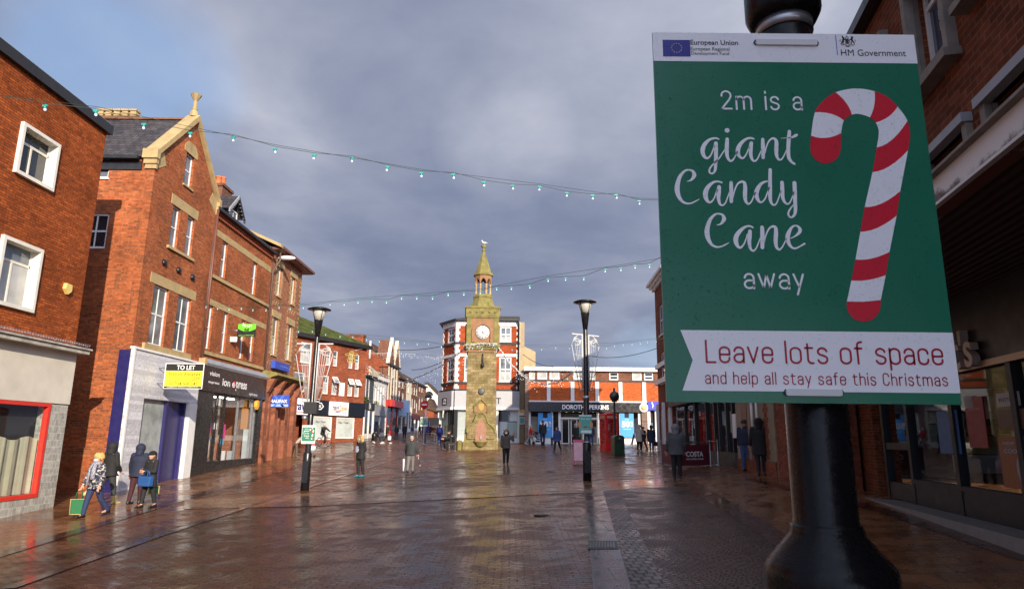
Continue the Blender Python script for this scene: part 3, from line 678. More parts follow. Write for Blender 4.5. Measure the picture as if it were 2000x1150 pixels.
p.lathe([(rb_*1.08, .0), (rb_*1.08, .12), (rb_, .14), (rb_, zf-.100), (rb_*.995, zf-.090), (rb_*.975, zf-.080), (rb_*.94, zf-.070), (pr*1.16, zf-.016), (pr*1.12, zf-.004), (pr*1.10, zf+.004), (pr*.9, zf+.006)], PAINT, n=14, smooth=True, ang=A8)
ob = p.build('flared_base', post)
m = MB(); m.box(-.05, .05, -rb_-.006, -rb_+.02, .25, .85, PAINT); m.build('access_door', post)
zc_ = at(1508, 30, SY+.075).z-gz0
p = MB(); p.lathe([(.073, zc_-.028), (.082, zc_-.01), (.086, zc_+.0), (.086, zc_+.12), (.075, zc_+.16), (.06, zc_+.18)], PAINT, n=28); p.build('bracket_collar', post)
p = MB(); p.lathe([(pr*1.03, zc_-.055), (pr*1.03, zc_-.025)], STEEL, n=32); p.build('clamp_band', post)
p = MB(); p.lathe([(.03, 7.6), (.05, 7.9), (.13, 8.2), (.13, 8.5), (.40, 8.52), (.38, 8.56), (.05, 8.62)], BLACKP, n=24); p.build('lamp_head', post)
# ---------------------------------------------------------------- facades
class Fac:
    def __init__(s, a, b):
        s.a = Vector((a[0], a[1])); d = Vector((b[0]-a[0], b[1]-a[1])); s.L = d.length; s.e = d.normalized(); s.n = Vector((-s.e.y, s.e.x))
        s.z0 = min(G(*a), G(*b)); s.rz = atan2(s.e.y, s.e.x)
        s.mat = Matrix.Translation((a[0], a[1], s.z0)) @ Matrix.Rotation(s.rz, 4, 'Z')
        s.loc = (a[0], a[1], s.z0)
    def uv(s, px, py, off=0.0):          # off = metres in front of the wall
        d = ray(px, py); o = s.a - s.n*off; t = s.n.dot(o)/s.n.dot(Vector((d.x, d.y)))
        return (Vector((d.x*t, d.y*t))-o).dot(s.e), CH+d.z*t-s.z0
    def u(s, px, py, off=0.0): return s.uv(px, py, off)[0]
    def z(s, px, py, off=0.0): return s.uv(px, py, off)[1]
    def q(s, tl, tr, br, bl, off=0.0):
        a, b, c, d = (s.uv(*p, off) for p in (tl, tr, br, bl))
        return [(a[0]+d[0])/2, (b[0]+c[0])/2, (c[1]+d[1])/2, (a[1]+b[1])/2]
    def r(s, xl, xr, yt, yb, off=0.0):
        ym, xm = (yt+yb)/2, (xl+xr)/2
        return [s.u(xl, ym, off), s.u(xr, ym, off), s.z(xm, yb, off), s.z(xm, yt, off)]
    def g(s, u, off=0.0):                # ground height at u (local)
        p = s.a + s.e*u - s.n*off; return G(p.x, p.y)-s.z0
    def thing(s, name, label, cat, group=None): return thing(name, label, cat, s.loc, s.rz, group)
def rowfix(rs):
    z0 = sum(r[2] for r in rs)/len(rs); z1 = sum(r[3] for r in rs)/len(rs); w_ = sum(r[1]-r[0] for r in rs)/len(rs)
    for r in rs: c = (r[0]+r[1])/2; r[0], r[1], r[2], r[3] = c-w_/2, c+w_/2, z0, z1
    return rs
def wall(mb, u0, u1, z0, top, holes, mat, y=0.0, rev=.14, rmat=None, side=.3):
    tp = top if isinstance(top, list) else [(u0, top), (u1, top)]
    def T(u):
        for (a, b), (c, d) in zip(tp, tp[1:]):
            if a-1e-6 <= u <= c+1e-6: return b+(d-b)*((u-a)/max(c-a, 1e-6))
        return tp[-1][1]
    us = sorted(set([u0, u1]+[t[0] for t in tp]+[h[0] for h in holes]+[h[1] for h in holes]))
    us = [u for u in us if u0-1e-6 <= u <= u1+1e-6]
    for a, b in zip(us, us[1:]):
        if b-a < 1e-5: continue
        m = (a+b)/2; hs = sorted([h for h in holes if h[0] < m < h[1]], key=lambda h: h[2]); z = z0
        for h in hs:
            if h[2] > z+1e-5: mb.quad((a, y, z), (b, y, z), (b, y, h[2]), (a, y, h[2]), mat)
            z = h[3]
        mb.quad((a, y, z), (b, y, z), (b, y, T(b)), (a, y, T(a)), mat)
    for a, b, c, d in holes:
        k = rmat or mat; Y = y+rev
        mb.quad((a, y, c), (a, Y, c), (a, Y, d), (a, y, d), k); mb.quad((b, Y, c), (b, y, c), (b, y, d), (b, Y, d), k)
        mb.quad((a, y, d), (a, Y, d), (b, Y, d), (b, y, d), k); mb.quad((a, Y, c), (a, y, c), (b, y, c), (b, Y, c), k)
    if side:
        mb.quad((u0, y+side, z0), (u0, y, z0), (u0, y, T(u0)), (u0, y+side, T(u0)), mat)
        mb.quad((u1, y, z0), (u1, y+side, z0), (u1, y+side, T(u1)), (u1, y, T(u1)), mat)
        for a, b in zip(us, us[1:]): mb.quad((a, y, T(a)), (b, y, T(b)), (b, y+side, T(b)), (a, y+side, T(a)), mat)
def win(parent, r, rails=(.5,), bars=(), y=.08, pane=GLD, frame=None, sill=None, rel=None, fw=.055, upper=None, dep=.05, name='window', sillw=.07, curtain=None):
    a, b, c, d = r; frame = frame or WHITE; f = MB(); h = d-c; w_ = b-a; fw = min(fw, w_*.12)
    f.box(a, a+fw, y, y+dep, c, d, frame); f.box(b-fw, b, y, y+dep, c, d, frame)
    f.box(a+fw, b-fw, y, y+dep, d-fw, d, frame); f.box(a+fw, b-fw, y, y+dep, c, c+fw*1.2, frame)
    for q in rails: f.box(a+fw, b-fw, y+.004, y+dep-.004, c+h*q-fw*.45, c+h*q+fw*.45, frame)
    zs = sorted([c+fw*1.2]+[c+h*q for q in rails]+[d-fw])
    for bar in bars:
        q, lo, hi = bar if isinstance(bar, tuple) else (bar, 0, 1)
        f.box(a+w_*q-fw*.3, a+w_*q+fw*.3, y+.008, y+dep-.008, c+h*lo+fw, c+h*hi-fw, frame)
    o = f.build(name, parent)
    if rel is not None: o.matrix_local = rel
    g = MB(); g.quad((a+fw*.5, y+dep*.6, c+fw), (b-fw*.5, y+dep*.6, c+fw), (b-fw*.5, y+dep*.6, d-fw), (a+fw*.5, y+dep*.6, d-fw), pane); g.build('pane', o)
    if curtain:
        g = MB(); g.quad((a+fw, y+dep*.6-.004, c+h*curtain[0]), (b-fw, y+dep*.6-.004, c+h*curtain[0]), (b-fw, y+dep*.6-.004, c+h*curtain[1]), (a+fw, y+dep*.6-.004, c+h*curtain[1]), GLB); g.build('blind', o)
    if sill:
        g = MB(); g.box(a-.06, b+.06, -.07, y+.01, c-sillw, c+.004, sill); g.build('sill', o)
    return o
def board(mb, a, b, c, d, y0, y1, m, edge=None, ew=.02):
    mb.box(a, b, y0, y1, c, d, m)
    if edge:
        e = y0-.006
        mb.box(a-.002, b+.002, e, y0-.0005, c-.002, c+ew, edge); mb.box(a-.002, b+.002, e, y0-.0005, d-ew, d+.002, edge)
        mb.box(a-.002, a+ew, e, y0-.0005, c+ew, d-ew, edge); mb.box(b-ew, b+.002, e, y0-.0005, c+ew, d-ew, edge)
def pipe(parent, pts, r, m, name='drainpipe', rel=None):
    mb = MB(); mb.tube(pts, r, m, 8)
    o = mb.build(name, parent)
    if rel is not None: o.matrix_local = rel
    return o

# ================= 1. near left flat-roofed brick shop
F = Fac((-13.56, 4.0), (-13.56, 20.68)); L = F.L; B1 = F.thing('brick_shop', 'flat-roofed orange brick block with box-framed windows above an empty red-framed shop, far left', 'building')
top = F.z(205, 258)
w1 = F.q((46.8, 240), (119, 283), (101.5, 374), (27, 335.5), .06); w2 = [w1[0], w1[1], F.z(59, 610, .06), F.z(80, 487, .06)]
du = 3.4; rows = [w1, w2]
holes = [[r[0]-du*k+.05, r[1]-du*k-.05, r[2]+.05, r[3]-.05] for r in rows for k in range(3)]
zc0 = F.z(144, 690, .02); zf0 = F.z(123, 789); up = F.u(96, 870); ztile = zf0
mb = MB(); wall(mb, 0, L, zc0-.1, top, holes, BR_DEEP, rev=.25)
mb.box(0, L, .3, 12, -.4, top-.01, BR_DEEP); mb.build('wall', B1)
mb = MB(); mb.box(-.1, L+.12, -.14, .3, top-.02, top+.30, GUTTER); mb.box(-.1, L+.1, -.10, 12, top+.30, top+.34, LEAD); mb.build('roof_edge', B1)
BOXF = pm('window_box_white', (.70, .67, .58), .6, var=.12, scale=2)
for r in rows:
    for k in range(3):
        a, b, c, d = r[0]-du*k, r[1]-du*k, r[2], r[3]; t = .10; f = MB()
        f.box(a, a+t, -.10, .24, c, d, BOXF); f.box(b-t, b, -.10, .24, c, d, BOXF); f.box(a+t, b-t, -.10, .24, d-t, d, BOXF); f.box(a+t, b-t, -.10, .24, c, c+t, BOXF)
        y = .15; zt = c+(d-c)*.70
        f.box(a+t, b-t, y, y+.05, zt-.035, zt+.035, BOXF); f.box((a+b)/2-.06, (a+b)/2, y, y+.05, c+t, zt-.035, BOXF)
        f.box(a+t, a+t+.04, y, y+.05, c+t, d-t, BOXF); f.box(b-t-.04, b-t, y, y+.05, c+t, d-t, BOXF); f.box(a+t+.04, b-t-.04, y, y+.05, c+t, c+t+.05, BOXF)
        o = f.build('window', B1); g = MB(); p_ = GLD if r is w1 else GLM
        g.quad((a+t, y+.03, c+t), (b-t, y+.03, c+t), (b-t, y+.03, d-t), (a+t, y+.03, d-t), p_); g.build('pane', o)
        if r is w2: g = MB(); g.quad((a+t+.04, y+.022, c+t), (b-t-.04, y+.022, c+t), (b-t-.04, y+.022, zt), (a+t+.04, y+.022, zt), GLB); g.build('blind', o)
LEDGE = pm('weathered_ledge', (.40, .38, .33), .9, var=.5, scale=3, bump=.3); FASC = pm('shop_fascia_white', (.60, .56, .47), .6, var=.14, scale=1.4)
mb = MB(); mb.box(-.1, L+.10, -.42, 0, zc0-.02, zc0+.10, LEDGE); mb.box(-.1, L+.14, -.48, .0, zc0+.10, zc0+.15, LEDGE); mb.build('ledge', B1)
SPK = MB()
for i in range(220):
    u = L-.02-i*.035; SPK.tube([(u, -.40-.05*(i % 3), zc0+.15), (u+.01*(i % 3-1), -.42-.05*(i % 3), zc0+.27)], .004, STEEL, 4)
SPK.build('bird_spikes', B1, kind='stuff')
mb = MB(); mb.box(-.1, L+.0, -.10, .3, zf0, zc0-.02, FASC); mb.build('fascia', B1)
zs0 = F.z(68, 970); us1 = F.u(81, 880); gL = F.g(L)-.3
mb = MB(); mb.box(us1, L, -.06, .3, gL-.3, zf0, TILEGR); mb.box(0, us1, -.06, .3, gL-.6, zs0, TILEGR); mb.parts('tiled_surround', B1, .01)
sf = MB(); t = .11; a, b, c, d = us1-3.2, us1, zs0, zf0
sf.box(a, a+t, -.09, .05, c, d, REDP); sf.box(b-t, b, -.09, .05, c, d, REDP); sf.box(a+t, b-t, -.09, .05, d-t, d, REDP); sf.box(a+t, b-t, -.09, .05, c, c+t, REDP)
o = sf.build('shop_window', B1)
g = MB(); g.quad((a+t, .0, c+t), (b-t, .0, c+t), (b-t, .0, d-t), (a+t, .0, d-t), GLC); g.build('pane', o)
pp = MB(); zp = c+(d-c)*.62; n = 46
pv = []
for i in range(n+1):
    u = a+t+(b-a-2*t)*i/n; yy = .12+.03*sin(i*.9)+.02*sin(i*2.3)
    pv += [(u, yy, c+t), (u, yy, zp+.05*sin(i*.35))]
pp.add(pv, [(2*i, 2*i+2, 2*i+3, 2*i+1) for i in range(n)], PAPER, True); pp.build('paper_screen', o)
mb = MB(); mb.box(a, b, .285, .296, c, d, DARKIN); mb.box(a-.05, a, .06, 2.2, c, d, DARKIN); mb.box(a, b, .3, 2.2, c-.05, c, DARKIN); mb.build('interior', o)  # dark sheet over the brick stands in for the unlit room
mb = MB(); mb.box(0, us1-3.2, -.08, .3, zs0, zf0, DKGREY); mb.build('shop_door_panel', B1)
al = F.uv(135, 564, .1)
mb = MB(); AL = flat('alarm_box_cream', (.72, .52, .16)); mb.prism([(al[0]-.15, al[1]-.02), (al[0], al[1]-.17), (al[0]+.14, al[1]-.05), (al[0]+.12, al[1]+.14), (al[0]-.12, al[1]+.15)], -.11, .0, AL); mb.build('alarm_box', B1)

# ================= 2. gabled corner house with the empty shop
F = Fac((-13.95, 24.45), (-13.95, 29.9)); L = F.L; B2 = F.thing('gabled_shop', 'tall orange brick house with a stone-coped gable and finial over an empty grey-clad shop', 'building')
apx = F.uv(386, 240); zk = F.z(300, 300); apz = apx[1]
att = F.q((363, 297), (379, 306), (375, 372), (360, 360))
p2 = rowfix([F.q((340, 399), (354, 408), (344.5, 487), (328, 479)), F.q((368, 422), (381, 429), (373, 505), (359, 497))])
p1 = rowfix([F.q((302, 553.6), (332, 569), (319, 680), (286, 669)), F.q((352.6, 576), (375, 583), (361.6, 691), (334.5, 682))])
zsh = F.z(262, 684); um = L/2
holes = [att]+p2+p1
mb = MB(); wall(mb, 0, L, zsh-.2, [(0, zk), (um, apz), (L, zk)], holes, BR_ORANGE, rev=.16)
mb.box(.35, L, .3, 14, -.4, zk-.02, BR_ORANGE); mb.prism([(0.0, zk-.02), (L, zk-.02), (um, apz-.12)], .31, 14, BR_ORANGE); mb.build('wall', B2)
for r in holes[:1]: win(B2, r, bars=(), sill=STONE, y=.10, pane=GLM)
for r in p2: win(B2, r, rails=(.5,), sill=None, y=.10, pane=GLM)
for r in p1: win(B2, r, rails=(.52,), bars=(.5,), sill=None, y=.10, pane=GLM, fw=.07)
mb = MB()
def lintel(mb, a, b, c, d, m=STONE, y=-.02): mb.box(a, b, y, .02, c, d, m)
for r in [att]: mb.prism([(r[0]-.22, r[3]), (r[1]+.22, r[3]), (r[1]+.22, r[3]+.25), (r[1]-.05, r[3]+.52), (r[0]+.05, r[3]+.52), (r[0]-.22, r[3]+.25)], -.025, .02, STONE)
lintel(mb, p2[0][0]-.2, p2[1][1]+.2, p2[0][3], p2[0][3]+.42); lintel(mb, p2[0][0]-.15, p2[1][1]+.15, p2[0][2]-.12, p2[0][2], y=-.09)
lintel(mb, p1[0][0]-.35, p1[1][1]+.3, p1[0][3], p1[0][3]+.40); lintel(mb, p1[0][0]-.35, p1[1][1]+.3, p1[0][2]-.24, p1[0][2], y=-.10)
mb.parts('stone_dressing', B2, .001)
cp = MB(); th = .20
for s_, e_ in (((-.12, zk-.05), (um, apz)), ((L+.12, zk-.05), (um, apz))):
    cp.prism([s_, e_, (e_[0], e_[1]+.30), (s_[0], s_[1]+.26)], -.14, .42, STONE)
for u in (0, L):
    q = -1 if u == 0 else 1
    cp.box(min(u, u+q*.22), max(u, u+q*.22), -.16, .44, zk-.16, zk+.22, STONE); cp.box(min(u-q*.02, u+q*.14), max(u-q*.02, u+q*.14), -.12, .40, zk-.36, zk-.16, STONE); cp.box(min(u-q*.02, u+q*.08), max(u-q*.02, u+q*.08), -.09, .36, zk-.55, zk-.36, STONE)
    cp.prism([(u, zk-.55), (u-q*.75, zk-.1), (u-q*.5, zk+.35), (u, zk+.1)], -.02, -.001, STONE)
cp.parts('gable_coping', B2, .01)
fn = MB(); fn.lathe([(.17, 0), (.16, .22), (.10, .30), (.13, .36), (.08, .42), (.07, .75), (.13, .85), (.24, 1.05), (.17, 1.08), (.02, 1.0)], STONE, (um, .14, apz+.22), 8, smooth=False); fn.build('finial', B2)
rf = MB(); ov = .18
rf.quad((-ov, .40, zk-.10), (-ov, 14, zk-.10), (um, 14, apz+.06), (um, .40, apz+.06), SLATE); rf.quad((L+ov, 14, zk-.10), (L+ov, .40, zk-.10), (um, .40, apz+.06), (um, 14, apz+.06), SLATE)
rf.box(um-.1, um+.1, .40, 14, apz+.05, apz+.13, BR_BROWN); rfo = rf.build('roof', B2)
uvl = rfo.data.uv_layers[0].data
for p in rfo.data.polygons:
    for li in p.loop_indices:
        v = rfo.data.vertices[rfo.data.loops[li].vertex_index].co; uvl[li].uv = (v.y, (v.z)*1.3)
gt_ = MB(); gt_.box(-ov-.16, -ov+.0, .55, 14, zk-.24, zk-.10, GUTTER); gt_.box(-.06, 0.0, .5, 14, zk-.60, zk-.24, GUTTER); gt_.build('gutter', B2)
# chimney with a row of square pots, behind the ridge
cm = MB(); CY_ = 3.0; zt = apz+.50
cm.box(um+.5, um+1.1, CY_, CY_+1.9, apz-2.0, zt, BR_BROWN); co_ = cm.build('chimney', B2)
for i in range(5):
    c = MB(); yy = CY_+.06+i*.37; c.box(um+.62, um+.92, yy+.03, yy+.29, zt, zt+.30, STONE); c.box(um+.59, um+.95, yy, yy+.32, zt+.13, zt+.19, STONE); c.box(um+.58, um+.96, yy-.01, yy+.33, zt+.30, zt+.38, STONE); c.build('chimney_pot', co_)
# vents
for px_, py_ in ((320, 513), (348, 528), (375, 542)):
    u, z_ = F.uv(px_, py_); v = MB(); v.lathe([(.02, -.10), (.10, -.10), (.13, -.05), (.15, .0)], BLACKP, (0, 0, 0), 16); v.xf(Matrix.Translation((u, 0, z_)) @ Matrix.Rotation(radians(-90), 4, 'X')); v.xf(Matrix.Identity(4)); v.build('wall_vent', B2)
# side wall facing the viewer
FS_ = Fac((-30, 24.45), (-13.95, 24.45)); rel = F.mat.inverted() @ FS_.mat; LS = FS_.L; dz = F.z0-FS_.z0
sw1 = FS_.q((168, 413), (213, 420), (205, 486), (163, 484)); sw2 = FS_.q((190, 307), (216, 309), (211, 348), (186, 347))
mb = MB(); wall(mb, 0, LS, -.6, zk-.02+dz, [sw1, sw2], BR_RED if 0 else BR_ORANGE, rev=.12, side=0); o = mb.build('side_wall', B2); o.matrix_local = rel
win(B2, sw1, rails=(.5,), bars=(.45,), rel=rel, y=.06, fw=.08); win(B2, sw2, rails=(.5,), rel=rel, y=.06, pane=GLM, fw=.08, sill=WHITE)
mb = MB(); a, b, c, d = sw1; pts = [(a+(b-a)*i/8, d+.16*sin(pi*i/8)) for i in range(9)]
mb.prism(pts+[(b, d-.001), (a, d-.001)], .03, .10, WHITE); o = mb.build('window_head', B2); o.matrix_local = rel
mb = MB(); u1 = LS; mb.box(u1-.42, u1-.01, -.03, -.002, .45, zsh+dz, BLUEP); o = mb.build('blue_side_panel', B2); o.matrix_local = rel
# shopfront
oz = F.z(320, 782); ua, ub, uc = F.u(266, 860), F.u(317, 860), F.u(355, 860); ud = F.u(368, 860)
gq = F.g(0)-.3
mb = MB(); wall(mb, -.02, L, gq, zsh+.05, [[ua, ud, gq, oz]], GREYCL, y=-.10, rev=.5, side=.1); mb.build('cladding', B2)
mb = MB(); mb.box(-.06, L+.02, -.16, .02, zsh+.05, zsh+.13, WHITE); mb.box(-.05, .06, -.15, -.101, gq, zsh+.05, WHITE); mb.parts('trim', B2, .001)
CHALK = pm('whitewashed_glass', (.30, .33, .32), .35, var=.55, scale=1.6)
mb = MB(); mb.box(ua, ub, .10, .14, gq, oz, CHALK); mb.build('whitewashed_window', B2)
mb = MB(); mb.box(ub, ub+.14, -.02, .16, gq, oz, BLUEP); mb.box(ub+.14, uc, .16, .22, gq, oz, BLUEP); mb.box(uc, uc+.10, .02, .2, gq, oz, BLUEP); mb.build('door', B2)
mb = MB(); mb.box(uc+.10, ud+.15, -.16, .3, gq, oz, WHITE); mb.build('door_post', B2)
pipe(B2, [(L-.02, -.12, zk-.3), (L-.02, -.12, zsh+.3)], .055, RUST)
# to-let board, yellow, standing out from the wall
def tolet(name, label, px0, px1, pyt, pyb, Y):
    pa, pb, pd = at(px0, (pyt+pyb)/2, Y), at(px1, (pyt+pyb)/2, Y), at((px0+px1)/2, pyt, Y)
    pe = at((px0+px1)/2, pyb, Y); T = thing(name, label, 'sign', (pa.x, Y, pe.z)); return T, pb.x-pa.x, pd.z-pe.z
T, w_, h_ = tolet('letting_board', 'yellow and black TO LET board sticking out over the empty grey-clad shop', 321, 397, 709, 759, 26.3)
mb = MB(); mb.box(0, w_, 0, .02, 0, h_, WHT); mb.build('board', T)
mb = MB(); mb.box(.03, w_-.03, -.004, -.0005, .10*h_, .69*h_, YELLOW); mb.box(.03, w_-.03, -.004, -.0005, .70*h_, .97*h_, BLKINK); mb.box(.03, w_-.03, -.004, -.0005, .02*h_, .095*h_, BLKINK); mb.parts('panel', T, .001)
mb = MB(); GOLDI = flat('olive_ink', (.10, .085, .01))
text(mb, 'TO LET', .30*w_, .77*w_, .74*h_, .92*h_, -.008, WHT, .02); text(mb, 'Fitton Estates', .11*w_, .93*w_, .50*h_, .65*h_, -.008, GOLDI, .01); text(mb, '.com', .68*w_, .93*w_, .33*h_, .46*h_, -.008, GOLDI, .01)
text(mb, 'All Enquiries', .10*w_, .45*w_, .35*h_, .41*h_, -.008, GOLDI); text(mb, '01704 500345', .14*w_, .88*w_, .13*h_, .27*h_, -.008, GOLDI, .01); text(mb, 'COMMERCIAL PROPERTY CONSULTANTS', .1*w_, .9*w_, .04*h_, .075*h_, -.008, WHT); mb.parts('lettering', T, .035)
mb = MB(); mb.tube([(-.3, .03, h_*.8), (w_*.6, .03, h_*.8)], .02, STEEL, 6); mb.tube([(-.3, .03, h_*.2), (w_*.6, .03, h_*.2)], .02, STEEL, 6); mb.parts('bracket', T, .001)

# ================= 3. opticians
F = Fac((-14.1, 29.95), (-14.1, 37.9)); L = F.L; B3 = F.thing('opticians_building', 'orange brick terrace with corbelled eaves and a black dormer over a dark-fronted opticians', 'building')
ze = (F.z(421, 409)+F.z(540, 505))/2; zlb = (F.z(403, 573)+F.z(518, 639))/2; zub = (F.z(417.6, 440)+F.z(528.5, 524))/2; zsc = (F.z(409, 530)+F.z(524, 598))/2; zsl = (F.z(390, 678)+F.z(511, 720))/2
up_ = rowfix([F.q((435, 472), (446, 480), (439, 543), (428.6, 537)), F.q((494.5, 515), (503, 521), (496.6, 578.6), (489.5, 574))])
lw = [F.q((408, 598), (416, 601), (408.5, 680), (400, 677)), F.q((437, 611), (446, 615), (440, 690), (429, 688)), F.q((470, 632), (478, 635), (475, 704), (467, 701)), F.q((488, 640), (496, 643), (494, 709), (486, 706))]
rowfix(lw)
for r in lw: r[3] = zlb-.28
for r in up_: r[3] = zub-.32
zfa = (F.z(398, 711)+F.z(508, 740))/2; zfb = (F.z(395.5, 764)+F.z(503, 780))/2
mb = MB(); wall(mb, 0, L, zfa-.2, ze-.1, up_+lw, BR_ORANGE, rev=.16); mb.box(0, L, .3, 10, zfa-.2, ze-.1, BR_ORANGE); mb.box(0, L, 3.2, 10, -.4, zfa-.2, BR_ORANGE)
for i in range(40): u = .1+i*(L-.2)/39.5; mb.box(u, u+.10, -.12, -.001, ze-.30, ze-.14, BR_RED)
mb.box(0, L, -.14, -.001, ze-.14, ze-.04, BR_RED); mb.build('wall', B3)
mb = MB(); mb.box(0, L, -.02, .02, zub-.32, zub-.0, STONE); mb.box(0, L, -.02, .02, zlb-.28, zlb, STONE); mb.box(0, L, -.09, -.001, zsc-.16, zsc, STONE); mb.box(0, L, -.10, -.001, zsl-.16, zsl, STONE); mb.parts('stone_band', B3, .001)
for r in up_: win(B3, r, sill=None, y=.10, pane=GLM)
for r in lw: win(B3, r, sill=None, y=.10, pane=GLM)
mb = MB(); mb.box(-.05, L+.05, -.34, .0, ze-.04, ze+.10, GUTTER); mb.build('gutter', B3)
mb = MB(); mb.quad((-.02, -.22, ze+.04), (L, -.22, ze+.04), (L, 5, ze+3.4), (-.02, 5, ze+3.4), SLATE); mb.quad((L, 10, ze), (-.02, 10, ze), (-.02, 5, ze+3.4), (L, 5, ze+3.4), SLATE); mb.prism([(-.22+.2, ze), (10, ze), (5, ze+3.35)], .0, .2, BR_ORANGE, axis='x'); mb.prism([(0, ze), (10, ze), (5, ze+3.35)], L-.2, L-.01, BR_ORANGE, axis='x'); mb.build('roof', B3)
# dormer
DY = .7; ap = F.uv(457.5, 384, -DY); dw = 1.0; zb_ = ap[1]-1.75
mb = MB(); ud0 = ap[0]
mb.box(ud0-dw*.72, ud0+dw*.72, DY, 4.2, ze+.3, ap[1]-.75, BLACKM)
mb.prism([(ud0-dw*.72, ap[1]-.75), (ud0+dw*.72, ap[1]-.75), (ud0, ap[1]-.08)], DY+.02, 4.4, BLACKM); o = mb.build('dormer', B3)
r_m = MB(); r_m.quad((ud0-dw, DY-.25, ap[1]-.98), (ud0, DY-.25, ap[1]+.02), (ud0, 5.0, ap[1]+.02), (ud0-dw, 5.0, ap[1]-.98), SLATE); r_m.quad((ud0, DY-.25, ap[1]+.02), (ud0+dw, DY-.25, ap[1]-.98), (ud0+dw, 5.0, ap[1]-.98), (ud0, 5.0, ap[1]+.02), SLATE); r_m.build('dormer_roof', o)
bb = MB()
for q in (-1, 1):
    bb.prism([(ud0, ap[1]+.04), (ud0+q*dw*1.02, ap[1]-.98), (ud0+q*dw*1.02, ap[1]-1.18), (ud0, ap[1]-.16)], DY-.30, DY-.24, LEAD if q < 0 else BLACKM)
    for i in range(6): bb.lathe([(.01, 0), (.05, .02), (.05, .06), (.01, .08)], flat('bargeboard_grey', (.10, .10, .11)), (ud0+q*dw*(.15+.15*i), DY-.27, ap[1]-.26-(.15+.15*i)*1.0-.02), 8)
bb.build('bargeboard', o)
win(o, [ud0-.5, ud0+.5, ap[1]-1.75, ap[1]-.78], rails=(), bars=(.5,), y=DY-.06, pane=GLM, fw=.07)
# chimney
ck = F.uv(433, 366, -5.0); mb = MB(); mb.box(ck[0]-.75, ck[0]+.75, 4.6, 5.5, ze+2, ck[1]-.18, BR_BROWN); mb.box(ck[0]-.82, ck[0]+.82, 4.52, 5.58, ck[1]-.18, ck[1], BR_BROWN); o = mb.build('chimney', B3)
for q, hh in ((-.45, .55), (.2, .75)): p_ = MB(); p_.lathe([(.20, 0), (.18, .1), (.17, hh-.08), (.20, hh-.06), (.20, hh), (.12, hh)], POTS, (ck[0]+q, 5.05, ck[1]), 14); p_.build('chimney_pot', o)
# shopfront
VEF = pm('brown_black_fascia', (.022, .014, .013), .3, var=.1)
mb = MB(); mb.box(0, L, -.34, .3, zfb, zfa-.06, VEF); mb.build('fascia', B3)
mb = MB(); mb.prism([(-.42, zfa+.05), (-.30, zfa+.26), (.0, zfa+.32), (.0, zfa-.06), (-.36, zfa-.06)], .1, L-.05, LEAD, axis='x'); mb.box(-.12, .10, -.44, .0, zfa-.06, zfa+.24, STONE); mb.build('shop_cornice', B3)
g0 = F.g(0, 0)-.3; ug = F.u(400, 850); ug1 = F.u(493, 850)
mb = MB(); mb.box(0, ug, -.22, .25, g0, zfb, BLACKP); mb.box(ug1, L-.02, -.22, .25, g0, zfb, BLACKP)
for i in range(8): mb.box(ug, ug1, -.10, .1, F.g(ug)-.3, F.g(ug1)+.28, BLACKP) if i == 0 else None
mb.parts('pilaster', B3, .001)
vx = [F.u(x, 850) for x in (406, 417, 432, 459, 487)]
zt = F.z(420, 799); mb = MB(); zb = F.g(ug1)+.28
FRM = pm('shopfront_frame', (.20, .20, .21), .35, metal=.5)
for i, u in enumerate([ug+.05]+vx+[ug1-.05]): mb.box(u-.035, u+.035, -.07, .05, F.g(ug)-.1, zfb, FRM if i not in (2, 3) else BLACKP)
mb.box(ug, ug1, -.06, .04, zb-.06, zb+.02, BLACKP); mb.box(ug, ug1, -.06, .04, zfb-.12, zfb, BLACKP); o = mb.build('shop_window', B3)
g = MB(); g.quad((ug, .0, zb), (ug1, .0, zb), (ug1, .0, zfb), (ug, .0, zfb), GLC); g.build('pane', o)
mb = MB(); WARM = pm('shop_back_wall', (.52, .50, .46), .7, var=.35, scale=1.2); FLO = pm('shop_floor', (.20, .15, .11), .4)
mb.box(ug, ug1, 3.0, 3.05, zb-.2, zfb, WARM); mb.box(ug, ug1, .05, 3.0, zb-.1, zb-.05, FLO); mb.box(ug, ug1, .1, 3.0, zfb, zfb+.04, WHT)
for i in range(7): c = [(.5, .05, .04), (.55, .40, .15), (.5, .5, .5), (.1, .2, .3), (.55, .3, .1), (.4, .42, .45), (.6, .6, .58)][i]; u = ug+.6+i*.75; mb.box(u, u+.5, 2.2, 2.6, zb, zb+.9+.3*(i % 3), flat('shop_stock_%d' % i, c))
mb.build('interior', o)
lampm = pm('shop_lamp', (1, .93, .8), .5, emit=12.0)
mb = MB()
for i in range(4): mb.box(ug+.8+i*1.3, ug+1.5+i*1.3, 1.0, 1.25, zfb-.05, zfb-.01, lampm)
mb.parts('ceiling_lamp', o, .001)
pc_ = [('poster_purple', (.12, .03, .25)), ('poster_pink', (.55, .05, .22)), ('poster_orange', (.7, .25, .04)), ('poster_blue', (.10, .33, .50)), ('poster_white', (.7, .72, .72))]
def poster(xl, xr, yt, yb, k, off=.03):
    a, b, c, d = F.r(xl, xr, yt, yb, off); m = MB(); m.box(a, b, -off, -off+.006, c, d, flat(*pc_[k])); m.build('poster', o)
poster(404, 412, 826, 835, 0); poster(404, 412, 835, 845, 1); poster(403, 411, 845, 852, 2); poster(402, 411, 852, 859, 3); poster(400, 409, 859, 877, 4)
poster(471, 484, 797, 838, 2, -.12); poster(473, 486, 838, 905, 4, -.12); poster(424, 431, 776, 792, 4); poster(407, 415, 769, 792, 4, -.1); poster(443, 456, 880, 900, 4, -.3); poster(434, 440, 828, 856, 1); poster(431, 437, 856, 868, 3); poster(432, 439, 880, 905, 4); poster(418, 424, 826, 838, 4)
lt_ = MB()
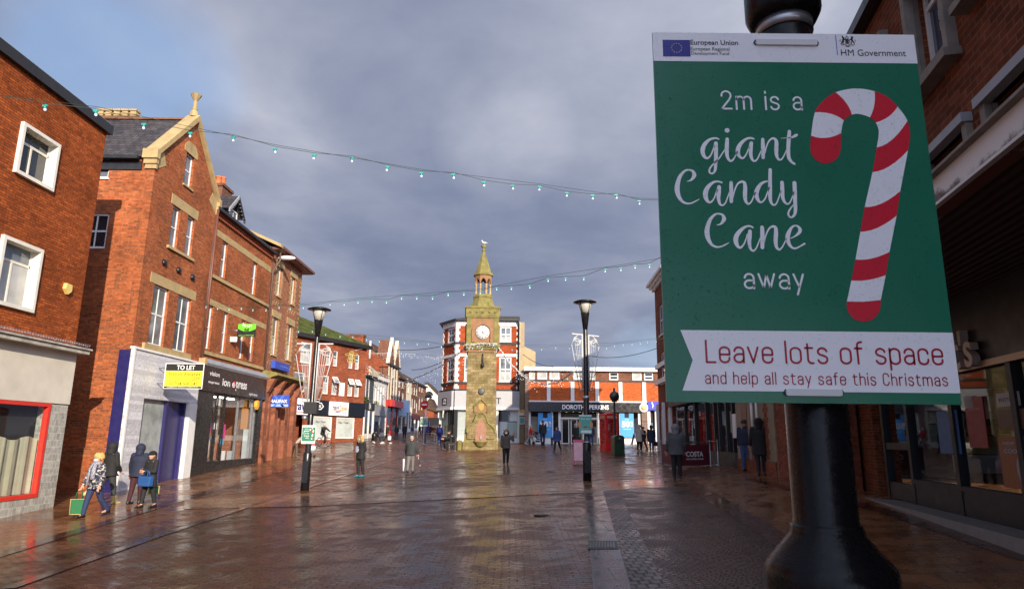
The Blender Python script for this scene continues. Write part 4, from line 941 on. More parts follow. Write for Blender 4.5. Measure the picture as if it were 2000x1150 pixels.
def ftext(F, s, a, b, off, m, bold=0.0, mbx=None): 
    pass
a, b, c, d = F.q((409, 731), (430, 738), (429, 745), (407.5, 739), .35); text(lt_, 'vision', a+.05, b-.05, c+.18, d+.2, -.345, WHT, .02); text(lt_, 'express', a, b, c-.20, d-.26, -.345, WHT, .02)
a, b, c, d = F.q((436, 737), (483, 750), (481.5, 762), (434, 752), .35); text(lt_, 'ion e', a, a+(b-a)*.49, c, d, -.345, WHT, .025); text(lt_, 'press', a+(b-a)*.53, b, c-.13, d-.02, -.345, WHT, .025)
lt_.tube([(a+(b-a)*.44, -.348, d-.05), (a+(b-a)*.56, -.348, c-.05)], .03, REDP, 6)
a, b, c, d = F.q((487, 765), (503, 770), (502.5, 776), (486.5, 772), .35); text(lt_, 'opticians', a, b, c, d, -.345, WHT, .01)
lt_.parts('lettering', B3, .1)
u, z_ = F.uv(500.5, 790, .25); mb = MB(); mb.prism([(u-.16, z_-.1), (u, z_-.26), (u+.16, z_-.1), (u+.16, z_+.18), (u, z_+.24), (u-.16, z_+.18)], -.36, -.2, flat('alarm_orange', (.75, .38, .04))); mb.build('alarm_box', B3)
DP_ = pm('drainpipe_brown', (.10, .06, .045), .5)
pipe(B3, [(.02, -.16, ze-.1), (.02, -.16, zfa+.3)], .06, DP_)
T, w_, h_ = tolet('letting_board', 'green and black TO LET board sticking out above the dark-fronted opticians', 464.5, 499.5, 632.5, 657.5, 33.2)
mb = MB(); LIME = flat('board_lime', (.13, .55, .02)); mb.box(0, w_, 0, .02, 0, h_, BLKINK); mb.build('board', T)
mb = MB(); mb.prism([(0.0, h_)]+[(w_*i/8, h_*(.62-.22*sin(pi*i/8))) for i in range(9)]+[(w_, h_)], -.004, -.0005, LIME); mb.parts('panel', T, .001)
mb = MB(); text(mb, 'TO LET', .22*w_, .78*w_, .78*h_, .95*h_, -.008, WHT, .02); text(mb, 'ag', .36*w_, .64*w_, .34*h_, .66*h_, -.008, BLKINK, .03); text(mb, 'lettings', .48*w_, .92*w_, .05*h_, .18*h_, -.008, LIME, .01); text(mb, 'abbott', .06*w_, .45*w_, .05*h_, .16*h_, -.008, LIME); mb.parts('lettering', T, .035)
mb = MB(); mb.box(-.35, -.01, .02, .06, -.25, .0, WHT); mb.tube([(-.45, .03, h_*.5), (.05, .03, h_*.5)], .02, STEEL, 6); mb.parts('bracket', T, .001)

# ================= 4. polychrome brick bank
F = Fac((-14.15, 38.0), (-14.15, 49.2)); 
ue = F.u(572, 770); L = ue; B4 = F.thing('bank_building', 'red and buff patterned brick bank with a hipped roof and red sandstone ground floor', 'building')
ze = (F.z(548, 487, .3)+F.z(602, 540, .3))/2
up_ = rowfix([F.q((543, 520), (551, 524), (547, 580), (540, 577)), F.q((570, 541), (577, 545), (574, 597), (567, 594))]); lw = rowfix([F.q((534, 618), (543, 620), (539, 693), (530, 690)), F.q((561, 634), (571, 637), (567, 707), (559, 704))])
zco = (F.z(515, 729)+F.z(580, 756))/2
POLY = brick('brick_polychrome', (.36, .10, .05), (.27, .075, .04), (.33, .26, .16), stain=.3); BUFFB = brick('brick_buff', (.50, .37, .16), (.42, .30, .13), (.30, .24, .15))
mb = MB(); wall(mb, 0, L, zco-.1, ze, up_+lw, POLY, rev=.16); mb.box(0, L, .3, 11, zco-.1, ze, POLY); mb.box(.02, L-.05, .6, 11, -.3, zco-.1, SANDST); mb.build('wall', B4)
mb = MB()
for r in up_+lw:
    for i in range(int((r[3]-r[2])/.15)):
        wq = .18 if i % 2 else .30; z_ = r[2]+i*.15
        mb.box(r[0]-wq, r[0]-.001, -.012, .01, z_, z_+.15, BUFFB); mb.box(r[1]+.001, r[1]+wq, -.012, .01, z_, z_+.15, BUFFB)
    mb.box(r[0]-.35, r[1]+.35, -.03, .02, r[3], r[3]+.40, STONE)
    for i in range(8): mb.box(r[0]-.45+i*(r[1]-r[0]+.9)/8, r[0]-.45+(i+.5)*(r[1]-r[0]+.9)/8, -.010, .0, r[2]-.62+.15*(i % 2), r[2]-.47+.15*(i % 2), BUFFB)
for i in range(int((ze-zco)/.3)): mb.box(L-(.34 if i % 2 else .2), L+.012, -.012, .3, zco+i*.3, zco+i*.3+.15, BUFFB)
mb.parts('buff_quoin', B4, .12)
for r in up_+lw: win(B4, r, sill=STONE, y=.10, pane=GLM, frame=CREAM, curtain=(.05, .45), fw=.07)
mb = MB(); ov = .55
mb.box(-.02, L+ov, -ov, .1, ze, ze+.14, RUST); mb.box(L-.1, L+ov, .1, 11, ze, ze+.14, RUST); mb.box(-.02, L+ov+.1, -ov-.12, -ov, ze+.05, ze+.2, RUST); mb.build('eaves', B4)
mb = MB(); zr = ze+2.6; mb.quad((0, -ov, ze+.15), (L+ov, -ov, ze+.15), (L-4, 5.5, zr), (0, 5.5, zr), SLATEM); mb.quad((L+ov, -ov, ze+.15), (L+ov, 11, ze+.15), (L-4, 5.5, zr), (L-4, 5.5, zr), SLATEM); mb.quad((L+ov, 11, ze+.15), (0, 11, ze+.15), (0, 5.5, zr), (L-4, 5.5, zr), SLATEM); mb.build('roof', B4)
mb = MB(); mb.prism([(.0, ze-2), (11, ze-2), (11, ze), (5.5, zr+.2), (.0, ze+.1)], -.22, -.001, POLY, axis='x'); mb.prism([(-.62, ze+.06), (5.5, zr+.18), (5.5, zr+.34), (-.62, ze+.24)], -.30, .08, STONE, axis='x'); mb.build('party_gable', B4)
mb = MB(); gq = F.g(0)-.3
cols = [0.25, L*.34, L*.66, L-.35]
wins_ = [[cols[i]+.55, cols[i+1]-.55, 1.3+F.g(cols[i]), zco-1.0] for i in range(3)]
wall(mb, 0, L+.02, gq, zco-.1, wins_, SANDST, y=-.12, rev=.3, side=.7)
for c in cols: mb.box(c-.32, c+.32, -.42, -.121, gq, F.g(c)+.9, SANDST); mb.box(c-.26, c+.26, -.36, -.121, F.g(c)+.9, zco-.9, SANDST); mb.prism([(-.42, zco-.9), (-.80, zco-.15), (-.121, zco-.15), (-.121, zco-.9)], c-.2, c+.2, SANDST, axis='x')
mb.build('sandstone_front', B4)
for r in wins_:
    win(B4, r, rails=(.7,), y=.02, pane=GLD, frame=RUST, fw=.06)
    mb = MB(); aw = (r[1]-r[0])/2; pts = [((r[0]+r[1])/2+(aw+.22)*cos(pi*i/10), r[3]-.1+.75*sin(pi*i/10)) for i in range(11)]+[((r[0]+r[1])/2-aw*cos(pi*i/10), r[3]-.1+.5*sin(pi*i/10)) for i in range(11)]
    mb.prism(pts, -.19, -.121, SANDST); mb.build('window_arch', B4)
mb = MB(); mb.prism([(-.95, zco+.05), (-.85, zco+.20), (.0, zco+.34), (.0, zco-.15), (-.5, zco-.15), (-.6, zco-.05)], -.02, L+.3, MOSSST, axis='x'); mb.build('stone_cornice', B4)
pipe(B4, [(.02, -.5, ze-.2), (.02, -.5, ze-.7), (-.02, -.16, ze-1.3), (-.02, -.16, zco+.4)], .06, DP_)
pipe(B4, [(.05, -.16, zco-.2), (.02, -.2, F.g(0))], .06, COPPER)
a, b, c, d = F.q((534.5, 704), (562.5, 712.5), (561, 727), (534, 718), .2); BB = flat('bank_blue', (.03, .07, .42)); mb = MB(); mb.box(a, b, -.3, -.05, c, d, BB); text(mb, 'HALIFAX', a+(b-a)*.35, b-.15, c+.2, d-.2, -.304, flat('pale_blue', (.35, .48, .80)), .02); mb.build('wall_sign', B4)
T, w_, h_ = tolet('projecting_sign', 'blue projecting sign lettered HALIFAX on the sandstone bank front', 524, 564.5, 771, 795, 39.6)
mb = MB(); mb.box(0, w_, 0, .10, 0, h_, BB); mb.build('board', T); mb = MB(); X2 = flat('mid_blue', (.07, .16, .60)); 
mb.prism([(w_*.22, h_*.95), (w_*.34, h_*.95), (w_*.80, h_*.05), (w_*.68, h_*.05)], -.004, -.0005, X2); mb.prism([(w_*.66, h_*.95), (w_*.78, h_*.95), (w_*.36, h_*.05), (w_*.24, h_*.05)], -.008, -.0045, X2); mb.box(.03, w_-.03, -.004, -.0005, .04, h_*.25, flat('pale_blue2', (.28, .42, .75))); mb.build('emblem', T)
mb = MB(); text(mb, 'HALIFAX', .10*w_, .92*w_, .37*h_, .63*h_, -.012, WHT, .03); mb.parts('lettering', T, .035)
lp = F.uv(557, 508, .5); T = thing('wall_light', 'white wall lantern sticking out under the bank eaves', 'light', tuple(F.mat @ Vector((lp[0]-.4, 0, lp[1]))), F.rz)
mb = MB(); mb.tube([(0, .0, -.1), (.1, -.25, .05), (.2, -.5, .1)], .03, STEEL, 6); mb.build('arm', T); mb = MB(); mb.ell((.3, -.62, .1), (.22, .55, .14), WHT, 14, 6); mb.build('lamp_body', T)
# ================= 5. travel agency block across the side street
p0 = hit(585, 870); p0 = Vector((-18.2, 57.5)); dr_ = Vector((.45, .893)).normalized()
F = Fac(tuple(p0), tuple(p0+dr_*14)); L = F.u(711, 780); B5 = F.thing('travel_agency_block', 'three-storey red brick block with a mossy roof over a black and white travel shop front', 'building')
ze = (F.z(581, 653)+F.z(712, 679))/2-.1
R3 = rowfix([F.r(638, 645.5, 682, 713), F.r(651, 660, 683, 714), F.r(681, 690, 691, 720), F.r(693.5, 702, 693, 723)])
R2 = rowfix([F.r(631, 642, 731, 768), F.r(648, 659, 734, 770), F.r(679, 689, 740, 775), F.r(692, 702, 741, 776)])
R3 += [[R3[0][0]-3.2, R3[0][1]-2.4, R3[0][2]-.1, R3[0][3]+.3]]; R2 += [[R2[0][0]-4.0, R2[0][1]-3.0, R2[0][2], R2[0][3]]]
zf1 = (F.z(612, 781)+F.z(709, 787))/2; zf0 = (F.z(612, 810)+F.z(709, 814))/2
mb = MB(); wall(mb, -3, L, zf1-.05, ze, R3+R2, BR_RED, rev=.14); mb.box(-3, L, .3, 11, zf1-.05, ze, BR_RED); mb.box(-3, L, 2.0, 11, -.6, zf1-.05, BR_RED); mb.build('wall', B5)
for r in R3: win(B5, r, rails=(.62,), sill=BR_RED, y=.08, pane=GLM, fw=.09, curtain=(.0, .5))
for i, r in enumerate(R2):
    o = win(B5, r, rails=(.60,), sill=BR_RED, y=.08, pane=GLM, fw=.09, curtain=(.0, .55))
    if i in (1, 2, 3):      # top light standing open
        s = MB(); a, b, c, d = r; h = (d-c)*.40; t = .09
        s.box(0, t, 0, .05, -h, 0, WHITE); s.box(b-a-t, b-a, 0, .05, -h, 0, WHITE); s.box(t, b-a-t, 0, .05, -t, 0, WHITE); s.box(t, b-a-t, 0, .05, -h, -h+t, WHITE); s.quad((t, .03, -h+t), (b-a-t, .03, -h+t), (b-a-t, .03, -t), (t, .03, -t), GLB)
        s.xf(Matrix.Translation((a, .03, d-.03)) @ Matrix.Rotation(radians(-32), 4, 'X')); s.build('open_light', o)
mb = MB(); a, b, c, d = F.r(662, 672, 747, 773); mb.box(a, b, -.05, -.001, c, d, WHT); mb.build('white_plaque', B5)
mb = MB(); mb.box(-3, L+.35, -.45, -.001, ze-.05, ze+.3, GUTTER); mb.box(L, L+.35, 0, 11, ze-.05, ze+.3, GUTTER); mb.build('gutter', B5)
mb = MB(); zr = ze+3.3; rr = 7.5
mb.quad((-3, -.4, ze+.28), (L+.3, -.4, ze+.28), (L-8.5, 5.5, zr+.4), (-3, 5.5, zr+.4), MOSSROOF); mb.quad((L+.3, -.4, ze+.28), (L+.3, 11, ze+.28), (L-8.5, 5.5, zr+.4), (L-8.5, 5.5, zr+.4), MOSSROOF); mb.quad((L+.3, 11, ze+.28), (-3, 11, ze+.28), (-3, 5.5, zr+.4), (L-8.5, 5.5, zr+.4), MOSSROOF); mb.build('roof', B5)
ux = F.u(600, 800); u1 = F.u(609, 840); NAVY = pm('navy_fascia', (.012, .016, .026), .35, var=.1)
mb = MB(); mb.box(u1, L-.02, -.22, .2, zf0, zf1, NAVY); mb.box(-3, u1-.01, -.18, .2, zf0-.1, zf1+.1, NAVY); mb.build('fascia', B5)
hs = F.r(643, 680, 783, 809, .25); ts = F.r(569, 594, 777, 805, .25)
mb = MB(); mb.box(hs[0], hs[1], -.30, -.221, zf0+.02, zf1-.04, WHT); mb.box(-1.2, u1-.25, -.27, -.181, zf0-.05, zf1+.02, WHT); mb.parts('sign_panel', B5, 0.01)
lt_ = MB(); NB = flat('navy_ink', (.02, .03, .16)); OR = flat('orange_ink', (.80, .22, .02))
w_ = hs[1]-hs[0]; h_ = zf1-zf0
lt_.tube([(hs[0]+w_*.18, -.303, zf0+h_*.45), (hs[0]+w_*.4, -.303, zf0+h_*.30), (hs[0]+w_*.62, -.303, zf0+h_*.38)], .05, OR, 4)
text(lt_, 'Hays', hs[0]+w_*.14, hs[0]+w_*.48, zf0+h_*.34, zf0+h_*.72, -.315, NB, .02, .25); text(lt_, 'Travel', hs[0]+w_*.50, hs[0]+w_*.92, zf0+h_*.36, zf0+h_*.74, -.315, OR, .02, .2); lt_.box(hs[0]+w_*.3, hs[0]+w_*.92, -.312, -.302, zf0+h_*.22, zf0+h_*.26, NB)
text(lt_, 'Travel', -1.0, u1-.5, zf0+.3, zf1-.25, -.275, NB, .03, .25); lt_.box(-.6, u1-.5, -.278, -.272, zf0+.14, zf0+.2, REDP)
pl = F.r(617, 632, 789, 797, .25); zz_ = (pl[2]+pl[3])/2; lt_.tube([(pl[0], -.23, zz_+.28), (pl[1]-.3, -.23, zz_+.28), (pl[1], -.23, zz_), (pl[1]-.3, -.23, zz_-.28), (pl[0], -.23, zz_-.28)], .05, WHT, 6); text(lt_, '100', pl[0]+.2, pl[1]-.3, zz_-.14, zz_+.14, -.235, WHT, .02)
lt_.parts('lettering', B5, 0.2)
s1 = F.r(611, 648, 816, 855); s2 = F.r(656, 692, 818, 857)
base = F.g(L*.5)-.5
mb = MB(); wall(mb, u1-.9, L, base, zf0+.02, [[s1[0], s1[1], F.g(s1[0])+.35, zf0-.1], [s2[0], s2[1], F.g(s2[0])+.35, zf0-.1]], BR_RED, y=.0, rev=.2); mb.box(-3, ux-2.6, 0, .3, base-1, zf0, DKGREY); mb.parts('shop_pier', B5, .01)
WHTGL = pm('shop_window_display', (.46, .50, .47), .3, var=.25, scale=.8)
for r in (s1, s2):
    r[2] = F.g(r[0])+.35; r[3] = zf0-.1; mb = MB(); t = .1; a, b, c, d = r
    mb.box(a, a+t, .05, .12, c, d, WHITE); mb.box(b-t, b, .05, .12, c, d, WHITE); mb.box(a+t, b-t, .05, .12, d-t, d, WHITE); mb.box(a+t, b-t, .05, .12, c, c+t, WHITE); o = mb.build('shop_window', B5)
    g = MB(); g.quad((a+t, .09, c+t), (b-t, .09, c+t), (b-t, .09, d-t), (a+t, .09, d-t), WHTGL); text(g, 'Hays  Travel', a+.4, b-.8, d-.62, d-.38, .085, NAVY, .02); g.build('pane', o)
mb = MB(); mb.box(ux-2.6, u1-.9, 1.2, 1.3, base, zf0, DARKIN); mb.box(ux-2.6, ux-2.5, .0, 1.2, base, zf0, DKGREY); mb.box(ux-1.4, ux-1.0, .9, .95, base+1.4, base+2.4, WHT); mb.build('doorway', B5)
# hanging light figure in yellow
T = thing('light_motif', 'yellow rope-light figure hanging against the red brick travel block', 'decoration', tuple(at(686, 700, 56)))
yl = pm('yellow_rope_light', (.42, .32, .05), .5); mb = MB()
def loop(cx, cz, rx, rz, a0=0, a1=360): return [(cx+rx*cos(radians(a0+(a1-a0)*i/16)), 0, cz+rz*sin(radians(a0+(a1-a0)*i/16))) for i in range(17)]
for s in (loop(0, .75, .28, .28), loop(0, .2, .42, .3), loop(-.3, -.25, .2, .3), loop(.3, -.25, .2, .3), loop(-.55, .55, .32, .14), loop(.55, .55, .32, .14), loop(0, -.35, .12, .35), loop(0, .2, .2, .16), loop(0, .75, .12, .12)): mb.tube([(q_[0]*.6, q_[1], q_[2]*.62) for q_ in s], .028, yl, 6)
mb.build('figure', T); mb = MB(); mb.tube([(-.1, 0, .62), (.8, .3, .85)], .02, STEEL, 5); mb.build('bracket', T)

# ================= 6. the row running up the far street
F = Fac((-15.1, 68.2), (-13.2, 108.0)); FR = F
def rowb(name, label, xa, xb, top, mat, wins=(), roof=None, ridge=2.5, off=0.0, depth=8, frame=None, sill=STONE, back=True, gap=.0):
    ua, ub = F.u(xa, 800, off)+gap, F.u(xb, 800, off)-gap; T = F.thing(name, label, 'building'); zt = F.z(*top, off)
    rs = [list(F.r(*w, off)) for w in wins]
    for r in rs: r[0] = max(r[0], ua+.1); r[1] = min(max(r[1], r[0]+.3), ub-.1)
    rs = [r for r in rs if r[1]-r[0] > .15]
    mb = MB(); wall(mb, ua, ub, -.5, zt, rs, mat, y=-off, rev=.12); mb.box(ua, ub, .3-off, depth, -.5, zt, mat); mb.build('wall', T)
    for r in rs: win(T, r, y=-off+.05, pane=GLM, frame=frame or WHITE, sill=sill, fw=.12)
    if roof:
        mb = MB(); y0 = -off-.25; ym = depth/2; mb.quad((ua, y0, zt-.05), (ub, y0, zt-.05), (ub, ym, zt+ridge), (ua, ym, zt+ridge), roof); mb.quad((ub, depth, zt-.05), (ua, depth, zt-.05), (ua, ym, zt+ridge), (ub, ym, zt+ridge), roof)
        mb.prism([(y0, zt-.06), (depth, zt-.06), (ym, zt+ridge-.03)], ua, ua+.15, mat, axis='x'); mb.prism([(y0, zt-.06), (depth, zt-.06), (ym, zt+ridge-.03)], ub-.15, ub, mat, axis='x'); mb.build('roof', T)
        mb = MB(); mb.box(ua, ub, -off-.32, -off-.001, zt-.14, zt+.04, GUTTER); mb.build('gutter', T)
    return T, ua, ub, zt
def shopf(T, ua, ub, zbot, ztop, fc, pc, off=0.0, nw=2, base=.0):
    mb = MB(); mb.box(ua, ub, -off-.22, -off-.001, zbot, ztop, fc); mb.build('fascia', T)
    g0 = F.g((ua+ub)/2); mb = MB(); w_ = (ub-ua)/nw
    for i in range(nw+1): u = ua+i*w_; mb.box(max(u-.15, ua), min(u+.15, ub), -off-.14, -off-.002, g0-.5, zbot, pc)
    mb.box(ua, ub, -off-.10, -off-.003, g0-.5, g0+.45, pc); o = mb.build('shop_window', T)
    g = MB(); g.quad((ua, -off-.05, g0+.4), (ub, -off-.05, g0+.4), (ub, -off-.05, zbot), (ua, -off-.05, zbot), GLD); g.build('pane', o)
SLG = pm('slate_grey_paint', (.06, .07, .085), .5); WOOD = pm('bargeboard_cream', (.55, .48, .33), .6)
T, a, b, zt = rowb('timber_shop', 'narrow dark grey shop with white upper windows and hanging baskets, next to the travel block', 710.5, 728, (718, 733), SLG, [(713, 716, 737, 780), (718.5, 722, 741, 781)], TILEBR, 1.2)
shopf(T, a, b, F.z(718, 800), F.z(718, 786), BLACKM, WHITE)
mb = MB(); mb.prism([(a, zt), (b, zt), (b, zt+.5), (a, zt+.9)], -.45, -.3, WOOD); mb.build('bargeboard', T)
ug = F.uv(724, 793, .3); mb = MB(); text(mb, 'BA', ug[0]-.4, ug[0]+.5, ug[1]-.3, ug[1]+.35, -.23, WHT, .03); mb.build('lettering', T)
LEAFM = [pm('basket_leaf_dark', (.03, .06, .012), .7, var=.4), pm('basket_leaf_light', (.09, .11, .02), .7, var=.4), pm('basket_flower', (.5, .3, .05), .7)]
def basket(label, px, py, Y):
    c = at(px, py, Y); T = thing('hanging_basket', label, 'hanging basket', tuple(c), 0, 'hanging baskets in the far street'); m = MB(); m.lathe([(.05, -.35), (.25, -.25), (.33, -.02)], BLACKM, n=10); m.build('basket', T)
    rd = random.Random(int(px)); m = MB()
    for i in range(260):
        d = Vector((rd.gauss(0, 1), rd.gauss(0, 1), rd.gauss(0, 1))).normalized()*rd.uniform(.3, 1); p = Vector((d.x*.55, d.y*.45, d.z*.35+.05)); s = rd.uniform(.05, .1)
        a_ = Vector((rd.uniform(-1, 1), rd.uniform(-1, 1), rd.uniform(-1, 1))).normalized()*s; b_ = a_.orthogonal().normalized()*s*.7
        m.add([p-a_, p+b_, p+a_, p-b_], [(0, 1, 2, 3)], LEAFM[0 if rd.random() < .5 else (1 if rd.random() < .85 else 2)])
    m.build('plants', T); m = MB(); m.tube([(-.8, 0, .55), (0, 0, .5), (0, 0, .0)], .02, BLACKM, 5); m.build('bracket', T)
basket('hanging basket nearest the travel block, on the dark grey shop', 712.5, 781, 69.5); basket('hanging basket further up, by the white framed shop', 731, 789, 74)
T, a, b, zt = rowb('white_framed_shop', 'low shop with a row of tall white arched windows upstairs and a silver fascia', 728.5, 753, (741, 738), WHITE, [(731, 734, 752, 789), (736, 739, 753, 790), (741, 744, 754, 791), (746, 749, 755, 792)], SLATE, 1.0)
shopf(T, a, b, F.z(741, 812), F.z(741, 792), LEAD, WHITE)
mb = MB(); pts = []
mb.box(a, b, -.35, -.13, zt-.25, zt+.12, WHITE); mb.build('cornice', T)
T, a, b, zt = rowb('gableted_shop', 'tall brown brick house with cream strips and two pointed gablets over a red shop', 753.5, 775, (764, 712), BR_BROWN, [(757, 760, 716, 733), (766, 769, 720, 738), (757, 760, 742, 785), (766.5, 770, 744, 786)], TILEBR, 3.4, depth=9)
mb = MB()
for q in (.06, .30, .56, .80):
    u = a+(b-a)*q; mb.box(u, u+.55, -.06, -.001, 3.6, zt, CREAM)
for q in (.25, .74):
    u = a+(b-a)*q; mb.prism([(u-1.5, zt), (u+1.5, zt), (u, zt+3.0)], -.12, 1.5, BR_BROWN); mb.prism([(u-1.6, zt), (u, zt+3.0), (u, zt+3.3), (u-1.8, zt)], -.2, .2, CREAM); mb.prism([(u+1.6, zt), (u+1.8, zt), (u, zt+3.3), (u, zt+3.0)], -.2, .2, CREAM)
mb.parts('cream_strip', T, 0.01)
shopf(T, a, b, F.z(764, 795), F.z(764, 783), REDP, REDP)
mb = MB(); mb.box(a-.3, b+.3, -.75, -.222, F.z(764, 795), F.z(764, 782), REDP); text(mb, 'BARGAINS', a+.6, b-.6, F.z(764, 793), F.z(764, 785), -.757, flat('pale_red', (.7, .3, .25))) if 0 else None; mb.build('projecting_fascia', T)
mb = MB(); mb.box(a-.25, a-.002, 1.0, 9, zt-3.2, zt-.3, BR_RED); mb.prism([(-.2, zt-.4), (9, zt-.4), (4.3, zt+3.2)], a-.2, a-.002, BR_RED, axis='x'); mb.build('gable_end', T)
ck = MB(); zck = F.z(730, 675, -4); ck.box(a+.2, a+1.2, 3.2, 5.2, zt+1, zck, BR_RED); ck.box(a+.1, a+1.3, 3.1, 5.3, zck, zck+.25, BR_BROWN); ck.build('chimney', T)
ck = MB(); ck.tube([(a-.2, 2.2, zt+.5), (a-.2, 2.2, F.z(719, 661, -2))], .12, WHITE, 8); ck.build('flue', T)
T, a, b, zt = rowb('brown_terrace_house', 'brown brick terrace house with white sashes and tiled roof, beside the narrow cream house', 775.3, 792, (783, 738), BR_BROWN, [(778, 781, 762, 783), (784.5, 788, 767, 786), (778, 781, 743, 756), (785, 788, 746, 758)], TILEBR, 4.5)
shopf(T, a, b, F.z(783, 812), F.z(783, 801), pm('pale_blue_sign', (.30, .42, .55), .5), WHITE)
T2 = thing('projecting_sign', 'small pale blue projecting sign on the brown terrace house up the far street', 'sign', tuple(F.mat @ Vector((a+1, -.3, F.z(783, 790)-1)))); mb = MB(); w_ = 1.1; mb.box(0, w_, 0, .1, 0, 1.5, pm('sign_sky_blue', (.38, .58, .85), .5)); mb.build('board', T2); mb = MB(); mb.tube([(-.4, .05, 1.2), (.1, .05, 1.2)], .03, STEEL, 5); mb.build('bracket', T2)
T, a, b, zt = rowb('cream_terrace_house', 'narrow cream painted house between brown brick terraces in the far street', 792.2, 802, (797, 741), CREAM, [(795, 798, 755, 767)], TILEBR, 2.0)
shopf(T, a, b, F.z(797, 806), F.z(797, 795), CREAMW, WHITE)
T, a, b, zt = rowb('brown_terrace_row', 'long brown brick terrace with tall white windows at the far end of the street', 802.3, 831, (815, 748), BR_BROWN, [(803.5, 805.5, 756, 769), (808, 810.5, 756, 771), (812.5, 815, 758, 773), (819, 821, 750, 764), (823, 825.5, 752, 766), (804, 806, 778, 796), (809, 811, 780, 797), (812.5, 814.5, 786, 806), (818, 820, 775, 800), (823, 825, 777, 800)], TILEBR, 2.2)
shopf(T, a, (a+b)/2-.1, F.z(806, 818), F.z(806, 808), pm('maroon_fascia', (.09, .012, .02), .4), WHITE); shopf(T, (a+b)/2+.1, b, F.z(822, 822), F.z(822, 813), DKGREY, WHITE)
# white house closing the view, brick shop in front
FE = Fac(tuple(at(826, 850, 118)[:2]), tuple(at(872, 850, 118)[:2])); T = FE.thing('white_end_house', 'pale rendered house with one round-headed window closing the view at the street end', 'building'); uL = FE.L
za, zb = FE.z(830, 750), FE.z(858, 776)
mb = MB(); wall(mb, 0, uL, -1, [(0, za), (uL*.12, za+.1), (uL*.7, zb), (uL, zb-1.5)], [], CREAMW); mb.box(0, uL, .3, 8, -1, zb-2, CREAMW); mb.build('wall', T)
mb = MB(); mb.prism([(0, za-.1), (uL*.12, za), (uL*.72, zb-.1), (uL, zb-1.6), (uL, zb-1.2), (uL*.72, zb+.3), (uL*.12, za+.4), (0, za+.3)], -.2, 8, TILEBR); mb.build('roof', T)
u, z_ = FE.uv(838, 772); mb = MB(); mb.prism([(u+.75*cos(pi*i/8), z_+.75*sin(pi*i/8)) for i in range(9)], -.08, -.001, DKGREY); mb.build('window', T)
FB = Fac(tuple(at(826, 850, 104)[:2]), tuple(at(846, 850, 104)[:2])); T = FB.thing('corner_brick_shop', 'small dark brick shop with a black awning near the street end', 'building'); za = FB.z(834, 792)
mb = MB(); wall(mb, 0, FB.L, -1, za, [], BR_RED); mb.box(0, FB.L, .3, 6, -1, za, BR_RED); mb.build('wall', T)
mb = MB(); mb.prism([(-.3, za), (FB.L*.6, za+1.2), (FB.L+.3, za-.6), (FB.L+.3, za-.9), (-.3, za-.3)], -.3, 6, TILEBR); mb.build('roof', T)
mb = MB(); zz0 = FB.z(836, 823); mb.prism([(-2.2, zz0-.6), (-2.2, zz0-.9), (-.02, zz0-.4), (-.02, zz0+.6)], -.5, FB.L+3, BLACKM, axis='x'); mb.build('awning', T)

# ================= 7. white-quoined corner building behind the tower
Y7 = 62.0; X = lambda px, Y=Y7, py=800: at(px, py, Y).x
cL = X(888); cR = X(1014.5); F = Fac((cL, Y7), (cR, Y7)); L = F.L; B7 = F.thing('corner_shop_block', 'red brick corner block with white quoins and a canted bay behind the clock tower', 'building')
zE = F.z(990, 627); zT = F.z(990, 599)
bx_, by_ = X(861.5, 64.6)-cL, 2.6       # canted bay goes back to the left
def band(z): return z
zb1, zb0 = F.z(990, 629), F.z(990, 637); zd1 = F.z(990, 669.5); zw1, zw0 = F.z(990, 691), F.z(990, 696.5); ze1 = F.z(990, 746); zs1 = F.z(990, 763); zs0 = F.z(990, 796)
w3 = F.r(976.5, 999, 638, 668); w2 = F.r(975, 999, 697.5, 744.5); w3b = [F.u(908.5, 650), F.u(920, 650), w3[2], w3[3]]; w2b = [F.u(907, 720), F.u(920, 720), w2[2], w2[3]]
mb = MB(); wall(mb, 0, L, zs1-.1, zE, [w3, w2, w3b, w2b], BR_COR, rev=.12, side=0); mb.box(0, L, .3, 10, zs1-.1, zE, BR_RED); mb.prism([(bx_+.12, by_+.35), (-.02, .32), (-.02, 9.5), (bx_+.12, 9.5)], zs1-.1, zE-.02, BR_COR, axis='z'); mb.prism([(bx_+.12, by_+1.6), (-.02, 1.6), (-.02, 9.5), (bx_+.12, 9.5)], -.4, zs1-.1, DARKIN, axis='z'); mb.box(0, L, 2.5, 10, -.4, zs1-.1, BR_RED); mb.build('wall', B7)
FB2 = Fac(tuple((F.mat @ Vector((bx_, by_, 0)))[:2]), (cL, Y7)); rel = F.mat.inverted() @ FB2.mat; dzb = F.z0-FB2.z0; LB = FB2.L
b3 = [LB*.36, LB*.80, w3[2]+dzb, w3[3]+dzb]; b2 = [LB*.36, LB*.80, w2[2]+dzb, w2[3]+dzb]
mb = MB(); wall(mb, 0, LB, zs1-.1+dzb, zE+dzb, [b3, b2], BR_COR, y=-.03, rev=.12, side=0); o = mb.build('bay_wall', B7); o.matrix_local = rel
def trims(mb, u0, u1, d, y):
    mb.box(u0, u1, y-.06, y-.001, zb0+d, zE+d-.02, WHITE); mb.box(u0, u1, y-.07, y-.001, zd1-.16+d, zd1+.05+d, BLACKM); mb.box(u0, u1, y-.05, y-.001, zw0+d, zw1+d, WHITE); mb.box(u0, u1, y-.07, y-.001, ze1-.22+d, ze1+d, BLACKM); mb.box(u0, u1, y-.22, y-.001, zs1-.05+d, zs1+.12+d, BLACKM)
    for ue_, s in ((u0, 1), (u1, -1)):
        for i in range(int((zb0-zs1-.1)/.28)):
            wq = .20 if i % 2 else .32; z_ = zs1+.14+i*.28+d
            mb.box(min(ue_, ue_+s*wq), max(ue_, ue_+s*wq), y-.045, y-.002, z_, z_+.272, WHITE)
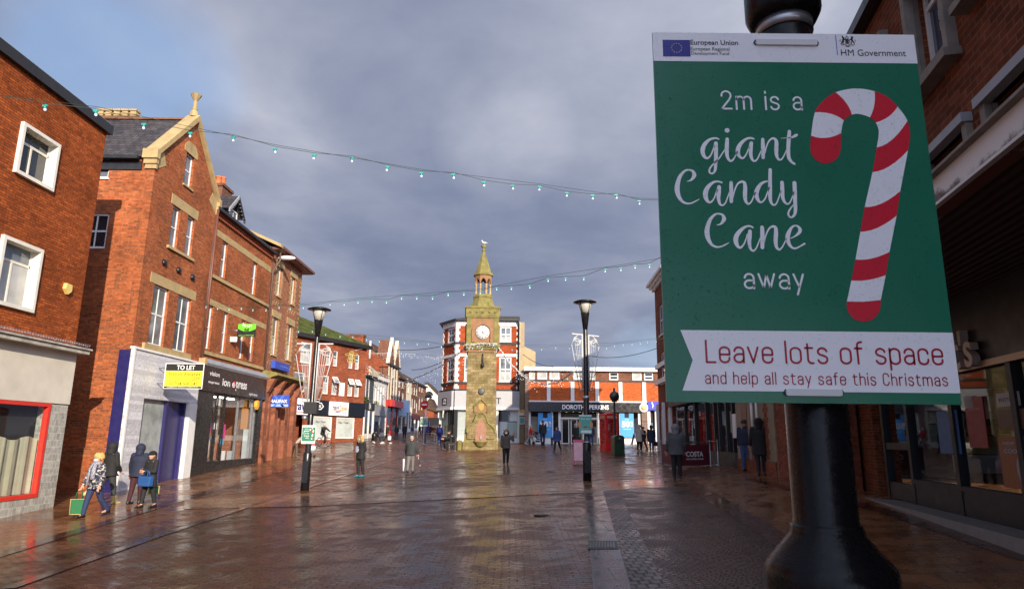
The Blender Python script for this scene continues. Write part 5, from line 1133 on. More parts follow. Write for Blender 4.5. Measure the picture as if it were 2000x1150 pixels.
mb = MB(); trims(mb, 0, L, 0, 0); mb.parts('white_trim', B7, 0.01); mb = MB(); trims(mb, 0, LB, dzb, -.03); mb.parts('white_trim', B7, .01, rel)
for r in (w3, w2, w3b, w2b): win(B7, r, rails=(.5,), bars=(.5,), y=.05, pane=GLM, fw=.12, sill=WHITE, curtain=(.0, .4))
for r in (b3, b2): win(B7, r, rails=(.5,), bars=(.5,), y=.03, pane=GLD, fw=.12, rel=rel, sill=WHITE)
mb = MB(); zr = zT
mb.quad((-.2, -.4, zE+.1), (L+.0, -.4, zE+.1), (L, 5, zr), (1.5, 5, zr), SLATEM); mb.quad((L, 10, zE), (-.2, 10, zE), (1.5, 5, zr), (L, 5, zr), SLATEM); mb.quad((bx_-.4, by_-.3, zE+.1), (-.2, -.4, zE+.1), (1.5, 5, zr), (1.5, 5, zr), SLATEM); mb.quad((bx_-.4, 10, zE+.1), (bx_-.4, by_-.3, zE+.1), (1.5, 5, zr), (1.5, 5, zr), SLATEM); mb.prism([(0.0, zE), (10, zE), (5, zr)], L-.12, L, BR_BROWN, axis='x'); mb.build('roof', B7)
mb = MB(); mb.box(-.1, L, -.45, .0, zE-.02, zE+.14, GUTTER); mb.build('gutter', B7)
mb = MB(); mb.prism([(bx_-.4, by_-.25), (-.1, -.45), (0, 0), (bx_, by_)], zE-.02, zE+.14, GUTTER, axis='z'); mb.build('gutter', B7)
mb = MB(); mb.box(0, L, -.35, .3, zs0, zs1-.05, GREYSH); mb.box(0, L, -.45, .1, zs0-.22, zs0, WHITE); mb.build('fascia', B7)
mb = MB(); mb.box(-.1, LB+.0, -.35, .3, zs0+dzb, zs1-.05+dzb, GREYSH); mb.box(-.15, LB, -.45, .1, zs0-.22+dzb, zs0+dzb, WHITE); o = mb.build('fascia', B7); o.matrix_local = rel
lg = F.r(868 if 0 else 864, 872, 777, 791, .36)
a, b, c, d = FB2.r(863.7, 872.4, 777, 791, .36); mb = MB(); mb.box(a, b, -.37, -.351, c, d, BLKINK); w_ = b-a; h_ = d-c
mb.prism([(a+w_*.30, c+h_*.52), (a+w_*.30, d-h_*.2), (a+w_*.5, d-h_*.1), (a+w_*.45, c+h_*.6)], -.376, -.3705, WHT); mb.prism([(a+w_*.55, c+h_*.6), (a+w_*.6, d-h_*.12), (a+w_*.85, d-h_*.15), (a+w_*.8, c+h_*.5)], -.376, -.3705, WHT); mb.box(a+w_*.2, a+w_*.45, -.376, -.3705, c+h_*.12, c+h_*.42, WHT); mb.box(a+w_*.55, a+w_*.8, -.376, -.3705, c+h_*.12, c+h_*.42, WHT); o = mb.build('logo_panel', B7); o.matrix_local = rel
mb = MB(); u, z_ = F.uv(972, 783, .36); text(mb, 'T', u-.15, u+.3, z_-.25, z_+.3, -.355, BLKINK, .02); mb.build('lettering', B7)
# shop windows
zg = -.3; PALEG = pm('pale_green_blind', (.32, .38, .32), .5, var=.2, scale=.7); CHAIR = pm('pale_wood', (.34, .20, .08), .5)
uA = F.u(1010, 850)
mb = MB(); mb.box(uA, L, -.32, .3, zg, zs0-.22, WHITE); mb.box(F.u(960, 850), F.u(973, 850), -.2, .3, zg, zs0-.22, WHITE); mb.box(-.02, .3, -.3, .3, zg, zs0-.22, DKGREY); mb.box(0, uA, -.25, .2, zg, .45, WHITE); mb.parts('shop_pier', B7, 0.01)
mb = MB(); mb.quad((.3, -.1, .4), (uA, -.1, .4), (uA, -.1, zs0-.22), (.3, -.1, zs0-.22), GLC); o = mb.build('shop_window', B7)
mb = MB(); mb.box(.0, F.u(925, 850), .10, .14, .4, zs0, pm('white_display_back', (.46, .46, .44), .7, var=.1)); mb.box(F.u(973, 850), uA, 1.6, 1.7, .2, zs0, DARKIN); a, b, c, d = F.r(990, 1003, 824, 858); mb.box(a, b+.4, .2, .24, .4, d, PALEG); a, b, c, d = F.r(975, 990, 838, 858); mb.box(a, b, .4, .5, .4, c+1.6, WHT); a, b, c, d = F.r(1000, 1003, 802, 822); mb.box(a-.2, b+.4, .22, .26, c, d, WHT); a, b, c, d = F.r(992, 999, 808, 822); mb.box(a, b, 1.4, 1.5, c, d, WHT); mb.build('window_display', o)
mb = MB(); mb.quad((.1, -.1, .55+dzb), (LB-.1, -.1, .55+dzb), (LB-.1, -.1, zs0-.22+dzb), (.1, -.1, zs0-.22+dzb), GLC); o = mb.build('shop_window', B7); o.matrix_local = rel
mb = MB(); mb.box(0, .16, -.2, .1, zg+dzb, zs0+dzb-.2, WHITE); mb.box(LB*.62, LB*.70, -.14, .1, zg+dzb, zs0-.2+dzb, DKGREY); mb.box(0, LB, -.18, .1, zg+dzb-.3, .5+dzb, DKGREY); mb.box(0, LB, -.22, .1, .5+dzb, .62+dzb, WHITE); mb.box(.3, LB*.6, .12, .16, .6+dzb, zs0-.5+dzb, PALEG)
for i in range(3): u = LB*.3+i*.9; mb.box(u, u+.08, .0, .05, .6+dzb, 1.6+dzb, CHAIR); mb.box(u+.5, u+.58, .0, .05, .6+dzb, 1.6+dzb, CHAIR); mb.box(u, u+.58, .0, .05, 1.3+dzb, 1.45+dzb, CHAIR)
mb.build('window_display', o)
pipe(B7, [(L-.12, -.5, zE), (L-.12, -.12, zE-.5), (L-.12, -.12, .0)], .09, GUTTER)
uT = X(1023.5)-cL; mb = MB(); mb.box(L, uT, -.02, 8, -.3, zE-.1, TANREND); mb.build('rendered_return', B7)
u1 = X(1048)-cL; zr1 = F.z(1030, 667); mb = MB(); mb.prism([(uT, -.3), (u1, -.3), (u1, F.z(1048, 679)), (uT, zr1)], 3, 8, TANREND); mb.box(uT, u1+.1, 2.9, 8, F.z(1048, 679)-.05, F.z(1048, 679)+.1, GUTTER) if 0 else None; mb.build('rendered_outhouse', B7)
sg = F.q((1014.5, 800), (1024, 800), (1024, 811), (1014.5, 811), .2)
for nm, lb, yt, yb, hd in (('wall_sign', 'small orange and white sign plate on the tan wall, above the teal one', 800, 811, (.85, .45, .02)), ('wall_sign', 'small teal and white sign plate on the tan wall, below the orange one', 814, 828, (.10, .42, .34))):
    c = at(1014.5, yb, Y7-.25); e = at(1024.5, yt, Y7-.25); T = thing(nm, lb, 'sign', tuple(c)); w_, h_ = e.x-c.x, e.z-c.z; mb = MB(); mb.box(0, w_, 0, .04, 0, h_, WHT); mb.build('board', T); mb = MB(); mb.box(.03, w_-.03, -.006, -.0005, h_*(.45 if hd[0] > .5 else .12), h_*.97 if hd[0] > .5 else h_*.88, flat('plate_%d' % yt, hd)); mb.build('panel', T)

# ================= 8. fashion store across the square
Y8 = 59.5; F = Fac((at(1025, 800, Y8).x, Y8), (at(1262, 800, Y8).x, Y8)); L = F.L; B8 = F.thing('fashion_store', 'low bright brick store with white strips and a long black fascia lettered in white', 'building')
zp1, zp0 = F.z(1150, 717.5), F.z(1150, 725); zl = F.z(1150, 742.5); zbt = F.z(1150, 783); zf1, zf0 = F.z(1150, 786.5), F.z(1150, 804.5)
up = F.u(1032.5, 800)
ws = [F.r(1034, 1045, 726.5, 741), F.r(1050, 1069, 726.5, 741), F.r(1073.5, 1093, 726.5, 741), F.r(1120.5, 1141, 726.5, 741), F.r(1143, 1163, 726.5, 741), F.r(1190, 1208, 726.5, 741), F.r(1235, 1253.5, 726.5, 741), F.r(1258, 1276, 726.5, 741)]
Lr = F.u(1291, 760)
for r in ws: r[2], r[3] = zl+.05, zp0-.05
mb = MB(); wall(mb, up, Lr, zl, zp0, ws, BR_BROWN, rev=.12); mb.box(up, Lr, .3, 12, zf1, zp0, BR_BROWN); wall(mb, up, Lr, zbt, zl, [], BR_DP, y=-.06); mb.box(0, Lr+3, 4.5, 12, -.3, zf1, DARKIN); mb.build('wall', B8)
mb = MB(); mb.box(-.1, Lr+.1, -.35, 12, zp0, zp1, WHITE); mb.build('parapet', B8)
mb = MB(); mb.box(up, Lr, -.10, -.061, zl-.14, zl, BLACKM); mb.box(up, Lr, -.30, .0, zbt-.12, zbt, WHITE); mb.parts('string_band', B8, 0.01)
mb = MB()
for px_ in (1071.5, 1118, 1166, 1211.5, 1257.5): u = F.u(px_, 765); mb.box(u-.16, u+.16, -.16, -.061, zbt, zl-.14, WHITE)
mb.parts('white_strip', B8, 0.01)
for i, r in enumerate(ws): win(B8, r, rails=(.5,) if i in (5, 7) else (), bars=(.5,) if i in (3, 4) else (), y=.05, pane=GLD if i in (5, 7) else GLB, fw=.14)
SPECK = brick('brick_speckled', (.22, .12, .09), (.09, .06, .055), (.30, .26, .22), stain=.3)
mb = MB(); mb.box(0, up, -.35, 1, -.3, zp0-.3, SPECK); mb.box(F.u(1252.5, 830), F.u(1264, 830), -.3, .6, -.3, zbt-.12, SPECK); mb.parts('brick_pier', B8, 0.01)
ufa, ufb = F.u(1033, 795), F.u(1252, 795)
mb = MB(); mb.box(ufa, ufb, -.42, .3, zf0, zf1, pm('satin_black_fascia', (.018, .017, .02), .25)); mb.build('fascia', B8)
mb = MB(); a, b, c, d = F.r(1098, 1189, 791, 798.5, .43); text(mb, 'DOROTHY PERKINS', a, b, c-.03, d+.03, -.43, WHT, .025); mb.build('lettering', B8)
mb = MB(); WF = WHITE; gz = F.g(L*.5)-.25; zt = zf0
for px_ in (1034, 1078, 1093, 1140, 1168, 1208 if 0 else 1212, 1249): u = F.u(px_, 840); mb.box(u-.10, u+.10, -.1, .1, gz, zt, WF)
mb.box(ufa, F.u(1093, 840), -.1, .1, gz, gz+.75, WF); mb.box(F.u(1168, 840), ufb, -.1, .1, gz, gz+.75, WF); mb.box(F.u(1093, 840), F.u(1168, 840), -.08, .06, F.z(1130, 818), F.z(1130, 815), WF); o = mb.build('shop_window', B8)
g = MB(); g.quad((ufa, .0, gz), (F.u(1093, 840), .0, gz), (F.u(1093, 840), .0, zt), (ufa, .0, zt), GLC); g.quad((F.u(1168, 840), .0, gz), (ufb, .0, gz), (ufb, .0, zt), (F.u(1168, 840), .0, zt), GLC); g.parts('pane', o, .01)
mb = MB(); mb.box(ufa, ufb, 3.0, 3.1, gz, zt, DARKIN); mb.box(ufa, ufb, .2, 3.0, gz-.1, gz+.02, FLO); a = F.u(1036, 840); mb.box(a, a+.9, .6, .7, gz+.7, zt-.4, pm('pale_display', (.5, .42, .33), .7)); mb.box(F.u(1240, 840), F.u(1246, 840), .6, .8, gz, zt-.5, WHT)
for i in range(6): u = F.u(1097, 840)+i*.6; mb.box(u, u+.12, 2.6, 2.7, zt-.5, zt-.42, lampm)
mb.build('interior', o)
SBLUE = pm('poster_sale_blue', (.04, .30, .72), .4, var=.08); SB2 = pm('poster_pale_blue', (.22, .52, .85), .4)
for xa, xb in ((1051, 1078.5), (1211, 1237.5)):
    a, b, c, d = F.r(xa, xb, 806, 854, .05); m = MB(); m.box(a, b, -.16, -.101, c, d, SBLUE); w_ = b-a; h_ = d-c; m.box(a+w_*.33, a+w_*.66, -.166, -.161, d-h_*.20, d, DARKIN)
    text(m, '50', a+w_*.12, a+w_*.70, c+h_*.42, c+h_*.66, -.17, WHT, .04); text(m, '%', a+w_*.74, a+w_*.93, c+h_*.54, c+h_*.66, -.17, WHT, .02); text(m, 'OFF', a+w_*.74, a+w_*.93, c+h_*.43, c+h_*.50, -.17, WHT, .02); text(m, 'up to', a+w_*.36, a+w_*.64, c+h_*.70, c+h_*.75, -.17, WHT); text(m, 'selected lines', a+w_*.2, a+w_*.8, c+h_*.32, c+h_*.36, -.17, WHT); m.build('sale_poster', o)
mb = MB()
for xa, xb in ((1097, 1112), (1115, 1128), (1152, 1167)):
    a, b = F.u(xa, 840), F.u(xb, 840); t = .07; d = F.z(1130, 818); mb.box(a, a+t, .1, .16, gz, d, WF); mb.box(b-t, b, .1, .16, gz, d, WF); mb.box(a+t, b-t, .1, .16, d-t, d, WF); mb.box(a+t, b-t, .1, .16, gz, gz+.3, WF)
mb.parts('entrance_door', B8, 0.03)
# blue phone shop at the right end
a, b, c, d = F.r(1264, 1291, 784, 801, .1); PB = flat('fascia_blue', (.02, .03, .50)); mb = MB(); mb.box(a, b, -.4, .2, c, d, PB); mb.build('fascia', tb := F.thing('blue_fascia_shop', 'narrow shop with a bright blue fascia at the right end of the fashion store', 'building'))
mb = MB(); cx = a+(b-a)*.30; mb.tube([(cx, -.41, c+.15), (cx+.08, -.41, c+.4), (cx-.02, -.41, c+.6), (cx+.06, -.41, d-.1)], .07, WHT, 6); mb.build('logo', tb)
mb = MB(); mb.box(a, b, 0, .3, d, zbt-.13, WHITE); mb.box(a, a+.25, -.1, .3, gz, c, WHITE); mb.box(b-.55, b, -.1, .3, gz, c, WHITE); mb.box(a+.25, b-.55, .25, .3, gz, c-1.6, WHITE); mb.box(a+.25, b-.55, .25, .3, c-1.6, c, DARKIN); mb.build('wall', tb)
mb = MB(); zz1 = F.z(1275, 828); text(mb, 'store', a+.35, b-.7, zz1-.12, zz1+.16, .244, flat('shop_ink_blue', (.05, .2, .45)), .03); mb.build('lettering', tb)
u, z_ = F.uv(1256.5, 796, .3); m = MB(); m.lathe([(.34, -.12), (.42, -.06), (.42, .0)], WHITE, n=18); m.lathe([(.24, -.135), (.24, -.121)], flat('alarm_pale_orange', (.75, .55, .25)), n=14); m.xf(Matrix.Translation((u, -.32, z_)) @ Matrix.Rotation(radians(-90), 4, 'X')); m.build('alarm_box', B8)

# ================= 9. right-hand terraces
F = Fac((9.45, 43.3), (8.35, 17.0)); L = F.L; B9 = F.thing('tall_brick_block', 'tall red brick block with white bands and cornice beside the big sign', 'building')
U1 = 5.0; zt = F.z(1284, 553); WH2 = WHITE  # tall part kept short behind the sign so sun reaches the corner block
zb_1 = F.z(1289, 714); zb_2 = F.z(1289, 747)
hw_ = [[1.3+i*2.6, 2.5+i*2.6, z0_, z0_+1.9] for i in range(1) for z0_ in (4.6, 7.6)]
mb = MB(); wall(mb, 0, U1, 3.4, zt, hw_, BR_BROWNRED, rev=.14); mb.box(0, U1, .3, 5.5, -.5, zt, BR_BROWNRED); mb.build('wall', B9)
for r in hw_: win(B9, r, y=.06, sill=WHITE, fw=.09)
mb = MB(); mb.box(-.35, U1+.2, -.5, 5.7, zt, zt+.18, WHITE); mb.box(-.22, U1+.1, -.34, 5.6, zt-.16, zt, WHITE); mb.box(-.10, U1+.1, -.18, 5.6, zt-.34, zt-.16, WHITE); mb.build('cornice', B9)
mb = MB(); mb.box(-.12, U1, -.13, -.001, zb_1-.16, zb_1+.12, WHITE); mb.box(-.16, U1, -.2, -.001, zb_2-.14, zb_2+.16, WHITE); mb.parts('white_band', B9, 0.01)
mb = MB(); g0 = -.4
wq = [[.75+i*2.2, 2.3+i*2.2, .9, 3.0] for i in range(2)]
wall(mb, 0, U1, g0, 3.4, wq, BR_BROWNRED, y=-.08, rev=.25)
for i in range(3): u = .62+i*2.1; mb.box(u-.40, u-.12, -.22, -.081, g0, 3.4, WHITE)
mb.parts('shop_pier', B9, .01)
for r in wq: win(B9, r, rails=(), bars=(.5,), y=.0, pane=GLM, frame=WHITE, fw=.09)
# cafe and stone-pier shops, lower range
B10 = F.thing('cafe_block', 'low dark-fronted cafe range with a toothed brick and stone pier, below the big sign', 'building')
wup = [[U1+1.2+i*2.6, U1+2.6+i*2.6, 4.6, 6.2] for i in range(8)]
mb = MB(); wall(mb, U1, L, 3.6, 6.9, wup, BR_BROWNRED, rev=.14); mb.box(U1, L, .3, 6.0, 3.6, 6.9, BR_BROWNRED); mb.box(U1, L, 4, 6, -.4, 3.6, DARKIN); mb.build('wall', B10)
for r in wup: win(B10, r, y=.06, sill=WHITE, fw=.08)
mb = MB(); mb.quad((U1, -.3, 6.9), (L, -.3, 6.9), (L, 3.2, 8.2), (U1, 3.2, 8.2), SLATE); mb.quad((L, 6.3, 6.9), (U1, 6.3, 6.9), (U1, 3.2, 8.2), (L, 3.2, 8.2), SLATE); mb.prism([(-.3, 6.9), (6.3, 6.9), (3.2, 8.2)], U1, U1+.1, BR_BROWNRED, axis='x'); mb.build('roof', B10)
mb = MB(); mb.box(U1, L, -.35, .2, 3.0, 3.65, DKGREY); mb.build('fascia', B10)
uc = [F.u(x, 850) for x in (1340, 1400, 1442, 1480)]
BAYS = MB(); g1 = -.45
for x in (1300, 1318, 1342, 1362, 1384, 1400, 1409, 1424, 1436, 1446): 
    u = F.u(x, 845)
    if u > U1+.05: BAYS.box(u-.07, u+.07, -.10, .05, g1, 3.0, DKGREY)
uz = F.u(1446, 845)
BAYS.box(U1, uz, -.12, .06, g1, .75, DKGREY); o = BAYS.build('shop_window', B10)
g = MB(); g.quad((U1, .0, .7), (uz, .0, .7), (uz, .0, 3.0), (U1, .0, 3.0), GLC); g.build('pane', o)
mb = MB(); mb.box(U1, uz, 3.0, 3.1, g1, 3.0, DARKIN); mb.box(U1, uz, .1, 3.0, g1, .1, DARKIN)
for i, (xa, xb, yt, yb, c) in enumerate(((1341, 1349, 803, 845, (.55, .03, .03)), (1352, 1357, 862, 862, (.6, .6, .6)), (1366, 1369, 803, 812, (.6, .6, .6)), (1374, 1378, 803, 860, (.35, .02, .02)), (1409, 1416, 803, 830, (.45, .55, .6)), (1421, 1431, 803, 845, (.62, .58, .42)), (1348, 1356, 851, 861, (.65, .65, .63)))):
    if yb-yt < 1: continue
    a, b, c0, d0 = F.r(xa, xb, yt, yb, -.25); mb.box(min(a, b), max(a, b), .22, .26, c0, d0, flat('cafe_poster_%d' % i, c))
mb.build('interior', o)
mb = MB(); ua = uz+.07; STP = pm('stone_pier_buff', (.27, .20, .13), .8, var=.25); 
mb.box(ua, F.u(1524, 850), -.16, .3, g1, 3.0, STP); mb.box(ua, F.u(1524, 850), -.2, -.161, g1, .55, BR_BROWNRED); mb.box(F.u(1478, 850), F.u(1483, 850), -.22, -.161, .55, 3.0, RUST); us_ = F.u(1508, 860); 
for i in range(15): z_ = .6+i*.17; mb.box(us_-(.24 if i % 2 else .14), us_+(.24 if i % 2 else .14), -.168, -.1, z_, z_+.16, BR_BROWNRED)
mb.box(F.u(1459, 850), F.u(1470, 850), -.18, -.1, g1, 3.0, RUST); mb.box(F.u(1441, 840), F.u(1447, 840), -.2, -.1, 1.3, 2.2, WHITE); mb.build('stone_pier', B10)
pipe(B10, [(F.u(1487, 850), -.28, 3.0), (F.u(1487, 850), -.28, 1.2)], .05, WHITE); pipe(B10, [(F.u(1497, 850), -.28, 3.0), (F.u(1497, 850), -.28, 1.0)], .04, WHITE)
mb = MB(); ux = F.u(1524, 850); mb.box(ux+.01, L, -.12, .3, g1, 3.0, BR_BROWNRED); a, b, c, d = F.r(1672, 1688, 790, 835, .15); mb.build('brick_wall', B10)

# ================= 10. near right building with the overhang
e = Vector((.197, .98)).normalized(); p1 = Vector((8.6, 15.7)); F = Fac(tuple(p1+e*1.2), tuple(p1-e*26)); L = F.L; u0 = 1.2  # unseen run behind the camera, lengthened to keep the big sign in shade
B11 = F.thing('overhanging_shop_block', 'dark brick block with concrete window frames and peeling white fascia jutting over a shop', 'building')
OV = 2.3; dzf = F.z0
zso = F.z(1830, 403, OV); zfa = (F.z(1825, 343, OV)+F.z(2000, 205, OV))/2; ztp = (F.z(1690, 60, OV)+F.z(1723, 2, OV))/2
CONC = pm('concrete_surround', (.24, .215, .18), .9, var=.35, scale=5, bump=.3)
ua0 = -1.6
w_a = F.q((1795, 75), (1868, 15), (1868, 130), (1803, 178), OV); w_b = F.q((1905, -60), (1990, -130), (1985, 5), (1915, 73), OV)
wA = [F.u(1796, 110, OV), F.u(1868, 115, OV), F.z(1803, 180, OV)+.08, ztp-.55]; ww = wA[1]-wA[0]
wB = [F.u(1908, 40, OV), F.u(1908, 40, OV)+ww*1.25, wA[2]+.28, wA[3]+.1]
wins_ = [wA, wB, [wA[0]-ww*2.1, wA[0]-ww*1.1, wA[2], wA[3]], [wB[1]+ww*.8, wB[1]+ww*2, wA[2], wA[3]]]
sA = [F.u(1815, 330, OV), F.u(1893, 265, OV), zfa+.02, F.z(1893, 243, OV)]; sB = [F.u(1938, 215, OV), F.u(2090, 120, OV), zfa+.02, sA[3]]
sm_ = [sA, sB, [sA[0]-2.4, sA[0]-.7, sA[2], sA[3]], [sB[1]+.7, sB[1]+2.4, sA[2], sA[3]]]
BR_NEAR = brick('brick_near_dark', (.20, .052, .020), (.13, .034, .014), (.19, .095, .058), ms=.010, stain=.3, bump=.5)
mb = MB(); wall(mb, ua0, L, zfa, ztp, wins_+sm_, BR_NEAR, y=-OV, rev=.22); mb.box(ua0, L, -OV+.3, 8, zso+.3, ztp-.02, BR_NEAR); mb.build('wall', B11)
mb = MB(); mb.box(ua0-.1, L, -OV-.16, -OV+.2, ztp, ztp+.14, GUTTER); mb.box(ua0-.1, L, -OV+.2, 8, ztp, ztp+.1, LEAD); mb.build('roof_edge', B11)
def concwin(r, small):
    a, b, c, d = r; t = .09; f = MB()
    if small: f.box(a-t, a, -OV-.06, -OV+.05, c, d, CONC); f.box(b, b+t, -OV-.06, -OV+.05, c, d, CONC); f.box(a-t-.02, b+t+.02, -OV-.10, -OV+.05, d, d+.09, LEAD)
    else: f.box(a-t, a, -OV-.10, -OV+.05, c-.1, d+.1, CONC); f.box(b, b+t, -OV-.10, -OV+.05, c-.1, d+.1, CONC); f.box(a, b, -OV-.10, -OV+.05, d, d+.1, CONC); f.box(a-t-.04, b+t+.04, -OV-.16, -OV+.05, c-.18, c-.1, CONC); f.box(a, b, -OV-.1, -OV+.05, c-.1, c, CONC)
    f.build('concrete_frame', B11)
    o = win(B11, [a, b, c, d], rails=(.80,) if not small else (.5,), bars=(), y=-OV+.10, pane=GLS if not small else GLD, frame=WHITE if not small else CONC, fw=.06)
    return o
for r in wins_: o_ = concwin(r, False); 
m = MB(); a, b, c, d = wA; text(m, 'BLOOM BEAUTY', a+.25, b-.06, c+(d-c)*.56, c+(d-c)*.66, -OV+.125, flat('window_vinyl', (.45, .5, .5))); text(m, 'BEAUTY SALON', a+.25, b-.06, c+(d-c)*.44, c+(d-c)*.53, -OV+.125, flat('window_vinyl', (.45, .5, .5))); m.parts('window_lettering', B11, 0.1)
for r in sm_: concwin(r, True)
PEEL, t = newmat('peeling_fascia'); uv = t.n('TexCoord').outputs['UV']; sx_ = t.n('SeparateXYZ', Vector=uv)
nz = t.noise(uv, 1.4, 8, .7); nf = t.noise(uv, 7, 6, .7)
zrel = t.maprange(sx_.outputs[1], zso, zfa, 0, 1)
edge = t.math('ADD', zrel, t.math('MULTIPLY', t.math('SUBTRACT', nz, .5), 1.6)); m1 = t.math('LESS_THAN', edge, .10)
m2 = t.maprange(t.math('ADD', edge, t.math('MULTIPLY', t.math('SUBTRACT', nf, .5), .5)), .12, .34, .85, 0.0)
col = t.mix(m2, (.82, .80, .77), (.07, .065, .05)); col = t.mix(t.math('MULTIPLY', m1, t.math('GREATER_THAN', nz, .42)), col, (.22, .085, .05))
finish(t, Base_Color=col, Roughness=.85, Normal=t.n('Bump', Strength=.4, Distance=.01, Height=nz).outputs[0])
mb = MB(); mb.box(ua0-.05, L, -OV-.05, -OV+.2, zso, zfa-.03, PEEL); mb.box(ua0-.05, L, -OV-.13, -OV+.2, zfa-.03, zfa, CONC); mb.box(ua0-.05, L, -OV-.06, -OV+.0, zso-.03, zso, WHITE); mb.build('fascia_band', B11)
SOF, t = newmat('brown_boarded_soffit'); uv = t.n('TexCoord').outputs['UV']; wv = t.n('TexWave', {'wave_type': 'BANDS', 'bands_direction': 'Y'}, Vector=uv, Scale=2.2, Distortion=.3); nn = t.noise(uv, 3, 4)
finish(t, Base_Color=t.mix(nn, (.05, .03, .022), (.09, .055, .04)), Roughness=.6, Normal=t.n('Bump', Strength=.8, Distance=.03, Height=wv.outputs['Fac']).outputs[0])
mb = MB(); mb.box(ua0, L, -OV+.2, .4, zso+.02, zso+.10, SOF); mb.build('soffit', B11)
# shop front under the overhang
zst = F.z(1995, 700); gsh = F.z(1740, 970); usA = F.u(1722, 900)
SIGNB = pm('shop_sign_brown', (.012, .010, .009), .45)
mb = MB(); mb.box(ua0, L, -.05, .4, zst+.08, zso+.02, SIGNB); mb.build('shop_sign', B11)
mb = MB(); mb.box(usA, L, -.10, .0, zst-.02, zst+.08, pm('bronze_trim', (.30, .21, .15), .35, metal=.5)); mb.build('sign_trim', B11)
a, b, c, d = F.q((1874, 668), (1911, 655), (1909, 712), (1872, 722), .1)
lt_ = MB(); LET = pm('pale_bronze_letter', (.40, .31, .25), .4)
vs, fs = text_mesh("t's", .02, 0, .06); xs = [v[0] for v in vs]; zs_ = [v[1] for v in vs]; k = (d-c)/.55
for s_ in (0,): lt_.add([(b-(max(xs)-v[0])*k, -.14-v[2], c+v[1]*k) for v in vs], fs, LET)
lt_.build('lettering', B11)
vx = [F.u(x, 880) for x in (1733, 1782, 1872)]; vx = vx+[vx[2]+2.15, vx[2]+4.3, vx[2]+6.45, vx[2]+8.6]
mb = MB(); zr_ = F.z(1790, 937)
for u in vx: mb.box(u-.07, u+.07, -.06, .10, gsh-.3, zst-.02, DKGREY)
mb.box(vx[1], L, -.045, .08, gsh-.3, zr_-.06, DKGREY); mb.box(vx[1], L, -.07, .10, zr_-.06, zr_+.02, BLACKM); mb.box(vx[0], vx[1], -.04, .06, gsh, gsh+.35, DKGREY); mb.box(vx[0], vx[1], -.04, .06, gsh+1.05, gsh+1.2, DKGREY); o = mb.build('shop_window', B11)
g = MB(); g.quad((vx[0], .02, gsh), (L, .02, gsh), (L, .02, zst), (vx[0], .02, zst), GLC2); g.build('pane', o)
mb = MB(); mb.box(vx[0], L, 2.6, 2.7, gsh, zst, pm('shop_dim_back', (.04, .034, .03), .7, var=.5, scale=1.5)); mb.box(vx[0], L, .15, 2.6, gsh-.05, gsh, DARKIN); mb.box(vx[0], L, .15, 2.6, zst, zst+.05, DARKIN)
rq = random.Random(5)
for i in range(26): u = vx[0]+.3+rq.random()*8; zq = gsh+rq.random()*2.0; mb.box(u, u+.18+.3*rq.random(), 1.0+rq.random(), 2.3, zq, zq+.15+.3*rq.random(), flat('stock_%d' % (i % 6), [(.3, .25, .2), (.25, .1, .05), (.1, .15, .2), (.3, .3, .28), (.25, .2, .05), (.12, .05, .04)][i % 6]))
mb.build('interior', o)
def po(nm, tl, tr, br, bl, col, extra=None):
    a, b, c, d = F.q(tl, tr, br, bl, .05); m = MB(); m.box(min(a, b), max(a, b), -.020, -.005, c, d, col)
    if extra: extra(m, a, b, c, d)
    m.build(nm, o)
P1 = flat('poster_dark_blue', (.02, .10, .24)); P2 = flat('poster_dark_red', (.22, .012, .016)); P3 = flat('poster_white_card', (.34, .34, .34)); P4 = flat('poster_orange_brown', (.24, .075, .02)); P5 = flat('poster_brown', (.10, .05, .03)); P6 = flat('poster_sky', (.3, .4, .5))
po('poster', (1830, 800), (1866, 803), (1872, 885), (1828, 885), P1)
po('poster', (1880, 772), (1916, 778), (1924, 872), (1889, 876), P2, lambda m, a, b, c, d: text(m, 'Thank you', a+(b-a)*.15, b-(b-a)*.15, c+(d-c)*.72, c+(d-c)*.80, -.026, flat('pink_ink', (.5, .2, .2))))
po('poster', (1880, 773), (1895, 773), (1895, 797), (1880, 797), P3)
po('poster', (1941, 766), (1985, 766), (1987, 793), (1943, 793), P3, lambda m, a, b, c, d: text(m, "POTTERS", a+(b-a)*.12, b-(b-a)*.12, c+(d-c)*.35, c+(d-c)*.62, -.026, BLKINK, .02))
po('poster', (1944, 800), (1998, 798), (2000, 838), (1946, 838), P5)
def cook(m, a, b, c, d):
    text(m, 'COOKIES', a+(b-a)*.12, b-(b-a)*.30, c+(d-c)*.68, c+(d-c)*.76, -.026, P6, .02); text(m, 'NEW', a+(b-a)*.12, a+(b-a)*.40, c+(d-c)*.84, c+(d-c)*.90, -.026, P6, .02); cx, cz = a+(b-a)*.62, c+(d-c)*.38
    m.add([(cx+.30*cos(k*pi/12), -.0235, cz+.27*sin(k*pi/12)) for k in range(24)], [tuple(range(24))], pm('plate_grey', (.25, .25, .26), .4)); m.add([(cx+.22*cos(k*pi/12), -.026, cz+.19*sin(k*pi/12)) for k in range(24)], [tuple(range(24))], pm('cookie_brown', (.12, .045, .02), .8))
po('poster', (1946, 852), (2030, 852), (2045, 965), (1955, 948), P4, cook)
mb = MB(); mb.box(ua0, usA, -.12, .4, -.5, zso+.02, BR_NEAR); mb.box(ua0+.5, ua0+1.2, -.14, -.121, 1.6, 2.6, pm('noticeboard_grey', (.05, .055, .06), .4)); mb.build('brick_pier', B11)
mb = MB(); mb.box(usA, L, -.55, .2, -1.2, gsh-.02, pm('shop_step', (.20, .19, .18), .7, var=.2)); mb.build('step', B11)
mb = MB(); mb.box(ua0-.6, ua0+6, 6, 8, -.5, ztp-.1, BR_NEAR) if 0 else None
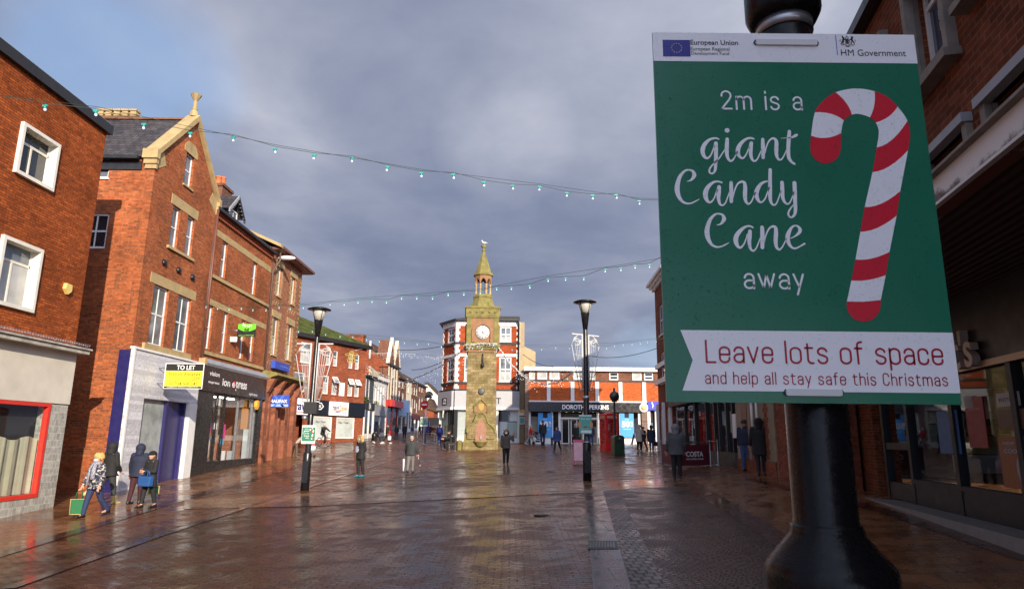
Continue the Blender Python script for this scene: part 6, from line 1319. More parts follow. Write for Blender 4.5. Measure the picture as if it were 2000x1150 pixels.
pipe(B11, [(ua0+.2, -.25, zso), (ua0+.2, -.25, -.2)], .07, pm('mossy_pipe', (.07, .065, .03), .6))
# ================= clock tower
TY = 49.3; tc_ = at(937.5, 874, TY); gz = G(tc_.x, tc_.y); RT = radians(4)
T = thing('clock_tower', 'mossy buff stone market clock tower with a lantern and spire, centre of the square', 'clock tower', (tc_.x, tc_.y, gz), RT)
tz = lambda py, Y=TY-1.2: at(945, py, Y).z-gz
m2 = TY/FPX/1.0
def sq(mb, h0, h1, z0, z1, m): mb.lathe([(h0*sqrt(2), z0), (h1*sqrt(2), z1)], m, n=4, smooth=False, ang=pi/4)
H = dict(pl=tz(838), sh=tz(686), co=tz(671), ck=tz(620), pa=tz(598))
mb = MB(); sq(mb, 1.27, 1.25, -.3, .50, TOWERST); sq(mb, 1.25, 1.17, .50, .60, MOSSST); sq(mb, 1.17, 1.12, .60, H['pl'], TOWERST); mb.build('plinth', T)
mb = MB(); sq(mb, 1.10, 1.03, H['pl'], H['sh'], TOWERST)
mb.build('shaft', T)
zc = H['co']; mb = MB()
for i, (h, a, b) in enumerate(((1.10, H['sh']-.04, H['sh']+.16), (1.20, H['sh']+.16, H['sh']+.34), (1.30, H['sh']+.34, zc-.02), (1.18, zc-.02, zc+.1))): sq(mb, h, h, a, b, MOSSST if i else TOWERRED)
mb.build('cornice', T)
mb = MB(); sq(mb, 1.14, 1.14, zc+.1, H['ck'], TOWERRED)
for sx_ in (-1, 1):
    for sy_ in (-1, 1): mb.box(sx_*1.0-.17, sx_*1.0+.17, sy_*1.0-.17, sy_*1.0+.17, zc+.1, H['ck'], MOSSST)
o = mb.build('clock_stage', T)
zk = tz(649); RK = .50
CLKW = pm('clock_face_white', (.72, .70, .66), .5, var=.05)
for k in range(4):
    rot = Matrix.Rotation(k*pi/2, 4, 'Z'); f = MB()
    f.lathe([(RK, 0), (RK, .03)], CLKW, n=32); f.xf(Matrix.Translation((0, -1.19, zk)) @ Matrix.Rotation(radians(90), 4, 'X')); f.xf(rot); fo = f.build('clock_face', o)
    g = MB(); 
    pts = [((RK+.30)*cos(pi*i/14), (RK+.30)*sin(pi*i/14)) for i in range(15)]+[(-(RK+.30), -.72), (-(RK+.05), -.72)]+[(-(RK+.05)*cos(pi*i/14), (RK+.05)*sin(pi*i/14)) for i in range(15)]+[((RK+.05), -.72), ((RK+.30), -.72)]
    g.prism([(a, zk+b) for a, b in pts], -1.27, -1.141, TOWERRED); g.xf(rot); g.build('clock_surround', o)
    h = MB(); y = -1.224
    def hand(an, l, w_): 
        s, c = sin(radians(an)), cos(radians(an)); h.add([(-c*w_-s*.06, y, zk+s*w_-c*.06), (c*w_-s*.06, y, zk-s*w_-c*.06), (s*l, y-.002, zk+c*l)], [(0, 1, 2)], BLKINK)
    hand(38, .32, .045); hand(122, .44, .035); h.xf(rot); h.build('clock_hands', fo)
    h = MB()
    for i in range(12):
        s, c = sin(i*pi/6), cos(i*pi/6); w_ = .022 if i % 3 else .032
        h.add([(s*.36-c*w_, -1.221, zk+c*.36+s*w_), (s*.36+c*w_, -1.221, zk+c*.36-s*w_), (s*.46+c*w_, -1.221, zk+c*.46-s*w_), (s*.46-c*w_, -1.221, zk+c*.46+s*w_)], [(0, 1, 2, 3)], BLKINK)
    h.xf(rot); h.build('hour_marks', fo)
mb = MB(); zq = H['ck']; zp = H['pa']; sq(mb, 1.20, 1.24, zq-.02, zq+.12, MOSSST); sq(mb, 1.24, 1.24, zq+.12, zp-.14, MOSSST); sq(mb, 1.30, 1.30, zp-.14, zp, MOSSST)
for k in range(4):
    for i in range(5): b = MB(); b.lathe([(.09, 0), (.05, .06)], TOWERRED, n=10); b.xf(Matrix.Translation((-.9+i*.45, -1.245, (zq+zp)/2-.02)) @ Matrix.Rotation(radians(90), 4, 'X')); b.xf(Matrix.Rotation(k*pi/2, 4, 'Z')); mb.merge(b)
mb.build('parapet', T)
zl0, zl1, zl2, zl3, zs = tz(577), tz(570), tz(550), tz(533), tz(483)
OC = pi/8; c8 = 1/cos(pi/8)
mb = MB(); mb.lathe([(.92*c8, zp-.05), (.92*c8, zp+.1), (.66*c8, zl0)], MOSSST, n=8, smooth=False, ang=OC); mb.lathe([(.70*c8, zl0), (.72*c8, zl0+.1), (.62*c8, zl1)], MOSSST, n=8, smooth=False, ang=OC); mb.build('octagonal_base', T)
for k in range(8):
    a = OC+k*pi/4; c = MB(); c.lathe([(.10, 0), (.085, .06), (.075, zl2-zl1-.08), (.11, zl2-zl1)], STONE, (.57*cos(a), .57*sin(a), zl1), 8); c.build('column', T)
mb = MB()
for k in range(8):
    a0, a1 = OC+k*pi/4, OC+(k+1)*pi/4; R_ = .62*c8; pA = Vector((R_*cos(a0), R_*sin(a0), 0)); pB = Vector((R_*cos(a1), R_*sin(a1), 0)); rA, rB = pA*.72, pB*.72
    zb_ = zl2; zt_ = zl3; n = 8; prof = [(i/n, zb_+(0 if i in (0, n) else (.42*sin(pi*i/n)**.7))) for i in range(n+1)]
    for i in range(n):
        q0, z0_ = prof[i]; q1, z1_ = prof[i+1]; A0, A1 = pA.lerp(pB, q0), pA.lerp(pB, q1); B0, B1_ = rA.lerp(rB, q0), rA.lerp(rB, q1); up = Vector((0, 0, 1))
        mb.quad(A0+up*z0_, A1+up*z1_, A1+up*zt_, A0+up*zt_, TOWERRED); mb.quad(B1_+up*z1_, B0+up*z0_, B0+up*zt_, B1_+up*zt_, TOWERRED); mb.quad(A1+up*z1_, A0+up*z0_, B0+up*z0_, B1_+up*z1_, TOWERRED)
mb.build('lantern_arcade', T)
mb = MB(); mb.lathe([(.64*c8, zl3), (.72*c8, zl3+.04), (.72*c8, zl3+.2), (.60*c8, zl3+.24), (.10, zs), (.09, zs+.05)], MOSSST, n=8, smooth=False, ang=OC); mb.build('spire', T)
mb = MB(); mb.lathe([(.09, zs), (.15, zs+.1), (.09, zs+.2), (.09, zs+.28), (.20, zs+.36), (.22, zs+.46), (.10, zs+.52), (.04, zs+.56)], MOSSST, n=8); mb.build('finial', T)
# front face ornament
mb = MB(); zr = tz(764); mb.lathe([(.22, 0), (.24, .05), (.18, .07)], flat('bronze_dark', (.06, .065, .06)), n=20); mb.xf(Matrix.Translation((0.0, -1.02-.06, zr)) @ Matrix.Rotation(radians(90), 4, 'X')); mb.build('round_plaque', T)
zg0, zg1, zg2 = tz(805), tz(783), tz(778)
mb = MB()
def path3(pts, y): return [(a, y, b) for a, b in pts]
mb.prism([(-.40, zg0), (.40, zg0), (.40, zg0+.42), (0, zg1), (-.40, zg0+.42)], -1.14, -1.05, TOWERRED); mb.prism([(-.2, zg0+.42), (-.16, zg0+.25), (0, zg0+.10), (.16, zg0+.25), (.2, zg0+.42), (.2, zg0+.62), (-.2, zg0+.62)], -1.17, -1.139, pm('gilt_shield', (.34, .24, .05), .6)); mb.build('shield_panel', T)
mb = MB(); mb.tube(path3([(-.46, zg0), (-.46, zg0+.46), (0, zg1+.14), (.46, zg0+.46), (.46, zg0)], -1.15), .075, MOSSST, 6, smooth=False); mb.build('shield_hood_mould', T)
za0, za1, za2 = tz(862), tz(832), tz(808)
arch = [(-.95, za1-.15), (-.78, za1+.02), (-.52, za1+.20), (-.28, za2-.05), (0, za2+.10), (.28, za2-.05), (.52, za1+.20), (.78, za1+.02), (.95, za1-.15)]
mb = MB(); mb.prism([(-.95, .72)]+arch+[(.95, .72)], -1.30, -1.05, TOWERST); mb.build('fountain_surround', T)
mb = MB(); mb.tube(path3([(-1.0, za1-.45)]+arch+[(1.0, za1-.45)], -1.30), .085, MOSSST, 6, smooth=False); mb.build('arch_mould', T)
mb = MB(); rp = [(-.38, za0), (.38, za0), (.38, za1-.05), (.27, za1+.05), (.22, za1+.28), (.10, za1+.42), (-.10, za1+.42), (-.22, za1+.28), (-.27, za1+.05), (-.38, za1-.05)]; mb.prism(rp, -1.318, -1.301, pm('pink_sandstone', (.30, .15, .095), .8, var=.25)); mb.build('niche_panel', T)
mb = MB(); mb.lathe([(.06, -.36), (.32, -.22), (.44, .0), (.50, .02), (.50, .10)], MOSSST, (0, -1.32, za0-.05), 14, sy=.6); mb.build('basin', T)
mb = MB(); mb.lathe([(.04, 0), (.06, .1), (.03, .3)], LEAD, (0, -1.36, za0+.12), 8); mb.build('spout', T)
mb = MB(); mb.tube([(.05, -1.1, tz(690)), (.05, -1.24, tz(695)), (.05, -1.24, tz(712))], .035, BLACKM, 6); mb.lathe([(.10, 0), (.10, .3)], BLACKM, (.05, -1.24, tz(717)), 8); mb.build('lamp_bracket', T)
# gull
zb = at(948, 470, TY); B = thing('gull', 'white gull standing on the very top of the tower spire', 'bird', (tc_.x+.02, tc_.y, gz+zs+.56), radians(200))
mb = MB(); GW = pm('gull_white', (.75, .75, .74), .7); GG = pm('gull_grey', (.35, .37, .40), .7)
mb.capsule((-.10, 0, .15), (.12, 0, .17), .075, .06, GW); mb.capsule((.12, 0, .17), (.17, 0, .28), .045, .045, GW); mb.capsule((.20, 0, .285), (.27, 0, .275), .015, .006, flat('beak_yellow', (.7, .45, .05))); mb.capsule((-.1, 0, .16), (-.30, 0, .15), .05, .012, GW); mb.build('body', B)
mb = MB(); mb.capsule((.06, -.06, .19), (-.26, -.05, .17), .035, .01, GG); mb.capsule((.06, .06, .19), (-.26, .05, .17), .035, .01, GG); mb.build('wings', B)
for q in (-.03, .03): mb = MB(); mb.tube([(0, q, .1), (.0, q, .01)], .01, flat('beak_yellow', (.7, .45, .05)), 5); mb.build('leg', B)
# stone bollards beside the tower
for px, lb, mm in ((897.5, 'squat yellow mossy stone post left of the tower base', MOSSST), (979, 'squat stone post with green moss right of the tower base', MOSSST)):
    p = at(px, 876, TY-1.1); S = thing('stone_post', lb, 'bollard', (p.x, p.y, G(p.x, p.y)), 0, 'stone posts beside the tower'); mb = MB(); mb.lathe([(.24, -.1), (.22, .55), (.16, .66), (.05, .70)], mm, n=6, smooth=False); mb.build('post', S)

# ================= lamp posts
def lamppost(label, pxb, pyb, pxt, pyt, tilt=0.0):
    b = hit(pxb, pyb); T = thing('lamp_post', label, 'lamp post', (b.x, b.y, b.z), 0, 'black lamp posts with wide disc hoods'); Z = lambda py: at(pxt, py, b.y).z-b.z
    zt = Z(pyt); s = b.y/FPX
    mb = MB(); mb.lathe([(.14, -.05), (.14, 1.18), (.12, 1.22), (.098, 1.24), (.098, zt*.46), (.085, zt*.47), (.075, zt-1.0), (.07, zt-.95)], BLACKP, n=16); mb.build('column', T)
    mb = MB(); mb.box(-.10, .10, -.155, -.13, .25, .95, BLACKP); mb.build('access_door', T)
    mb = MB(); mb.lathe([(.075, zt-1.0), (.15, zt-.42), (.155, zt-.40)], BLACKP, n=20); mb.build('lamp_cone', T)
    mb = MB(); mb.lathe([(.14, zt-.40), (.235, zt-.06), (.22, zt-.05)], pm('lamp_glass', (.46, .44, .38), .25, var=.15), n=20); mb.build('lamp_glass', T)
    for k in range(4): a = pi/4+k*pi/2; mb = MB(); mb.tube([(.145*cos(a), .145*sin(a), zt-.40), (.235*cos(a), .235*sin(a), zt-.05)], .012, BLACKP, 5); mb.build('cage_bar', T)
    mb = MB(); mb.lathe([(.22, zt-.055), (.40, zt-.04), (.405, zt-.02), (.28, zt+.03), (.05, zt+.06)], BLACKP, n=32); mb.build('disc_hood', T)
    mb = MB(); mb.lathe([(.11, zt*.44), (.11, zt*.46)], STEEL, n=16); mb.build('clamp_band', T)
    return b, zt, Z, T
bL, zL, ZL, PL = lamppost('black disc-topped lamp post left of the square, carrying the small candy cane sign', 595, 957, 620, 603); PL.rotation_euler = (0, radians(.6), 0)
bR, zR, ZR, PR = lamppost('black disc-topped lamp post right of the clock tower, carrying the teal sign', 1147, 938, 1142, 589)
mb = MB(); mb.box(-.22, .22, -.15, .12, ZL(808), ZL(785), BLACKM); o = mb.build('speaker_box', PL)
mb = MB(); mb.lathe([(.06, 0), (.09, .05), (.09, .12), (.05, .14)], STEEL, (-.17, -.1, ZL(812)-.14), 10); mb.build('camera_dome', PL)
mb = MB(); mb.lathe([(.145, 1.22), (.145, 1.26)], STEEL, n=16); mb.build('base_band', PR)
ROPE = pm('white_rope_light', (.50, .50, .49), .5, var=.05)
def motif(label, b, Z, xs, ptop, pbot, s_, rz=0.0):
    """fan-shaped light frame clamped to a lamp column; s_ = side"""
    z1, z0 = Z(ptop), Z(pbot); T = thing('fan_motif', label, 'decoration', (b.x, b.y, b.z), rz, 'white light frames on the lamp columns'); h = z1-z0; w_ = xs
    X = lambda q: s_*(.11+q*w_)
    mb = MB(); mb.box(min(X(0), X(1)), max(X(0), X(1)), -.02, .02, z1-.04, z1, ROPE); mb.tube([(X(.05), 0, z1), (X(.02), 0, z0)], .032, ROPE, 6); mb.tube([(X(.02), 0, z0+.01), (X(.32), 0, z0+.01)], .025, ROPE, 6); mb.tube([(X(1.0), 0, z1-h*.2), (X(.32), 0, z0)], .014, ROPE, 5); mb.tube([(X(.35), 0, z1-.02), (X(.75), 0, z1-h*.08), (X(1), 0, z1-h*.2)], .014, ROPE, 5); mb.build('frame', T)
    mb = MB()
    for k in range(4): mb.tube([(X(.18+k*.17), 0, z1-h*(.1+.02*k)), (X(.13+k*.05), 0, z0+h*(.02+.05*k))], .009, ROPE, 4)
    for k in range(4): q = .38+.19*k; mb.tube([(X(.05), 0, z1-h*q), (X(1.0-(q-.2)*.85), 0, z1-h*q)], .010, ROPE, 4)
    for rr in (1.0, .78): mb.tube([(X(.55+.33*rr*cos(a*pi/10)), 0, z1-h*.15+h*.065*rr*sin(a*pi/10)) for a in range(0, 17)], .011, ROPE, 5)
    for rr in (1.0, .75): mb.tube([(X(.45+.36*rr*cos(pi+a*pi/10)), 0, z1-h*.10+h*.045*rr*sin(pi+a*pi/10)) for a in range(0, 15)], .011, ROPE, 5)
    mb.build('rope_light', T)
motif('white rope-light fan frame on the left side of the left-hand lamp post', bL, ZL, .52, 670, 785, -1); motif('white rope-light fan frame on the right side of the left-hand lamp post', bL, ZL, .52, 670, 785, 1)
motif('white rope-light fan frame on the left side of the lamp post right of centre', bR, ZR, .46, 653, 762, -1, .5); motif('white rope-light fan frame on the right side of the lamp post right of centre', bR, ZR, .46, 653, 762, 1, .5)
# small signs on posts
SG2 = flat('small_sign_green', (.03, .20, .11)); SR2 = flat('small_sign_red', (.62, .04, .05))
def minisign(label, c, w_, h_, kind, y=0.0):
    T = thing('safety_sign', label, 'sign', c); mb = MB(); mb.box(-w_/2, w_/2, 0, .008, 0, h_, WHT); mb.build('board', T)
    if kind == 'cane':
        mb = MB(); mb.box(-w_/2+.03*w_, w_/2-.03*w_, -.003, -.0005, .13*h_, .90*h_, SG2); mb.build('panel', T); mb = MB()
        for s, z_, xa, xb in (('2m is a', .77, -.30, .02), ('giant', .63, -.36, .04), ('Candy', .50, -.42, .04), ('Cane', .38, -.34, .04), ('away', .26, -.20, .04)): text(mb, s, xa*w_, xb*w_, z_*h_, (z_+(.07 if s in ('2m is a', 'away') else .10))*h_, -.006, WHT, .01)
        mb.parts('lettering', T, .008); mb = MB(); path = [(.10, .66), (.10, .74), (.17, .82), (.26, .82), (.33, .74), (.31, .60), (.28, .46), (.25, .32), (.24, .24)]; q = crom(path, 5)
        for i in range(len(q)-1): ribbon(mb, [(q[i][0]*w_, q[i][1]*h_, .048*w_), (q[i+1][0]*w_, q[i+1][1]*h_, .048*w_)], -.006, SR2 if (i//4) % 2 == 0 else WHT, cap=False, smooth=False)
        mb.build('candy_cane', T)
    else:
        TEAL = flat('small_sign_teal', (.10, .40, .31)); SK = flat('figure_orange', (.62, .28, .14)); mb = MB(); mb.box(-w_/2, w_/2, -.003, -.0005, 0, .94*h_, TEAL); mb.box(-w_*.34, w_/2-.01, -.006, -.0035, .05*h_, .19*h_, WHT); mb.build('panel', T); mb = MB()
        for q in (-1, 1): mb.prism([(q*.46*w_+.14*w_*cos(k*pi/6), .48*h_+.17*h_*sin(k*pi/6)) for k in range(12)], -.006, -.0035, SK)
        for q in (-.08, .06): mb.prism([(q*w_+.08*w_*cos(k*pi/6), .36*h_+.05*h_*sin(k*pi/6)) for k in range(12)], -.006, -.0035, flat('figure_brown', (.25, .10, .08)))
        mb.build('picture', T); mb = MB(); text(mb, 'Stay safe', -.38*w_, .38*w_, .74*h_, .84*h_, -.006, WHT, .01); text(mb, 'keep your distance', -.35*w_, .3*w_, .26*h_, .31*h_, -.006, WHT); mb.parts('lettering', T, .02)
    return T
minisign('small white-edged green candy cane sign strapped to the left-hand lamp post', at(601.5, 866, bL.y-.12), .46, .60, 'cane')
minisign('teal sign with orange figures strapped to the lamp post right of centre', at(1143.5, 847, bR.y-.16), .42, .62, 'teal')
p = at(828, 832, 58); gzz = G(p.x, p.y); T = thing('sign_stand', 'thin grey pole with a black base, near the far street mouth', 'pole', (p.x, p.y+.05, gzz)); mb = MB(); mb.lathe([(.28, 0), (.28, .06), (.05, .08), (.045, 2.6)], STEEL, n=12); mb.build('pole', T)
minisign('small green candy cane sign on the thin pole at the far street mouth', (p.x, p.y, p.z), .62, .76, 'cane')
# no entry sign and street lantern on a column
p = at(829.5, 858, 61.0); gzz = G(p.x, p.y); T = thing('street_lantern_column', 'slim grey column with a long arm and lantern at the mouth of the far street', 'lamp post', (p.x, p.y, gzz)); ztp_ = at(829.5, 776, 61).z-gzz
mb = MB(); mb.lathe([(.09, 0), (.07, ztp_)], STEEL, n=10); mb.build('column', T); mb = MB(); mb.tube([(.0, 0, ztp_), (-.5, 0, ztp_-.05), (-1.0, 0, ztp_-.18)], .05, STEEL, 6); mb.tube([(0, 0, ztp_), (.2, -.3, ztp_+.1)], .04, STEEL, 6); mb.build('arm', T); mb = MB(); mb.ell((.25, -.4, ztp_-.05), (.35, .35, .28), BLACKM, 14, 6, 0, 1); mb.build('lantern_hood', T)
c = at(829, 790, 60.9); T = thing('no_entry_sign', 'round red no entry sign with a white bar at the mouth of the far street', 'road sign', tuple(c)); m = MB(); m.lathe([(.36, 0), (.36, .03)], flat('sign_post_red', (.62, .02, .03)), n=24); m.xf(Matrix.Rotation(radians(90), 4, 'X')); m.build('disc', T); m = MB(); m.box(-.24, .24, -.036, -.0305, -.055, .055, WHT); m.build('bar', T)

# ================= phone box
p = hit(1188, 877); p = Vector((at(1190, 877, 44.2).x, 44.2, 0)); gzz = G(p.x, p.y); T = thing('phone_box', 'red telephone box with glazed sides in front of the fashion store', 'phone box', (p.x, p.y, gzz), radians(18))
REDB = pm('phone_box_red', (.66, .020, .022), .3, var=.12); w_ = .45; Hh = at(1190, 807, 44).z-gzz; hb = Hh-.38
mb = MB(); mb.box(-w_-.02, w_+.02, -w_-.02, w_+.02, -.1, .18, REDB)
for sx_ in (-1, 1):
    for sy_ in (-1, 1): mb.box(sx_*w_-.07*(sx_ > 0)*2, sx_*w_+.07*(sx_ < 0)*2, sy_*w_-.07*(sy_ > 0)*2, sy_*w_+.07*(sy_ < 0)*2, .18, hb, REDB)
mb.build('frame', T)
mb = MB(); mb.box(-w_-.03, w_+.03, -w_-.03, w_+.03, hb, hb+.26, REDB)
for k in range(4):
    b = MB(); pts = [(-w_, hb+.26)]+[(w_*cos(pi-pi*i/12), hb+.26+.13*sin(pi*i/12)) for i in range(1, 12)]+[(w_, hb+.26)]; b.prism(pts, -w_-.04, 0, REDB); b.xf(Matrix.Rotation(k*pi/2, 4, 'Z')); mb.merge(b)
mb.ell((0, 0, hb+.26), (w_*.92, w_*.92, .20), REDB, 20, 6, 0, 1); mb.build('roof', T)
mb = MB()
for k in range(4):
    b = MB(); b.box(-.33, .33, -w_-.046, -w_-.031, hb+.08, hb+.19, CREAM); text(b, 'TELEPHONE', -.29, .29, hb+.10, hb+.17, -w_-.05, BLKINK, .02); b.xf(Matrix.Rotation(k*pi/2, 4, 'Z')); mb.merge(b)
mb.build('fascia_panel', T)
for k in range(3):
    k = (0, 1, 3)[k]; b = MB(); y = -w_+.03; zlo, zhi = .45, hb-.06
    b.box(-.31, -.25, y, y+.05, .18, hb, REDB); b.box(.25, .31, y, y+.05, .18, hb, REDB); b.box(-.25, .25, y, y+.05, .18, zlo, REDB); b.box(-.25, .25, y, y+.05, zhi, hb, REDB)
    for i in range(1, 8): z_ = zlo+(zhi-zlo)*i/8; b.box(-.25, .25, y+.005, y+.04, z_-.018, z_+.018, REDB)
    for q in (-.15, .15): b.box(q-.014, q+.014, y+.008, y+.036, zlo, zhi, REDB)
    b.xf(Matrix.Rotation(k*pi/2, 4, 'Z')); o = b.build('door' if k == 0 else 'side_panel', T); g = MB(); g.quad((-.25, y+.022, zlo), (.25, y+.022, zlo), (.25, y+.022, zhi), (-.25, y+.022, zhi), GLC); g.xf(Matrix.Rotation(k*pi/2, 4, 'Z')); g.build('pane', o)
mb = MB(); mb.box(-.40, .40, .36, .41, .18, hb, REDB); mb.box(-.2, .2, .2, .36, .9, 1.7, BLACKM); mb.box(-.19, .19, .19, .199, 1.3, 1.68, WHT); mb.build('telephone', T)
# bin, round finger sign, boards
p = at(1207, 889, 38.0); T = thing('litter_bin', 'dark green domed litter bin beside the red phone box', 'bin', (p.x, p.y, G(p.x, p.y)), radians(12)); DG = pm('bin_green', (.02, .045, .02), .4, var=.15)
w_ = .29; hh = at(1207, 850, 38).z-G(p.x, p.y); mb = MB(); mb.prism([(-w_, 0), (w_, 0), (w_, hh-.12)]+[(w_*cos(pi*i/10), hh-.12+.14*sin(pi*i/10)) for i in range(1, 10)]+[(-w_, hh-.12)], -w_, w_, DG); mb.build('body', T)
mb = MB(); mb.box(-w_*.7, w_*.7, -w_-.006, -w_-.0005, hh-.42, hh-.22, BLACKM); mb.build('slot', T); mb = MB(); mb.lathe([(.04, 0), (.04, .01)], LEAD, n=12); mb.xf(Matrix.Translation((0, -w_-.007, hh-.15)) @ Matrix.Rotation(radians(90), 4, 'X')); mb.build('lock', T); mb = MB(); mb.box(-w_-.02, w_+.02, -w_-.02, w_+.02, 0, .09, DG); mb.build('base', T)
p = at(1202, 880, 41.0); gzz = G(p.x, p.y); T = thing('signpost', 'black post with a round blank sign back and a pointed top, behind the litter bin', 'signpost', (p.x, p.y, gzz)); zt = at(1202, 768, 41).z-gzz
mb = MB(); mb.lathe([(.09, 0), (.075, .9), (.06, zt+.1), (.07, zt+.28), (.02, zt+.34)], BLACKP, n=12); mb.build('post', T); m = MB(); m.lathe([(.28, 0), (.30, .02), (.28, .05)], BLACKP, n=24); m.xf(Matrix.Translation((0, -.06, zt-.18)) @ Matrix.Rotation(radians(90), 4, 'X')); m.build('round_sign', T)
mb = MB(); mb.prism([(-.2, zt-.52), (.2, zt-.52), (.06, zt-.36), (-.06, zt-.36)], -.05, .05, BLACKP); mb.build('bracket', T)
def aboard(label, px, py, w_, h_, m1, m2, rz, Y=None):
    p = hit(px, py) if Y is None else at(px, py, Y); T = thing('pavement_board', label, 'sign', (p.x, p.y, G(p.x, p.y)), rz); mb = MB(); q = .28*h_
    for s in (-1, 1):
        b = MB(); b.box(-w_/2, -w_/2+.05, -.015, .015, 0, h_, m2); b.box(w_/2-.05, w_/2, -.015, .015, 0, h_, m2); b.box(-w_/2+.05, w_/2-.05, -.015, .015, h_-.12, h_, m2); b.box(-w_/2+.05, w_/2-.05, -.015, .015, .12, .17, m2); b.xf(Matrix.Translation((0, s*q, 0)) @ Matrix.Rotation(-s*-.27, 4, 'X')); mb.merge(b)
    mb.build('frame', T); mb = MB()
    for s in (-1, 1): b = MB(); b.box(-w_/2+.05, w_/2-.05, -.008, .008, .17, h_-.12, m1); b.xf(Matrix.Translation((0, s*q, 0)) @ Matrix.Rotation(-s*-.27, 4, 'X')); mb.merge(b)
    mb.build('panel', T); return T
PINK = pm('board_pink', (.62, .36, .38), .5, var=.2); PKR = flat('board_pink_red', (.50, .06, .11))
aboard('pink pavement board with a red top behind the lamp post right of centre', 1133, 906, .62, 1.12, PINK, PKR, radians(-8))
aboard('plain grey folding pavement board standing side-on by the sale window', 1240, 869, .62, 1.0, LEAD, LEAD, radians(68), 53.0)
# cafe windbreak barriers
BAN = pm('maroon_canvas', (.11, .008, .016), .7, var=.15)
P_ = [hit(1295, 900), hit(1316, 911), hit(1403, 907)]; P_[0] = Vector((at(1292, 899, 30.5).x, 30.5, 0)); P_[1] = Vector((at(1315, 910, 26.6).x, 26.6, 0)); P_[2] = Vector((at(1388, 903, 27.8).x, 27.8, 0)); P_.append(Vector((at(1403, 907, 28.0).x, 28.0, 0)))
def banner(label, a, b, txt):
    d = b-a; d.z = 0; rz = atan2(d.y, d.x); T = thing('cafe_barrier', label, 'barrier', (a.x, a.y, G(a.x, a.y)), rz, 'maroon canvas cafe barriers'); l = d.length; dzz = G(b.x, b.y)-G(a.x, a.y)
    for u in (0, l): m = MB(); m.lathe([(.17, 0), (.17, .02), (.02, .03), (.02, 1.0), (.03, 1.02)], STEEL, (u, 0, dzz*u/l), 14); m.build('post', T)
    m = MB(); m.box(.04, l-.04, -.008, .008, .12, .92, BAN); o = m.build('canvas', T); m = MB(); m.tube([(0, 0, .95), (l, 0, .95+dzz)], .012, STEEL, 6); m.build('rail', T)
    if txt: m = MB(); text(m, 'COSTA', l*.34, l*.80, .46, .66, -.012, WHT, .03); text(m, 'FOR COFFEE LOVERS', l*.34, l*.80, .34, .40, -.012, WHT, .02); m.build('lettering', T)
banner('maroon canvas cafe barrier lettered COSTA, facing the square', P_[1], P_[2], True); banner('maroon canvas cafe barrier running side-on, left of the lettered one', P_[1]+Vector((.05, .1, 0)), P_[0], False)
T = thing('barrier_post', 'lone chrome barrier post with a short rail, right of the lettered cafe barrier', 'barrier post', (P_[3].x, P_[3].y, G(P_[3].x, P_[3].y))); m = MB(); m.lathe([(.17, 0), (.17, .02), (.02, .03), (.02, 1.0), (.03, 1.02)], STEEL, n=14); m.build('post', T); m = MB(); m.tube([(0, 0, .95), (-.4, .2, .95)], .012, STEEL, 6); m.build('rail', T)
# low bollards up the street
for px, py, Y, lb in ((731, 853, 66, 'black domed bollard outside the white framed shop'),):
    p = at(px, py, Y); T = thing('bollard', lb, 'bollard', (p.x, p.y, G(p.x, p.y))); m = MB(); m.lathe([(.26, 0), (.26, .55), (.2, .72), (.05, .80)], BLACKP, n=14); m.build('post', T)
# bench left of the tower
p = at(888, 872, 48.6); T = thing('bench', 'dark bench at the left foot of the clock tower', 'bench', (p.x-.3, p.y, G(p.x, p.y)), radians(-75)); m = MB()
for i in range(4): m.box(-.7, .7, -.25+i*.12, -.16+i*.12, .42, .45, DKGREY)
m.build('seat', T); m = MB()
for i in range(3): m.box(-.7, .7, .24, .27, .55+i*.12, .64+i*.12, DKGREY)
m.build('backrest', T)
for q in (-.6, .6):
    m = MB(); m.box(q-.04, q+.04, -.25, .27, .36, .42, BLACKP); m.box(q-.04, q+.04, -.22, -.16, 0, .36, BLACKP); m.box(q-.04, q+.04, .2, .26, 0, .95, BLACKP); m.build('leg', T)
# cafe tables far street mouth
for i, (px, Y) in enumerate(((845, 66), (851, 64))):
    p = at(px, 855, Y); T = thing('cafe_table', ('small pavement cafe table at the far street mouth, the one further left', 'small pavement cafe table at the far street mouth, nearer the corner shop')[i], 'table', (p.x, p.y, G(p.x, p.y))); m = MB(); m.lathe([(.32, .70), (.32, .73)], CHAIR, n=14); m.build('tabletop', T); m = MB(); m.lathe([(.2, 0), (.03, .04), (.03, .70)], BLACKM, n=10); m.build('leg', T)

